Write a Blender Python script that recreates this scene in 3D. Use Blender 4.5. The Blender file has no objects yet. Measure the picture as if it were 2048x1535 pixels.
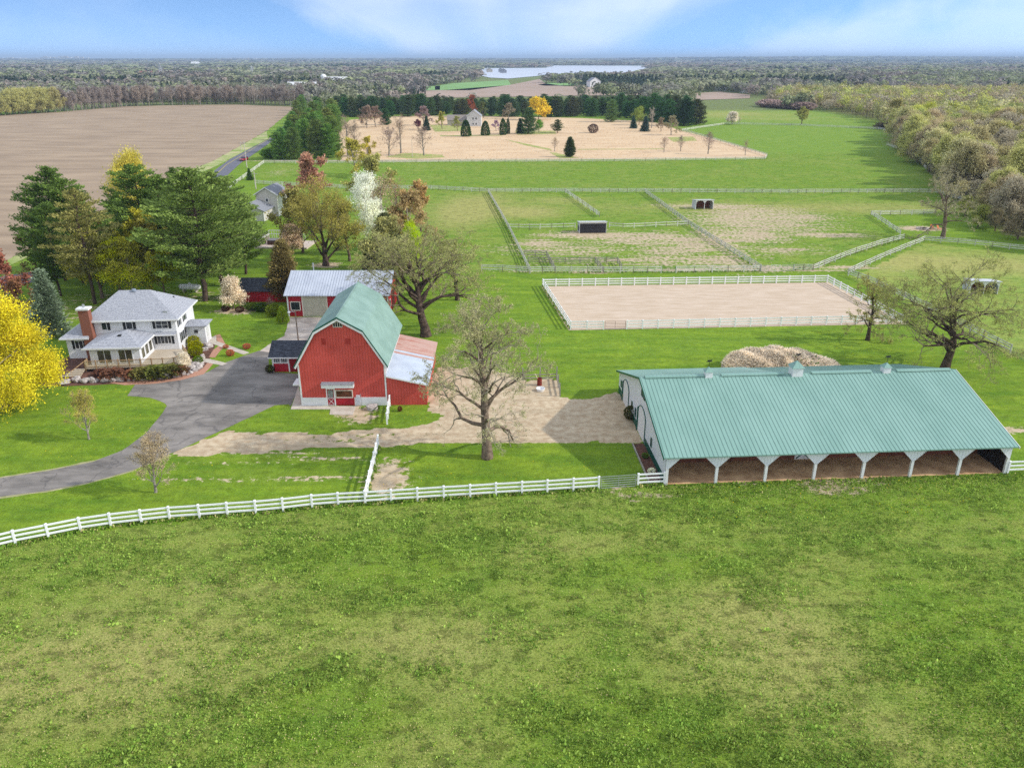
import bpy, math, random, os
import numpy as np
R = math.radians
random.seed(7)
SC = bpy.context.scene
COL = SC.collection

# ------------------------------------------------------------------ camera
CX, CY, FPX, HOR, CH = 1024.0, 767.5, 1560.0, 117.0, 37.5
PT = math.atan((CY - HOR) / FPX)
cam_d = bpy.data.cameras.new('camera'); cam = bpy.data.objects.new('camera', cam_d); COL.objects.link(cam)
cam.location = (0, 0, CH); cam.rotation_euler = (math.pi / 2 - PT, 0, 0)
cam_d.sensor_fit = 'HORIZONTAL'; cam_d.sensor_width = 36.0; cam_d.lens = FPX / 2048 * 36.0
cam_d.clip_start = 0.5; cam_d.clip_end = 120000
SC.camera = cam
SC.render.resolution_x = 1024; SC.render.resolution_y = 767

# ------------------------------------------------------------------ light
SUN_AZ, SUN_EL = 95.0, 32.5          # azimuth from +y towards +x
sd = bpy.data.lights.new('sun', 'SUN'); sd.energy = 2.05; sd.angle = R(1.2); sd.color = (1.0, 0.955, 0.88)
so = bpy.data.objects.new('sun', sd); COL.objects.link(so)
so.rotation_euler = (R(90 - SUN_EL), 0, R(180 - SUN_AZ)); so.location = (60, -20, 90)
SC.view_settings.view_transform = 'Standard'; SC.view_settings.look = 'None'
SC.view_settings.gamma = 1.0; SC.view_settings.use_curve_mapping = False
SC.view_settings.exposure = 0.96

def build_world():
    w = bpy.data.worlds.new('World'); SC.world = w; w.use_nodes = True
    nt = w.node_tree; nt.nodes.clear(); N = nt.nodes.new; L = nt.links.new
    out = N('ShaderNodeOutputWorld'); bg = N('ShaderNodeBackground'); bg.inputs[1].default_value = 0.15
    sky = N('ShaderNodeTexSky'); sky.sky_type = 'NISHITA'; sky.sun_disc = False
    sky.sun_elevation = R(SUN_EL); sky.sun_rotation = R(SUN_AZ); sky.altitude = 300
    sky.air_density = 1.0; sky.dust_density = 0.6; sky.ozone_density = 1.6
    tc = N('ShaderNodeTexCoord'); sep = N('ShaderNodeSeparateXYZ'); L(tc.outputs['Generated'], sep.inputs[0])
    def m(op, a, b=None, c=None, clamp=False):
        n = N('ShaderNodeMath'); n.operation = op; n.use_clamp = clamp
        for i, v in enumerate((a, b, c)):
            if v is None: continue
            if isinstance(v, (int, float)): n.inputs[i].default_value = v
            else: L(v, n.inputs[i])
        return n.outputs[0]
    x, y, z = sep.outputs
    zz = m('ADD', m('MULTIPLY', m('ABSOLUTE', z), 4.5), 0.30)      # read the sky a little above the horizon line
    cmb = N('ShaderNodeCombineXYZ'); L(x, cmb.inputs[0]); L(y, cmb.inputs[1]); L(zz, cmb.inputs[2])
    nrm = N('ShaderNodeVectorMath'); nrm.operation = 'NORMALIZE'; L(cmb.outputs[0], nrm.inputs[0]); L(nrm.outputs[0], sky.inputs[0])
    # cirrus: streaks fanning out from a point low on the horizon, plus soft noise
    az = m('ARCTAN2', x, y); el = m('MAXIMUM', z, 0.0)
    th = m('ARCTAN2', az, m('ADD', el, 0.06))
    rad = m('SQRT', m('ADD', m('MULTIPLY', az, az), m('MULTIPLY', m('ADD', el, .06), m('ADD', el, .06))))
    tn = m('ADD', m('MULTIPLY', th, 1 / math.pi), 0.5)
    c2 = N('ShaderNodeCombineXYZ'); L(m('MULTIPLY', th, 3.2), c2.inputs[0]); L(m('MULTIPLY', rad, 5.0), c2.inputs[1])
    n1 = N('ShaderNodeTexNoise'); n1.inputs['Scale'].default_value = 1.5; n1.inputs['Detail'].default_value = 5; n1.inputs['Roughness'].default_value = .55
    L(c2.outputs[0], n1.inputs['Vector'])
    tw = m('ADD', tn, m('MULTIPLY', m('SUBTRACT', n1.outputs[0], .5), 0.12))
    rp = N('ShaderNodeValToRGB'); L(tw, rp.inputs[0]); cr = rp.color_ramp
    stops = [(0, .10), (.05, .25), (.09, .10), (.12, .08), (.18, .58), (.215, .55), (.30, .40), (.42, .55), (.5, .42), (.62, .5), (.72, .66), (.78, .66), (.82, .40), (.87, .10), (.90, .08), (.93, .5), (.965, .6), (1, .3)]
    while len(cr.elements) < len(stops): cr.elements.new(.5)
    for e, (p, v) in zip(cr.elements, stops): e.position = p; e.color = (v, v, v, 1)
    n2 = N('ShaderNodeTexNoise'); n2.inputs['Scale'].default_value = 7; n2.inputs['Detail'].default_value = 6
    mp = N('ShaderNodeMapping'); L(tc.outputs['Generated'], mp.inputs[0]); mp.inputs['Scale'].default_value = (1, 1, 3.5); L(mp.outputs[0], n2.inputs['Vector'])
    dens = m('MULTIPLY', rp.outputs[0], m('ADD', m('MULTIPLY', n2.outputs[0], 1.0), .38), clamp=True)
    # unseen white cloud added overhead and behind camera for a brighter, whiter fill
    n3 = N('ShaderNodeTexNoise'); n3.inputs['Scale'].default_value = 2.2; n3.inputs['Detail'].default_value = 5; L(tc.outputs['Generated'], n3.inputs['Vector'])
    hi = m('MULTIPLY', m('MULTIPLY', m('SUBTRACT', z, .14), 4.0, clamp=True), m('MULTIPLY', m('SUBTRACT', n3.outputs[0], .28), 2.6, clamp=True))
    bk = m('MULTIPLY', m('MULTIPLY', m('MULTIPLY', y, -1.0), 2.0, clamp=True), .8)
    dens = m('MAXIMUM', m('MULTIPLY', dens, .72), m('MULTIPLY', m('MAXIMUM', hi, bk), .85))
    tint = N('ShaderNodeMix'); tint.data_type = 'RGBA'; tint.blend_type = 'MULTIPLY'; tint.inputs['Factor'].default_value = 1
    L(sky.outputs[0], tint.inputs['A']); tint.inputs['B'].default_value = (.74, 1.0, 1.13, 1)
    mx = N('ShaderNodeMix'); mx.data_type = 'RGBA'
    L(dens, mx.inputs['Factor']); L(tint.outputs['Result'], mx.inputs['A']); mx.inputs['B'].default_value = (4.7, 4.8, 4.95, 1)
    L(mx.outputs['Result'], bg.inputs[0]); L(bg.outputs[0], out.inputs[0])
build_world()
SC.cycles.max_bounces = 6; SC.cycles.diffuse_bounces = 3; SC.cycles.transparent_max_bounces = 4
SC.cycles.volume_bounces = 0; SC.cycles.use_denoising = False

# ------------------------------------------------------------------ projection helpers (photo pixel -> point on the ground)
_c, _s = math.cos(PT), math.sin(PT)
def P(u, v, z=0.0):
    x = (u - CX) / FPX; y = (CY - v) / FPX
    d = (x, _c + y * _s, -_s + y * _c); t = (z - CH) / d[2]
    return (d[0] * t, d[1] * t, z)
def proj(x, y, z):
    z = z - CH; dep = y * _c - z * _s; up = y * _s + z * _c
    return CX + FPX * x / dep, CY - FPX * up / dep
def hgt(u, vb, vt):
    b = P(u, vb); lo, hi = 0.0, 80.0
    for _ in range(30):
        m = (lo + hi) / 2
        if proj(b[0], b[1], m)[1] > vt: lo = m
        else: hi = m
    return lo
def lin(r, g, b):
    f = lambda c: ((c / 255 + .055) / 1.055) ** 2.4 if c > 10 else c / 255 / 12.92
    return (f(r), f(g), f(b))
def alb(r, g, b, k=0.9):                     # albedo of a sunlit surface seen with this sRGB
    return tuple(min(.85, c * k) for c in lin(r, g, b))

# ------------------------------------------------------------------ materials
MATS = {}
def mat(name, col, rough=.8, col2=None, scale=2.0, lo=.35, hi=.65, rib=None, bump=0.0, bscale=None, metal=0.0, stretch=(1, 1, 1), spec=.3, detail=5, crack=None):
    if name in MATS: return MATS[name]
    m = bpy.data.materials.new(name); m.use_nodes = True; nt = m.node_tree; nt.nodes.clear(); N = nt.nodes.new; L = nt.links.new
    out = N('ShaderNodeOutputMaterial'); bs = N('ShaderNodeBsdfPrincipled'); L(bs.outputs[0], out.inputs[0])
    bs.inputs['Roughness'].default_value = rough; bs.inputs['Metallic'].default_value = metal
    bs.inputs['Specular IOR Level'].default_value = spec
    tc = N('ShaderNodeTexCoord'); mp = N('ShaderNodeMapping'); mp.inputs['Scale'].default_value = stretch; L(tc.outputs['Object'], mp.inputs[0])
    nz = N('ShaderNodeTexNoise'); nz.inputs['Scale'].default_value = scale; nz.inputs['Detail'].default_value = detail; nz.inputs['Roughness'].default_value = .64; L(mp.outputs[0], nz.inputs['Vector'])
    if col2 is None: col2 = tuple(c * .82 for c in col)
    mr = N('ShaderNodeMapRange'); mr.inputs['From Min'].default_value = lo; mr.inputs['From Max'].default_value = hi; L(nz.outputs[0], mr.inputs[0])
    mx = N('ShaderNodeMix'); mx.data_type = 'RGBA'; L(mr.outputs[0], mx.inputs['Factor'])
    mx.inputs['A'].default_value = (*col2, 1); mx.inputs['B'].default_value = (*col, 1)
    c = mx.outputs['Result']; h = nz.outputs[0]; bstr = bump
    if rib:
        ax, per, wid, dark = rib[:4]
        sp = N('ShaderNodeSeparateXYZ'); L(tc.outputs['Object'], sp.inputs[0])
        d = N('ShaderNodeMath'); d.operation = 'DIVIDE'; L(sp.outputs[ax], d.inputs[0]); d.inputs[1].default_value = per
        fr = N('ShaderNodeMath'); fr.operation = 'FRACT'; L(d.outputs[0], fr.inputs[0])
        sb = N('ShaderNodeMath'); sb.operation = 'SUBTRACT'; L(fr.outputs[0], sb.inputs[0]); sb.inputs[1].default_value = .5
        ab = N('ShaderNodeMath'); ab.operation = 'ABSOLUTE'; L(sb.outputs[0], ab.inputs[0])
        rr = N('ShaderNodeMapRange'); rr.inputs['From Min'].default_value = 0; rr.inputs['From Max'].default_value = wid; rr.inputs['To Min'].default_value = 1; rr.inputs['To Max'].default_value = 0
        L(ab.outputs[0], rr.inputs[0])
        fm = N('ShaderNodeMath'); fm.operation = 'MULTIPLY'; L(rr.outputs[0], fm.inputs[0]); fm.inputs[1].default_value = dark
        m2 = N('ShaderNodeMix'); m2.data_type = 'RGBA'; m2.blend_type = 'MULTIPLY'; L(fm.outputs[0], m2.inputs['Factor']); L(c, m2.inputs['A']); m2.inputs['B'].default_value = (.35, .35, .38, 1)
        c = m2.outputs['Result']
        if len(rib) > 4: h = rr.outputs[0]; bstr = rib[4]
    if crack:
        wn = N('ShaderNodeTexNoise'); wn.inputs['Scale'].default_value = .35; wn.inputs['Detail'].default_value = 4; L(tc.outputs['Object'], wn.inputs['Vector'])
        wv = N('ShaderNodeVectorMath'); wv.operation = 'MULTIPLY_ADD'; L(wn.outputs['Color'], wv.inputs[0]); wv.inputs[1].default_value = (5, 5, 0); L(tc.outputs['Object'], wv.inputs[2])
        vo = N('ShaderNodeTexVoronoi'); vo.feature = 'DISTANCE_TO_EDGE'; vo.inputs['Scale'].default_value = crack[0]; L(wv.outputs[0], vo.inputs['Vector'])
        cr_ = N('ShaderNodeMapRange'); cr_.inputs['From Min'].default_value = 0; cr_.inputs['From Max'].default_value = crack[1]; cr_.inputs['To Min'].default_value = crack[2]; cr_.inputs['To Max'].default_value = 0; L(vo.outputs['Distance'], cr_.inputs[0])
        mc = N('ShaderNodeMix'); mc.data_type = 'RGBA'; L(cr_.outputs[0], mc.inputs['Factor']); L(c, mc.inputs['A']); mc.inputs['B'].default_value = (.035, .035, .04, 1); c = mc.outputs['Result']
    L(c, bs.inputs['Base Color'])
    if bstr:
        bp = N('ShaderNodeBump'); bp.inputs['Strength'].default_value = bstr; bp.inputs['Distance'].default_value = .05
        if bscale and not rib:
            nb = N('ShaderNodeTexNoise'); nb.inputs['Scale'].default_value = bscale; L(tc.outputs['Object'], nb.inputs['Vector']); h = nb.outputs[0]
        L(h, bp.inputs['Height']); L(bp.outputs[0], bs.inputs['Normal'])
    MATS[name] = m; return m

def foliage(name, attr=False, trans=.3, lo=.6, hi=1.35):
    m = bpy.data.materials.new(name); m.use_nodes = True; nt = m.node_tree; nt.nodes.clear(); N = nt.nodes.new; L = nt.links.new
    out = N('ShaderNodeOutputMaterial')
    if attr:
        a = N('ShaderNodeAttribute'); a.attribute_name = 'tint'; c = a.outputs['Color']
    else:
        a = N('ShaderNodeObjectInfo'); c = a.outputs['Color']
    g = N('ShaderNodeNewGeometry'); mr = N('ShaderNodeMapRange'); mr.inputs['To Min'].default_value = lo; mr.inputs['To Max'].default_value = hi
    L(g.outputs['Random Per Island'], mr.inputs[0])
    tc = N('ShaderNodeTexCoord'); nz = N('ShaderNodeTexNoise'); nz.inputs['Scale'].default_value = .35; nz.inputs['Detail'].default_value = 2; L(tc.outputs['Object'], nz.inputs['Vector'])
    m2 = N('ShaderNodeMapRange'); m2.inputs['From Min'].default_value = .3; m2.inputs['From Max'].default_value = .7; m2.inputs['To Min'].default_value = .78; m2.inputs['To Max'].default_value = 1.2; L(nz.outputs[0], m2.inputs[0])
    mu = N('ShaderNodeMath'); mu.operation = 'MULTIPLY'; L(mr.outputs[0], mu.inputs[0]); L(m2.outputs[0], mu.inputs[1])
    sc = N('ShaderNodeVectorMath'); sc.operation = 'SCALE'; L(c, sc.inputs[0]); L(mu.outputs[0], sc.inputs['Scale'])
    d = N('ShaderNodeBsdfDiffuse'); t = N('ShaderNodeBsdfTranslucent'); ms = N('ShaderNodeMixShader'); ms.inputs[0].default_value = trans
    L(sc.outputs[0], d.inputs[0]); L(sc.outputs[0], t.inputs[0]); L(d.outputs[0], ms.inputs[1]); L(t.outputs[0], ms.inputs[2]); L(ms.outputs[0], out.inputs[0])
    return m

M_GRASS = foliage('grass_blades', attr=True, trans=.3, lo=.85, hi=1.2); M_LEAF = foliage('leaf', lo=.8, hi=1.6); M_TINT = foliage('leaf_mass', attr=True, lo=.8, hi=1.45); M_NEEDLE = foliage('needle', trans=.2, lo=.75, hi=1.75)
M_SOLID = foliage('crown_mass', attr=True, trans=.2, lo=.86, hi=1.16)
def wood_mat(name, c1, c2, c3):
    m = bpy.data.materials.new(name); m.use_nodes = True; nt = m.node_tree; nt.nodes.clear(); N = nt.nodes.new; L = nt.links.new
    out = N('ShaderNodeOutputMaterial'); d = N('ShaderNodeBsdfDiffuse'); L(d.outputs[0], out.inputs[0]); tc = N('ShaderNodeTexCoord')
    nz = N('ShaderNodeTexNoise'); nz.inputs['Scale'].default_value = 3; nz.inputs['Detail'].default_value = 5; L(tc.outputs['Object'], nz.inputs['Vector'])
    mr = N('ShaderNodeMapRange'); mr.inputs['From Min'].default_value = .35; mr.inputs['From Max'].default_value = .65; L(nz.outputs[0], mr.inputs[0])
    a = N('ShaderNodeMix'); a.data_type = 'RGBA'; L(mr.outputs[0], a.inputs['Factor']); a.inputs['A'].default_value = (*c2, 1); a.inputs['B'].default_value = (*c1, 1)
    at = N('ShaderNodeAttribute'); at.attribute_name = 'tint'; b = N('ShaderNodeMix'); b.data_type = 'RGBA'; L(at.outputs['Color'], b.inputs['Factor']); L(a.outputs['Result'], b.inputs['A']); b.inputs['B'].default_value = (*c3, 1)
    bp = N('ShaderNodeBump'); bp.inputs['Strength'].default_value = .6; bp.inputs['Distance'].default_value = .06; n2 = N('ShaderNodeTexNoise'); n2.inputs['Scale'].default_value = 9; L(tc.outputs['Object'], n2.inputs['Vector']); L(n2.outputs[0], bp.inputs['Height']); L(bp.outputs[0], d.inputs['Normal'])
    L(b.outputs['Result'], d.inputs[0]); return m
BARK = wood_mat('bark', alb(142, 124, 108), alb(96, 82, 72), alb(160, 150, 132))
BARK_D = wood_mat('bark_dark', alb(104, 88, 78), alb(66, 56, 50), alb(136, 124, 104))
BARK_G = wood_mat('bark_grey', alb(168, 160, 150), alb(130, 122, 112), alb(172, 156, 138))
RED = mat('red_siding', alb(216, 88, 78), .6, alb(198, 76, 66), .45, rib=(0, .32, .16, .42, .5), detail=2)
RED_Y = mat('red_siding_side', alb(196, 58, 52), .55, alb(180, 52, 46), .5, rib=(1, .32, .16, .42, .5), detail=2)
CRIM = mat('crimson_siding', alb(178, 34, 48), .5, alb(160, 28, 42), .7, rib=(0, .45, .10, .35, .4), detail=2)
CRIM_Y = mat('crimson_siding_side', alb(165, 30, 42), .5, None, .7, rib=(1, .45, .10, .35, .4), detail=2)
CRIMP = mat('crimson_paint', alb(170, 34, 48), .5, None, 2)
WHITE = mat('white_paint', (.78, .78, .78), .5, (.70, .70, .69), 1.5)
VINYL = mat('white_vinyl', (.88, .88, .88), .4, (.84, .84, .83), .8)
CREAMT = mat('cream_trim', (.72, .66, .56), .6)
SIDING = mat('white_clapboard', (.78, .78, .79), .5, (.73, .73, .74), 1.0, rib=(2, .2, .12, .22, .25))
STEELW = mat('white_steel', (.76, .78, .82), .4, (.70, .72, .77), .6, rib=(1, .3, .12, .18, .4))
STEELWX = mat('white_steel_front', (.76, .78, .82), .4, (.70, .72, .77), .6, rib=(0, .3, .12, .25, .4))
G_TRIM = mat('green_trim', alb(18, 92, 76), .4, None, 3)
G_ROOF = mat('green_metal_roof', alb(138, 174, 161), .45, alb(126, 163, 150), .35, rib=(0, .42, .10, .45), stretch=(1, .25, 1), detail=3, spec=.35)
G_BARN = mat('sage_metal_roof', alb(140, 168, 156), .5, alb(122, 150, 138), .4, rib=(1, .25, .12, .10, .3), detail=3)
G_METAL = mat('galvanised_roof', alb(200, 206, 216), .42, alb(184, 190, 202), .6, rib=(0, .42, .12, .42, .5), metal=.15, detail=4, stretch=(1, .3, 1))
G_METALY = mat('galvanised_lean_roof', alb(206, 214, 224), .42, alb(190, 198, 212), .6, rib=(1, .4, .10, .20, .4), metal=.1, detail=3)
RUST = mat('rusted_roof', alb(176, 96, 76), .7, alb(196, 160, 146), 1.1, .50, .72, rib=(1, .4, .10, .30, .4), stretch=(.3, 2.2, 1))
SH_GREY = mat('grey_shingles', alb(182, 184, 190), .9, alb(142, 144, 152), 5.5, .4, .6, rib=(2, .16, .2, .28), stretch=(1, 1, 2.4))
SH_DARK = mat('dark_shingles', alb(84, 88, 98), .85, alb(44, 47, 56), 2.2, .38, .62, rib=(2, .15, .2, .3), stretch=(1, 1, 5))
SH_MID = mat('mid_shingles', alb(150, 152, 158), .9, alb(122, 124, 130), 5, rib=(2, .16, .2, .2))
BRICK = mat('red_brick', alb(160, 104, 84), .85, alb(128, 80, 64), 9, rib=(2, .08, .2, .3))
GLASS = mat('window_glass', (.035, .042, .05), .08, (.02, .024, .03), 1.2, spec=.6)
GLASSW = mat('patio_glass', (.10, .095, .05), .15, (.05, .045, .03), .8, spec=.5)
BLACK = mat('black_shutter', (.02, .022, .025), .6)
DARKW = mat('dark_wood', alb(72, 62, 56), .9, alb(36, 30, 28), 3, rib=(0, .2, .12, .5), stretch=(3, 3, .3))
BROWNW = mat('brown_wood', alb(150, 92, 68), .9, alb(100, 62, 48), 2, rib=(2, .22, .1, .4), stretch=(.4, 1, 3))
GREYW = mat('weathered_wood', alb(176, 172, 160), .9, alb(128, 122, 110), 3, bump=.3)
TANW = mat('deck_wood', alb(206, 192, 170), .85, alb(176, 160, 138), 2.5, rib=(0, .15, .1, .2), stretch=(1, 5, 1))
RAILW = mat('rail_wood', alb(190, 160, 120), .85, alb(150, 116, 80), 3)
CONC = mat('concrete', alb(206, 196, 182), .9, alb(180, 168, 152), 1.2, bump=.15, bscale=8)
GALV = mat('galvanised_pipe', (.42, .44, .46), .4, None, 5, metal=.4)
GREENP = mat('green_pipe', alb(70, 130, 80), .5)
ROCK = mat('field_stone', alb(206, 198, 192), .85, alb(140, 128, 122), 1.6, .35, .65, bump=.7, bscale=5)
SIDE_LIT = mat('sunlit_siding', alb(250, 246, 236), .7, None, 1, rib=(2, .2, .12, .18))
GREY_S = mat('grey_siding', alb(212, 206, 198), .7, None, 1, rib=(2, .2, .12, .18))
TIRE = mat('tyre_rubber', (.02, .02, .02), .9)
CARRED = mat('car_paint_red', alb(170, 20, 40), .25, None, 1, spec=.7)
CARBLK = mat('car_paint_black', (.015, .017, .022), .18, None, 1, spec=.8)
CHROME = mat('bright_metal', (.5, .5, .52), .25, None, 3, metal=.8)

# ------------------------------------------------------------------ mesh helpers
def rot2(x, y, a): return x * math.cos(a) - y * math.sin(a), x * math.sin(a) + y * math.cos(a)
class MB:
    def __init__(s): s.v = []; s.f = []
    def add(s, vs, fs):
        n = len(s.v); s.v += [tuple(v) for v in vs]; s.f += [tuple(i + n for i in f) for f in fs]; return s
    def box(s, x0, x1, y0, y1, z0, z1):
        return s.add([(x0, y0, z0), (x1, y0, z0), (x1, y1, z0), (x0, y1, z0), (x0, y0, z1), (x1, y0, z1), (x1, y1, z1), (x0, y1, z1)],
                     [(3, 2, 1, 0), (4, 5, 6, 7), (0, 1, 5, 4), (1, 2, 6, 5), (2, 3, 7, 6), (3, 0, 4, 7)])
    def prism(s, pts, ax, a0, a1):
        n = len(pts)
        def mk(p, a):
            return (a, p[0], p[1]) if ax == 'x' else (p[0], a, p[1]) if ax == 'y' else (p[0], p[1], a)
        vs = [mk(p, a0) for p in pts] + [mk(p, a1) for p in pts]
        fs = [tuple(range(n)), tuple(range(2 * n - 1, n - 1, -1))] + [(i, i + n, (i + 1) % n + n, (i + 1) % n) for i in range(n)]
        return s.add(vs, fs)
    def hull_slab(s, quad, t):            # a slab: polygon and the same one moved down by t
        n = len(quad); vs = list(quad) + [(p[0], p[1], p[2] - t) for p in quad]
        return s.add(vs, [tuple(range(n)), tuple(range(2 * n - 1, n - 1, -1))] + [(i, i + n, (i + 1) % n + n, (i + 1) % n) for i in range(n)])
    def tube(s, p, q, r0, r1=None, n=8, cap=True):
        r1 = r0 if r1 is None else r1
        p = np.array(p, float); q = np.array(q, float); d = q - p; d /= max(np.linalg.norm(d), 1e-9)
        a = np.cross(d, (0, 0, 1) if abs(d[2]) < .9 else (1, 0, 0)); a /= np.linalg.norm(a); b = np.cross(d, a)
        vs = []
        for c, r in ((p, r0), (q, r1)):
            for i in range(n):
                t = 2 * math.pi * i / n; vs.append(c + r * (math.cos(t) * a + math.sin(t) * b))
        fs = [(i, (i + 1) % n, (i + 1) % n + n, i + n) for i in range(n)]
        if cap: fs += [tuple(range(n - 1, -1, -1)), tuple(range(n, 2 * n))]
        return s.add(vs, fs)
    def lathe(s, prof, cx=0, cy=0, n=16):
        vs = []; fs = []
        for r, z in prof:
            for i in range(n):
                t = 2 * math.pi * i / n; vs.append((cx + r * math.cos(t), cy + r * math.sin(t), z))
        for k in range(len(prof) - 1):
            for i in range(n): fs.append((k * n + i, k * n + (i + 1) % n, (k + 1) * n + (i + 1) % n, (k + 1) * n + i))
        fs.append(tuple(range(n - 1, -1, -1))); fs.append(tuple(range((len(prof) - 1) * n, len(prof) * n)))
        return s.add(vs, fs)
    def bar(s, p, q, w, h):               # rectangular bar between two points (w horizontal, h vertical)
        p = np.array(p, float); q = np.array(q, float); d = q - p; l = math.hypot(d[0], d[1])
        nx, ny = (-d[1] / l * w / 2, d[0] / l * w / 2) if l > 1e-6 else (w / 2, 0)
        vs = []
        for c in (p, q):
            for sx, sz in ((-1, -1), (1, -1), (1, 1), (-1, 1)): vs.append((c[0] + nx * sx, c[1] + ny * sx, c[2] + sz * h / 2))
        return s.add(vs, [(3, 2, 1, 0), (4, 5, 6, 7), (0, 1, 5, 4), (1, 2, 6, 5), (2, 3, 7, 6), (3, 0, 4, 7)])
    def mesh(s, name, m):
        me = bpy.data.meshes.new(name); me.from_pydata(s.v, [], s.f); me.update(); me.materials.append(m); return me
    def build(s, name, m, parent=None, smooth=False):
        me = s.mesh(name, m)
        if smooth: me.polygons.foreach_set('use_smooth', [True] * len(me.polygons))
        return link(name, me, parent)
def link(name, me, parent=None, loc=None, rz=0.0, sc=None):
    o = bpy.data.objects.new(name, me); COL.objects.link(o)
    if parent is not None: o.parent = parent
    if loc is not None: o.location = loc
    if rz: o.rotation_euler[2] = rz
    if sc is not None: o.scale = sc
    return o
def tag(o, label=None, cat=None, group=None, kind=None):
    if label: o['label'] = label
    if cat: o['category'] = cat
    if group: o['group'] = group
    if kind: o['kind'] = kind
    return o
def thing(name, label, cat, loc, rz=0.0, group=None):
    o = bpy.data.objects.new(name, None); COL.objects.link(o); o.location = loc; o.rotation_euler[2] = rz; o.empty_display_size = .3
    return tag(o, label, cat, group)
def np_mesh(name, V, F, m, tint=None, smooth=False):
    """V (n,3) float, F (m,k) int with k fixed"""
    me = bpy.data.meshes.new(name); V = np.asarray(V, np.float32); F = np.asarray(F, np.int32); k = F.shape[1]
    me.vertices.add(len(V)); me.vertices.foreach_set('co', V.ravel())
    me.loops.add(F.size); me.loops.foreach_set('vertex_index', F.ravel())
    me.polygons.add(len(F)); me.polygons.foreach_set('loop_start', np.arange(len(F), dtype=np.int32) * k)
    if smooth: me.polygons.foreach_set('use_smooth', np.ones(len(F), bool))
    me.update(calc_edges=True)
    if tint is not None:
        a = me.attributes.new('tint', 'FLOAT_COLOR', 'POINT'); c = np.ones((len(V), 4), np.float32); c[:, :3] = tint; a.data.foreach_set('color', c.ravel())
    me.materials.append(m); return me
def inside(px, py, poly):
    r = np.zeros(px.shape, bool); n = len(poly); j = n - 1
    for i in range(n):
        xi, yi = poly[i]; xj, yj = poly[j]
        if yi != yj:
            r ^= ((yi > py) != (yj > py)) & (px < (xj - xi) * (py - yi) / (yj - yi) + xi)
        j = i
    return r
def wpoly(pts): return [P(u, v)[:2] for u, v in pts]
def smooth_poly(pts, it=2):
    for _ in range(it):
        q = []
        for i in range(len(pts)):
            a = pts[i]; b = pts[(i + 1) % len(pts)]
            q += [(a[0] * .75 + b[0] * .25, a[1] * .75 + b[1] * .25), (a[0] * .25 + b[0] * .75, a[1] * .25 + b[1] * .75)]
        pts = q
    return pts
def sheet(name, pts, z, m, jit=0.0, smooth=0, skirt=0.0):
    p = wpoly(pts)
    if smooth: p = smooth_poly(p, smooth)
    if jit:
        q = []
        for i in range(len(p)):
            a = p[i]; b = p[(i + 1) % len(p)]; l = math.hypot(b[0] - a[0], b[1] - a[1]); n = max(1, int(l / 1.0)); n = min(n, 60)
            for k in range(n):
                t = k / n; q.append((a[0] + (b[0] - a[0]) * t + random.uniform(-jit, jit), a[1] + (b[1] - a[1]) * t + random.uniform(-jit, jit)))
        p = q
    b = MB()
    if skirt: b.hull_slab([(x, y, z) for x, y in p], skirt)
    else: b.add([(x, y, z) for x, y in p], [tuple(range(len(p)))])
    o = b.build(name, m); tag(o, kind='structure'); return o

# ------------------------------------------------------------------ ground
def vnoise(x, y, sc, seed):
    """smooth value noise, 0..1"""
    rg = np.random.default_rng(seed); T = rg.random((256, 256))
    x = x * sc; y = y * sc; xi = np.floor(x).astype(np.int64); yi = np.floor(y).astype(np.int64); fx = x - xi; fy = y - yi
    fx = fx * fx * (3 - 2 * fx); fy = fy * fy * (3 - 2 * fy); g = lambda a, b: T[a & 255, b & 255]
    return (g(xi, yi) * (1 - fx) + g(xi + 1, yi) * fx) * (1 - fy) + (g(xi, yi + 1) * (1 - fx) + g(xi + 1, yi + 1) * fx) * fy

PX_LAWN = [(-700, 1250), (0, 1092), (162, 1066), (400, 1038), (625, 1017), (731, 1012), (888, 1001), (1044, 992), (1197, 980), (1275, 973), (1335, 971), (1335, 960), (1600, 950), (2012, 946), (2500, 925), (2500, 800), (2020, 712), (1696, 550), (1848, 483), (2048, 504), (2300, 520), (2300, 470), (1980, 440), (1870, 430), (1742, 432), (1808, 480), (1626, 541), (1352, 546), (1110, 548), (1060, 548), (963, 542), (700, 560), (640, 470), (560, 385), (500, 340), (480, 326), (300, 400), (70, 520), (-200, 640), (-900, 900)]
LANE = [(455, 859), (475, 865), (560, 867), (640, 866), (710, 862), (820, 855), (864, 844), (890, 828), (853, 820), (853, 770), (873, 735), (937, 735), (1000, 742), (1042, 756), (1046, 760), (1075, 758), (1113, 758), (1121, 792), (1130, 797), (1150, 799), (1240, 787), (1262, 820), (1286, 884), (1200, 884), (1069, 884), (900, 887), (875, 886), (783, 892), (640, 893), (469, 906), (359, 915), (344, 905), (400, 885)]
MULCH = [(60, 768), (72, 742), (140, 712), (180, 700), (240, 690), (400, 690), (420, 672), (434, 678), (425, 705), (412, 738), (372, 757), (312, 766), (240, 768), (120, 772)]
GRAVEL_EDGE = [(215, 765), (300, 758), (360, 752), (405, 737), (418, 722), (428, 726), (408, 748), (362, 760), (312, 767), (250, 770)]

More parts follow.
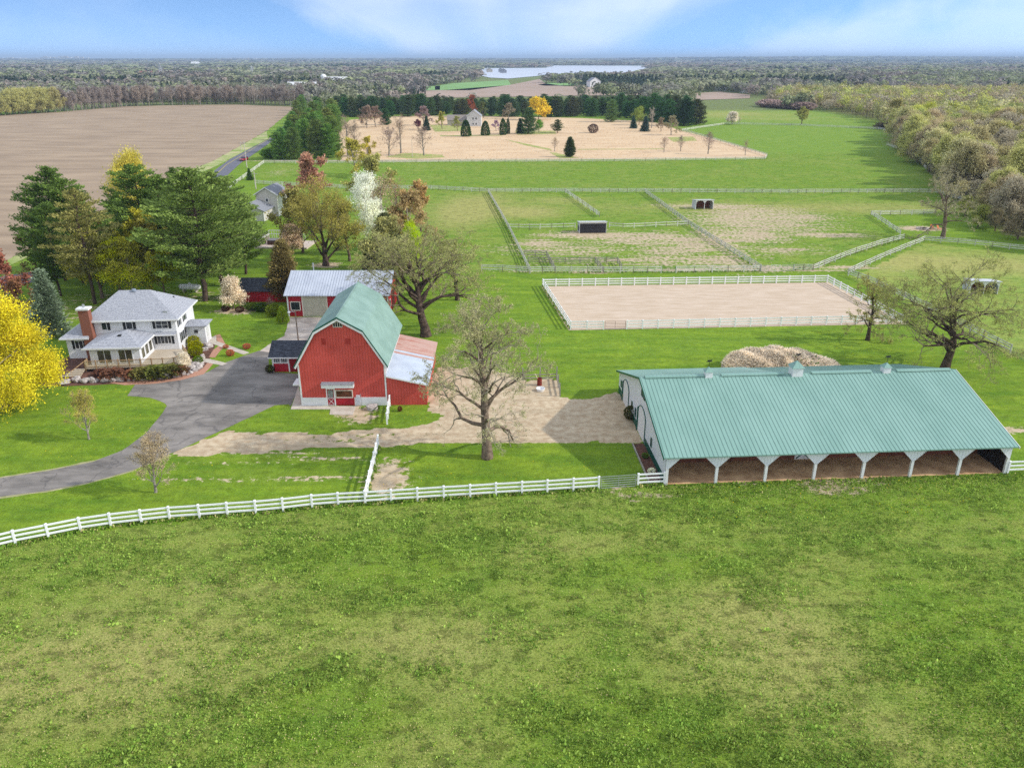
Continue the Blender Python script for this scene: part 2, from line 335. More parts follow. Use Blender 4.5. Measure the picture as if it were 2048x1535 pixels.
def build_ground():
    gx = [i * .5 for i in range(-190, 191)]
    a = 95.0; e = []
    while a < 230: a += 1.2; e.append(a)
    while a < 42000: a *= 1.09; e.append(a)
    xs = np.array([-v for v in reversed(e)] + gx + e)
    ys = [-3000, -900, -300, -100, -40, -10, 5, 15, 22]; a = 26.0
    while a < 150: ys.append(a); a += .5
    while a < 340: ys.append(a); a += 1.0
    while a < 34000: ys.append(a); a *= 1.045
    ys = np.array(ys, float)
    X, Y = np.meshgrid(xs, ys); nx, ny = len(xs), len(ys); X = X.ravel(); Y = Y.ravel()
    Z = np.zeros_like(X)
    idx = np.arange(nx * ny).reshape(ny, nx)
    F = np.stack([idx[:-1, :-1], idx[:-1, 1:], idx[1:, 1:], idx[1:, :-1]], -1).reshape(-1, 4)
    n = len(X); C = np.empty((n, 3)); MX = np.zeros((n, 3))
    # jittered lookup so that the edges between kinds of grass wander
    jx = X + (vnoise(X, Y, .7, 1) - .5) * .6; jy = Y + (vnoise(X, Y, .7, 2) - .5) * .8
    def ins(pts, world=False, jit=True): return inside(jx if jit else X, jy if jit else Y, pts if world else wpoly(pts))
    def blob(u, v, rx, ry):
        c = P(u, v); return np.exp(-(((X - c[0]) / rx) ** 2 + ((Y - c[1]) / ry) ** 2))
    C[:] = alb(120, 144, 56); MX[:, 2] = 1.0; MX[:, 1] = .42
    back = Y > 118
    C[back] = alb(116, 146, 52); MX[back, 1] = .38; MX[back, 2] = .8
    far = (Y > 345); C[far] = alb(122, 152, 62); MX[far, 1] = .34; MX[far, 2] = .4
    vf = Y > 640; C[vf] = alb(118, 118, 92); MX[vf, 1] = .3
    # near pasture: straw patches and greener bands
    near = Y < 70
    pat = blob(300, 1330, 9, 6) + .8 * blob(850, 1290, 7, 4) + .7 * blob(1550, 1350, 7, 4.5) + .8 * blob(1500, 1230, 8, 5) + .7 * blob(1150, 1110, 12, 3) + .6 * blob(1800, 1500, 5, 4) + .5 * blob(900, 1500, 4, 3) + .5 * blob(500, 1160, 8, 3) + .8 * blob(20, 1350, 6, 5)
    lush = blob(750, 1120, 9, 3) + blob(1300, 1130, 8, 2.5) + blob(650, 1420, 4, 2.5) + blob(1750, 990, 14, 3) + blob(1250, 1480, 6, 3) + .7 * blob(1900, 1250, 5, 6)
    MX[near, 1] += (.22 * pat - .22 * lush)[near]
    lawn = ins(PX_LAWN); C[lawn] = alb(106, 132, 42); MX[lawn, 1] = .16; MX[lawn, 2] = 0.0
    back_lawn = lawn & (Y > 100); C[back_lawn] = alb(110, 138, 46)  # back part of the lawn, a slightly lighter green
    # right-hand paddock, pale and dry
    rp = ins([(1700, 556), (1850, 487), (2060, 510), (2500, 560), (2500, 760), (2025, 706)]); C[rp] = alb(134, 158, 70); MX[rp, 1] = .42; MX[rp, 2] = .6
    MX[:, 1] += .28 * blob(1960, 530, 22, 9) * rp + .2 * blob(1760, 520, 10, 6) * rp
    # strip of dry pasture left of the paddocks
    MX[:, 1] += .34 * blob(930, 430, 9, 20) * (~lawn) + .22 * blob(960, 400, 10, 14) * (~lawn) + .3 * blob(1060, 425, 8, 8) + .2 * blob(1120, 400, 9, 6)
    MX[:, 1] += .22 * blob(1600, 415, 60, 9) * (~lawn)
    MX[:, 1] += .25 * blob(1450, 228, 60, 40) + .2 * blob(1560, 240, 60, 12)
    # bare soil
    for u, v, rx, ry, k in ((1190, 470, 10, 3.5, .70), (1300, 480, 14, 6, .60), (1480, 440, 12, 14, .60), (1560, 435, 12, 8, .58), (1150, 500, 16, 5, .52), (1360, 520, 14, 5, .56), (1460, 520, 4, 10, .55), (1250, 520, 16, 3, .5), (1420, 412, 12, 3, .62), (1085, 487, 6, 3, .62), (1330, 478, 9, 7, .60), (1370, 500, 12, 5, .56), (1250, 500, 18, 8, .44), (1180, 520, 14, 5, .42), (1385, 495, 5, 5, .6),
                            (1410, 415, 7, 3, .56), (1500, 425, 14, 10, .56), (1530, 450, 16, 12, .54), (1490, 470, 9, 8, .62), (1600, 440, 9, 6, .46), (1655, 470, 8, 2.2, .66), (1440, 480, 5, 14, .60), (1540, 500, 12, 5, .48), (1510, 535, 9, 2, .60), (1670, 535, 8, 1.5, .6), (1440, 540, 24, 1.2, .6),
                            (1660, 965, 2.4, 1.6, .72), (1745, 958, 1.6, .8, .66), (1490, 963, 1.2, .6, .6), (1600, 958, 7, .5, .5), (774, 957, 1.5, 2.2, .80), (640, 917, 5, .5, .52), (560, 905, 5, .35, .55), (430, 925, 5, .3, .50), (520, 960, 9, .3, .52), (650, 955, 6, .35, .52), (705, 825, 1.6, 1.8, .66), (725, 835, 1.2, 1.6, .66),
                            (1300, 990, 2.2, .35, .62), (1240, 985, .5, 1.3, .5), (2035, 858, 3, .8, .6), (1180, 545, 4, .7, .7), (1062, 543, 6, .7, .5), (760, 322, 70, 1.5, .62), (960, 318, 60, 1.2, .5), (560, 345, 4, 10, .4), (660, 602, 1, 1, .5), (656, 602, 2, 2, .5), (652, 530, 2.2, 1.6, .8), (468, 622, 2.6, 1.2, .75), (390, 595, 5, 3, .42), (300, 600, 14, 5, .45), (150, 620, 16, 6, .42), (1845, 457, 4, 2, .85)):
        MX[:, 0] = np.maximum(MX[:, 0], k * blob(u, v, rx * 1.3, ry * 1.3) ** .5)
    # wheel ruts at the pipe gate
    for ln in ([(1222, 978), (1240, 992), (1262, 1000), (1290, 1006)], [(1255, 972), (1275, 983), (1300, 990), (1330, 993)]):
        w = wpoly(ln)
        for (ax, ay), (bx, by) in zip(w[:-1], w[1:]):
            t = np.clip(((X - ax) * (bx - ax) + (Y - ay) * (by - ay)) / ((bx - ax) ** 2 + (by - ay) ** 2), 0, 1)
            d = np.hypot(X - ax - t * (bx - ax), Y - ay - t * (by - ay)); MX[:, 0] = np.maximum(MX[:, 0], .66 * np.exp(-(d / .35) ** 2))
    lane = ins(LANE); MX[lane, 0] = 1.0
    mid = inside(X, Y, wpoly([(560, 872), (700, 868), (830, 862), (830, 872), (700, 884), (560, 886)])); MX[mid & lane, 0] = .62
    MX[:, 0] = np.where(lane, np.minimum(MX[:, 0], 1 - .30 * blob(905, 800, 2.2, 8) - .22 * blob(1200, 815, 4, 2.5)), MX[:, 0])
    mu = ins(MULCH)
    # the wood's floor and the wood's edge on the right
    wf = ins([(1530, 205), (1640, 214), (1765, 246), (1785, 290), (1850, 335), (1895, 385), (1950, 432), (2010, 470), (2300, 508), (3200, 500), (3200, 190), (1560, 190)]); C[wf] = alb(132, 122, 90); MX[wf, 1] = .35; MX[wf, 2] = .3; MX[wf, 0] = .36
    me = np_mesh('ground', np.stack([X, Y, Z], 1), F, ground_mat())
    a = me.attributes.new('Col', 'FLOAT_COLOR', 'POINT'); c = np.ones((n, 4), np.float32); c[:, :3] = C; a.data.foreach_set('color', c.ravel())
    a = me.attributes.new('Mix', 'FLOAT_VECTOR', 'POINT'); a.data.foreach_set('vector', MX.astype(np.float32).ravel())
    o = link('ground', me); tag(o, kind='structure'); return o

def ground_mat():
    m = bpy.data.materials.new('ground'); m.use_nodes = True; nt = m.node_tree; nt.nodes.clear(); N = nt.nodes.new; L = nt.links.new
    out = N('ShaderNodeOutputMaterial'); bs = N('ShaderNodeBsdfPrincipled'); bs.inputs['Roughness'].default_value = 1; bs.inputs['Specular IOR Level'].default_value = .08; L(bs.outputs[0], out.inputs[0])
    tc = N('ShaderNodeTexCoord'); a = N('ShaderNodeAttribute'); a.attribute_name = 'Col'; b = N('ShaderNodeAttribute'); b.attribute_name = 'Mix'
    sp = N('ShaderNodeSeparateXYZ'); L(b.outputs['Vector'], sp.inputs[0]); dirt, straw, rough = sp.outputs
    def nz(scale, det=4, st=None, ro=.55):
        n = N('ShaderNodeTexNoise'); n.inputs['Scale'].default_value = scale; n.inputs['Detail'].default_value = det; n.inputs['Roughness'].default_value = ro
        if st: p = N('ShaderNodeMapping'); p.inputs['Scale'].default_value = st; L(tc.outputs['Object'], p.inputs[0]); L(p.outputs[0], n.inputs['Vector'])
        else: L(tc.outputs['Object'], n.inputs['Vector'])
        return n.outputs[0]
    def mt(op, x, y=None, cl=False):
        n = N('ShaderNodeMath'); n.operation = op; n.use_clamp = cl
        for i, v in enumerate((x, y)):
            if v is None: continue
            if isinstance(v, (int, float)): n.inputs[i].default_value = v
            else: L(v, n.inputs[i])
        return n.outputs[0]
    def mr(x, f0, f1, t0=0.0, t1=1.0):
        n = N('ShaderNodeMapRange'); L(x, n.inputs[0])
        for k, v in zip(('From Min', 'From Max', 'To Min', 'To Max'), (f0, f1, t0, t1)): n.inputs[k].default_value = v
        return n.outputs[0]
    def mix(f, A, B):
        n = N('ShaderNodeMix'); n.data_type = 'RGBA'
        if isinstance(f, (int, float)): n.inputs['Factor'].default_value = f
        else: L(f, n.inputs['Factor'])
        for k, v in (('A', A), ('B', B)):
            if isinstance(v, tuple): n.inputs[k].default_value = (*v, 1)
            else: L(v, n.inputs[k])
        return n.outputs['Result']
    big = nz(.045, 4); patch = nz(.22, 5, (1, 1.6, 1)); clump = nz(1.3, 5, ro=.6); fine = nz(6, 5, ro=.75); band = nz(.5, 4, (.22, 1.5, 1))
    base = a.outputs['Color']
    # yellow-green variation
    base = mix(mt('MULTIPLY', mr(patch, .35, .65), .45), base, alb(150, 172, 48))
    base = mix(mt('MULTIPLY', mr(band, .40, .68), .40), base, alb(64, 112, 22))
    s = mt('ADD', mt('ADD', mt('MULTIPLY', patch, .45), mt('MULTIPLY', big, .25)), mt('ADD', mt('MULTIPLY', clump, .2), mt('MULTIPLY', fine, .22)))   # about .56
    sf = mr(mt('ADD', s, straw), .92, 1.22)
    base = mix(mt('MULTIPLY', sf, .8), base, alb(176, 168, 104))
    # darker clumps in rough pasture
    dk = mr(mt('ADD', mt('MULTIPLY', clump, .6), mt('MULTIPLY', patch, .4)), .50, .60)
    base = mix(mt('MULTIPLY', mt('MULTIPLY', dk, rough), .38), base, alb(78, 112, 34))
    # fine grain
    g = mr(fine, .32, .68, .58, 1.42); g2 = mr(clump, .3, .7, .78, 1.20)
    v = N('ShaderNodeVectorMath'); v.operation = 'SCALE'; L(base, v.inputs[0]); L(mt('MULTIPLY', g, g2), v.inputs['Scale'])
    soil = mix(mr(clump, .35, .65), alb(182, 158, 128), alb(214, 196, 166)); soil = mix(mr(band, .4, .7, 0, .5), soil, alb(158, 142, 116))
    soilv = N('ShaderNodeVectorMath'); soilv.operation = 'SCALE'; L(soil, soilv.inputs[0]); L(mr(fine, .3, .7, .9, 1.08), soilv.inputs['Scale'])
    tuf = nz(.8, 5, (.7, 1.15, 1), .6); tk = mr(tuf, .53, .60)
    tkv = N('ShaderNodeVectorMath'); tkv.operation = 'SCALE'; L(v.outputs[0], tkv.inputs[0]); L(mr(mt('MULTIPLY', tk, rough), 0, 1, 1.0, .62), tkv.inputs['Scale']); v = tkv
    d = mt('ADD', mt('MULTIPLY', clump, .45), mt('ADD', mt('MULTIPLY', fine, .2), mt('MULTIPLY', band, .35)))
    d = mt('ADD', mt('MULTIPLY', mt('SUBTRACT', d, .5), 2.6), .5); df = mr(mt('ADD', d, dirt), .94, 1.05)
    fin = mix(df, v.outputs[0], soilv.outputs[0]); L(fin, bs.inputs['Base Color'])
    bp = N('ShaderNodeBump'); bp.inputs['Distance'].default_value = .25
    L(mt('MULTIPLY', mt('ADD', rough, .35), .55), bp.inputs['Strength']); L(mt('ADD', mt('MULTIPLY', clump, .7), mt('MULTIPLY', fine, .5)), bp.inputs['Height']); L(bp.outputs[0], bs.inputs['Normal'])
    return m
build_ground()

M_PLOW = mat('plowed_soil', alb(174, 152, 126), 1, alb(146, 126, 104), .10, .36, .64, stretch=(.35, 1.3, 1), detail=9, bump=.2, bscale=2)
M_PRAIRIE = mat('dry_prairie_grass', alb(222, 194, 156), 1, alb(204, 174, 138), .10, .36, .64, stretch=(.5, 1.2, 1), detail=9)
M_ASPH = mat('asphalt', alb(150, 143, 136), .95, alb(108, 103, 98), .35, .36, .64, detail=10, bump=.15, bscale=20, crack=(.15, .016, .45), stretch=(.6, 1.4, 1))
M_SAND = mat('arena_sand', alb(212, 192, 170), 1, alb(192, 170, 144), .5, .36, .66, stretch=(.5, 2.2, 1), detail=10, bump=.2, bscale=4)
M_MULCH = mat('mulch', alb(122, 84, 70), 1, alb(78, 56, 46), 1.4, detail=8, bump=.6, bscale=8)
M_PINKG = mat('pink_gravel', alb(196, 150, 126), 1, alb(168, 120, 98), 6, detail=6)
M_ROAD = mat('road_asphalt', alb(112, 112, 122), .9, None, .5)
M_WATER = mat('lake_water', (.56, .58, .62), .35, (.52, .54, .59), .002, spec=.5)
M_YEL = mat('yellow_paint', alb(190, 170, 90), .7)
M_BARNFL = mat('barn_floor', alb(236, 196, 150), 1, alb(176, 136, 100), .7, detail=8, bump=.5, bscale=3)

PLOW = [(-900, 262), (0, 231), (120, 224), (250, 213), (380, 210), (480, 209.5), (592, 214), (533, 262), (427, 322), (300, 372), (60, 498), (-150, 600), (-900, 900)]
sheet('plowed_field', PLOW, .05, M_PLOW, jit=.4)
PRAIRIE = [(682, 322), (900, 320), (1250, 319), (1532, 315), (1534, 309), (1480, 293), (1420, 276), (1364, 262), (1330, 250), (1300, 243), (1150, 236), (960, 232), (800, 232), (700, 240), (676, 262)]
sheet('prairie', PRAIRIE, .05, M_PRAIRIE, jit=.5)
M_MOWN = mat('mown_path', alb(140, 160, 70), 1, alb(180, 170, 110), .2)
for q in ([(771, 314), (811, 306), (884, 310), (890, 315), (830, 318)], [(1009, 279), (1030, 283), (1100, 298), (1104, 302), (1050, 291)], [(1098, 305), (1112, 306), (1158, 316), (1120, 317)], [(1155, 298.5), (1330, 297.6), (1330, 298.8), (1155, 299.8)], [(1335, 275), (1386, 273), (1394, 282), (1346, 284)], [(860, 250), (930, 252), (935, 262), (870, 264)], [(1030, 262), (1110, 262), (1112, 268), (1035, 270)], [(880, 271), (1005, 270), (1005, 271.5), (880, 273)]): sheet('mown_grass', q, .075, M_MOWN, jit=.3)
DRIVE = [(272, 766.6), (312, 765), (362, 759), (406, 748), (453, 724), (500, 707), (519, 701), (538, 704), (536, 742), (546, 744), (598, 748), (599, 772), (581, 812), (578, 808), (550, 810), (500, 834), (450, 857), (344, 906), (265, 940), (175, 965), (94, 981), (0, 993), (-260, 1015), (-260, 985), (0, 955.6), (94, 941.6), (187, 923), (244, 901), (290, 868), (319, 834), (331, 816), (333, 812), (330, 807), (322, 802.5), (300, 795), (255, 791.6)]
sheet('driveway_edge', [(-260, 1019), (0, 996), (94, 984), (175, 968), (265, 943), (344, 909), (300, 900), (244, 902), (187, 920), (94, 939), (0, 953), (-260, 981)], .006, mat('edge_gravel', alb(178, 168, 138), 1, alb(140, 146, 80), .9), jit=.12)
sheet('driveway', DRIVE, .014, M_ASPH, jit=.05)
GAR = [(519, 701.5), (546, 684), (569, 671), (579, 634), (668, 634), (660, 704), (600, 705), (538, 704.5)]
sheet('garage_pad', GAR, .018, mat('old_concrete', alb(208, 196, 184), .95, alb(176, 160, 146), .5, detail=8), jit=.06)
sheet('mulch_bed', MULCH, .012, M_MULCH, jit=.12)
sheet('gravel_edging', GRAVEL_EDGE, .022, M_PINKG, jit=.04)
sheet('path', [(415, 676), (432.6, 671), (433, 682), (498.7, 705), (487, 709), (415, 684)], .03, CONC, skirt=.04)
sheet('path', [(400, 716), (420, 718), (455.5, 726.6), (444, 730.5), (400, 722.6)], .03, CONC, skirt=.04)
sheet('path', [(428, 671), (440, 668), (452, 690), (440, 702), (430, 715), (418, 714), (426, 700), (440, 690)], .024, M_PINKG)
sheet('barn_apron', [(597, 772), (606, 811.5), (711.6, 812.6), (706, 830), (659, 829), (661, 818.5), (581.5, 818.5)], .05, CONC, skirt=.06)
sheet('road', [(535.5, 279), (555, 262), (585, 240), (599, 230), (606, 231), (590, 246), (560, 272), (482, 326), (400, 400), (300, 500), (200, 545), (0, 574), (-200, 610), (-200, 580), (0, 554), (180, 524), (280, 470), (380, 380), (440, 333), (460, 318.5)], .06, M_ROAD)
b_ = MB(); pr = P(509, 303); pl = P(-150, 628)
b_.bar((*P(548, 272)[:2], .075), (*P(452, 330.5)[:2], .075), .28, .01); b_.bar((*P(452, 330.5)[:2], .075), (*P(392, 388)[:2], .075), .28, .01)
tag(b_.build('road_marking', M_YEL), kind='structure')
sheet('verge', [(533, 263), (536, 278), (459, 318.5), (438, 330), (300, 391), (60, 512), (-150, 614), (-150, 600), (60, 498), (300, 372), (427, 322)], .055, mat('verge_grass', alb(132, 156, 70), 1, alb(186, 178, 132), .12, .4, .6, detail=8))
# far fields and the lake
FARM_G = mat('far_green_field', alb(132, 170, 100), 1, alb(118, 156, 88), .01); FARM_B = mat('far_brown_field', alb(176, 152, 136), 1, alb(160, 140, 120), .01); FARM_T = mat('far_tan_field', alb(206, 196, 156), 1, None, .01)
FIELDS = [('field', FARM_G, [(434, 158), (472, 156.2), (560, 160), (608, 164.5), (612, 170), (500, 168), (444, 166)]),
          ('field', FARM_G, [(870, 172), (905, 167), (1016, 160.5), (1022, 170), (940, 181), (870, 181)]),
          ('field', FARM_B, [(800, 184), (900, 180), (1016, 171), (1079, 158.5), (1090, 167), (1130, 173), (1320, 176), (1310, 190), (900, 196), (800, 194)]),
          ('field', FARM_G, [(1075, 170), (1100, 166), (1160, 167), (1150, 171), (1090, 172)]),
          ('field', FARM_G, [(780, 178), (880, 172), (880, 180), (790, 184)]),
          ('field', FARM_T, [(330, 131), (400, 130), (402, 133.5), (340, 134)]),
          ('field', FARM_B, [(1385, 187), (1440, 184), (1500, 190), (1500, 197), (1390, 201)]),
          ('field', FARM_B, [(1900, 173), (2300, 176), (2300, 186), (1900, 181)]),
          ('field', FARM_T, [(1240, 127.5), (1400, 127.0), (1400, 128.6), (1240, 129)]),
          ('field', FARM_T, [(585, 130), (650, 130), (650, 132), (590, 132)])]
FIELDS += [('field', FARM_G, [(1600, 150), (1900, 149), (1900, 153), (1600, 155)]), ('field', FARM_T, [(1640, 131), (1900, 129), (1900, 131), (1640, 133)]), ('field', FARM_G, [(180, 142), (420, 140), (430, 144), (190, 147)]), ('field', FARM_G, [(640, 137), (800, 136), (800, 138), (640, 139.5)]), ('field', FARM_T, [(1240, 123.2), (1560, 122.6), (1560, 123.6), (1240, 124.2)]), ('field', FARM_G, [(20, 152), (130, 148), (140, 152), (30, 156)]), ('field', FARM_T, [(560, 122), (780, 122), (780, 123), (560, 123.2)]), ('field', FARM_G, [(1560, 140), (1760, 137), (1770, 140), (1570, 143)]), ('field', FARM_T, [(150, 135), (300, 133), (300, 135.4), (150, 137.5)]), ('field', FARM_B, [(610, 150), (760, 146), (770, 149), (620, 154)])]
for nm, mm, pp in FIELDS: sheet(nm, pp, .3, mm)
LAKE = [(954, 137), (1093, 136), (1096, 131.2), (1290, 131.8), (1320, 134), (1254, 147), (1174, 145.5), (1090, 150), (1071, 153), (1016, 158), (980, 156), (950, 149.5), (807, 152.5), (870, 149), (960, 143)]
LAKE2 = [(1340, 133.6), (1440, 133.2), (1540, 134.4), (1540, 136.2), (1340, 136.6)]
sheet('lake', LAKE, .6, M_WATER); sheet('lake', LAKE2, .6, M_WATER)

# ------------------------------------------------------------------ building helpers
def fp(face, pos, a, d, z):
    return (a, pos - d, z) if face == '-y' else (pos + d, a, z) if face == '+x' else (pos - d, a, z) if face == '-x' else (a, pos + d, z)
def fbox(b, face, pos, a0, a1, d0, d1, z0, z1):
    p = fp(face, pos, a0, d0, z0); q = fp(face, pos, a1, d1, z1)
    return b.box(min(p[0], q[0]), max(p[0], q[0]), min(p[1], q[1]), max(p[1], q[1]), min(p[2], q[2]), max(p[2], q[2]))
def window(par, face, pos, a0, a1, z0, z1, cols=1, rows=1, fr=None, gl=None, t=.07, shutters=0, sw=.32, name='window'):
    fr = fr or WHITE; gl = gl or GLASS; b = MB()
    fbox(b, face, pos, a0, a0 + t, .002, .06, z0, z1); fbox(b, face, pos, a1 - t, a1, .002, .06, z0, z1)
    fbox(b, face, pos, a0 + t, a1 - t, .002, .06, z1 - t, z1); fbox(b, face, pos, a0 + t, a1 - t, .002, .07, z0, z0 + t)
    for i in range(1, cols):
        c = a0 + (a1 - a0) * i / cols; fbox(b, face, pos, c - t * .35, c + t * .35, .004, .055, z0 + t, z1 - t)
    for i in range(1, rows):
        c = z0 + (z1 - z0) * i / rows; fbox(b, face, pos, a0 + t, a1 - t, .006, .05, c - t * .3, c + t * .3)
    o = b.build(name, fr, par); g = MB(); fbox(g, face, pos, a0 + t * .9, a1 - t * .9, .001, .03, z0 + t * .9, z1 - t * .9); g.build('pane', gl, o)
    for s in ((-1, 1) if shutters == 2 else (1,) if shutters == 1 else (-1,) if shutters == -1 else ()):
        b = MB()
        if s < 0: fbox(b, face, pos, a0 - sw - .02, a0 - .02, .002, .05, z0, z1)
        else: fbox(b, face, pos, a1 + .02, a1 + sw + .02, .002, .05, z0, z1)
        b.build('shutter', BLACK, par)
    return o
def gable_ring(pts, t):                       # pts: eave..ridge..eave outline, returned with thickness t below
    return list(pts) + [(x, z - t) for x, z in reversed(pts)]

# ------------------------------------------------------------------ red gambrel barn
def red_barn():
    ox, oy, _ = P(604, 811); t = thing('barn', 'tall red gambrel barn with sage green metal roof and white lower band', 'barn', (ox, oy, 0), R(1.0))
    D = 14.3
    prof = [(0, 0), (10, 0), (10, 5.25), (7.62, 9.1), (5, 10.63), (2.38, 9.1), (0, 5.25)]
    MB().prism(prof, 'y', 0, D).build('wall', RED, t)
    rp = [(-.36, 5.0), (2.2, 9.28), (5, 10.88), (7.8, 9.28), (10.36, 5.0)]
    rf = MB(); rf.prism(gable_ring(rp, .14), 'y', -.34, D + .34)
    rf.box(4.9, 5.1, -.34, D + .34, 10.86, 10.93)
    roof = rf.build('roof', G_BARN, t)
    MB().prism([(-.40, 5.02), (2.2, 9.33), (5, 10.93), (7.8, 9.33), (10.4, 5.02), (10.36, 4.86), (7.78, 9.16), (5, 10.76), (2.22, 9.16), (-.36, 4.86)], 'y', -.40, -.345).build('roof_edge', G_TRIM, t)
    MB().prism([(-.33, 4.84), (2.22, 9.14), (5, 10.74), (7.78, 9.14), (10.33, 4.84), (10.16, 4.74), (7.66, 8.92), (5, 10.46), (2.34, 8.92), (-.16, 4.74)], 'y', -.36, -.28).build('rake_trim', WHITE, t)
    for x0, x1 in ((-.02, .16), (9.84, 10.02)): MB().box(x0, x1, -.03, .12, 0, 5.1).build('corner_trim', WHITE, t)
    MB().box(.16, 3.0, -.04, -.002, 0, 1.04).build('foundation_band', mat('white_block', (.74, .74, .74), .7, (.66, .66, .66), 1.2), t)
    MB().box(6.2, 9.84, -.04, -.002, 0, 1.04).build('foundation_band', MATS['white_block'], t)
    MB().box(4.02, 6.1, -.035, -.002, .04, .93).build('lower_panel', CRIM, t)
    MB().box(2.96, 3.08, -.05, -.002, 0, 2.2).box(3.86, 4.0, -.05, -.002, 0, 2.2).box(3.08, 3.86, -.05, -.002, 2.08, 2.2).build('door_frame', WHITE, t)
    d = MB().box(3.08, 3.86, -.03, -.002, .03, 2.08).build('door', CRIMP, t)
    MB().box(3.16, 3.78, -.045, -.031, 1.05, 2.0).build('pane', GLASS, d)
    la = MB()
    for i in range(-3, 4):
        for s in (-1, 1):
            x0 = 3.47 + i * .155; za, zb = 1.05, 2.0
            xa, xb = x0 - s * .30, x0 + s * .30
            def cl(x, y0, y1, X0, X1, Z0, Z1):
                pass
            # clip the diagonal to the pane
            t0, t1 = 0.0, 1.0; dx = xb - xa
            lo, hi = (3.16 - xa) / dx, (3.78 - xa) / dx
            if lo > hi: lo, hi = hi, lo
            t0 = max(t0, lo); t1 = min(t1, hi)
            if t1 - t0 > .1: la.bar((xa + dx * t0, -.052, za + (zb - za) * t0), (xa + dx * t1, -.052, za + (zb - za) * t1), .012, .035)
    la.build('lattice', WHITE, d)
    x = MB(); x.bar((3.16, -.04, .2), (3.78, -.04, .9), .014, .06); x.bar((3.16, -.043, .9), (3.78, -.043, .2), .014, .06); x.box(3.12, 3.82, -.046, -.031, .92, .98).box(3.12, 3.82, -.046, -.031, .08, .14); x.build('cross_brace', WHITE, d)
    w = window(t, '-y', 0, 4.02, 6.06, .98, 1.98, 1, 1, CREAMT, mat('curtained_glass', alb(120, 70, 48), .3, (.05, .02, .015), 2.2), t=.1)
    MB().box(2.6, 6.3, -.62, -.02, 2.44, 2.84).build('hood', WHITE, t)
    MB().hull_slab([(2.55, -.68, 2.88), (6.35, -.68, 2.88), (6.35, -.003, 3.0), (2.55, -.003, 3.0)], .03).build('hood_roof', SH_MID, t)
    v = MB().box(4.46, 5.54, -.05, -.002, 9.62, 9.68).box(4.46, 5.54, -.05, -.002, 10.2, 10.26)
    for i in range(5): xx = 4.46 + i * .255; v.box(xx, xx + .06, -.05, -.002, 9.68, 10.2)
    vo = v.build('vent', CREAMT, t); MB().box(4.5, 5.5, -.02, -.001, 9.66, 10.22).build('louver', BLACK, vo)
    for a, c in ((3.0, 3.5), (5.7, 6.3), (1.5, 1.8), (8.0, 8.4)): MB().box(a, c, -.012, -.001, 7.6, 8.3).build('loft_hatch', mat('red_hatch', alb(176, 54, 46), .6), t)
    MB().box(-1.0, -.02, .7, 2.6, 2.25, 2.40).build('awning', WHITE, t)
    ub = MB().box(6.46, 6.86, -.34, -.045, .25, 1.35).build('utility_box', mat('box_grey', alb(205, 208, 214), .5), t)
    MB().tube((6.98, -.16, 0), (6.98, -.16, 1.5), .035).tube((6.66, -.18, 0), (6.66, -.18, .25), .05).build('conduit', GALV, ub)
    # lean-to
    MB().prism([(10.021, 0), (14.6, 0), (14.6, 2.66), (10.021, 3.72)], 'y', 0.02, 14.0).build('lean_to_wall', RED, t)
    def lr(y0, y1, m, nm='lean_to_roof'):
        MB().hull_slab([(10.03, y0, 3.86), (14.95, y0, 2.70), (14.95, y1, 2.70), (10.03, y1, 3.86)], .08).build(nm, m, t)
    lr(-.3, 7.3, G_METALY); lr(7.3, 7.95, RUST); lr(7.95, 8.55, G_METALY); lr(8.55, 14.3, RUST)
    MB().bar((10.05, -.33, 3.74), (14.95, -.33, 2.58), .05, .16).build('lean_to_trim', WHITE, t)
    MB().box(14.61, 14.66, .02, .2, 0, 2.55).build('lean_to_corner', mat('orange_trim', alb(205, 90, 60), .6), t)
    st = MB().box(10.004, 10.05, .25, 13.9, 3.88, 3.96).box(10.004, 10.05, .25, 13.9, 4.58, 4.66)
    for i in range(19): y = .25 + i * (13.6 / 18); st.box(10.004, 10.05, y, y + .08, 3.96, 4.58)
    for i in range(18): y = .33 + i * (13.6 / 18); st.bar((10.03, y, 3.96), (10.03, y + .67, 4.58), .03, .05)
    so_ = st.build('clerestory', WHITE, t); MB().box(10.001, 10.02, .3, 13.85, 3.9, 4.64).build('pane', mat('pale_glass', alb(150, 150, 160), .2), so_)
red_barn()

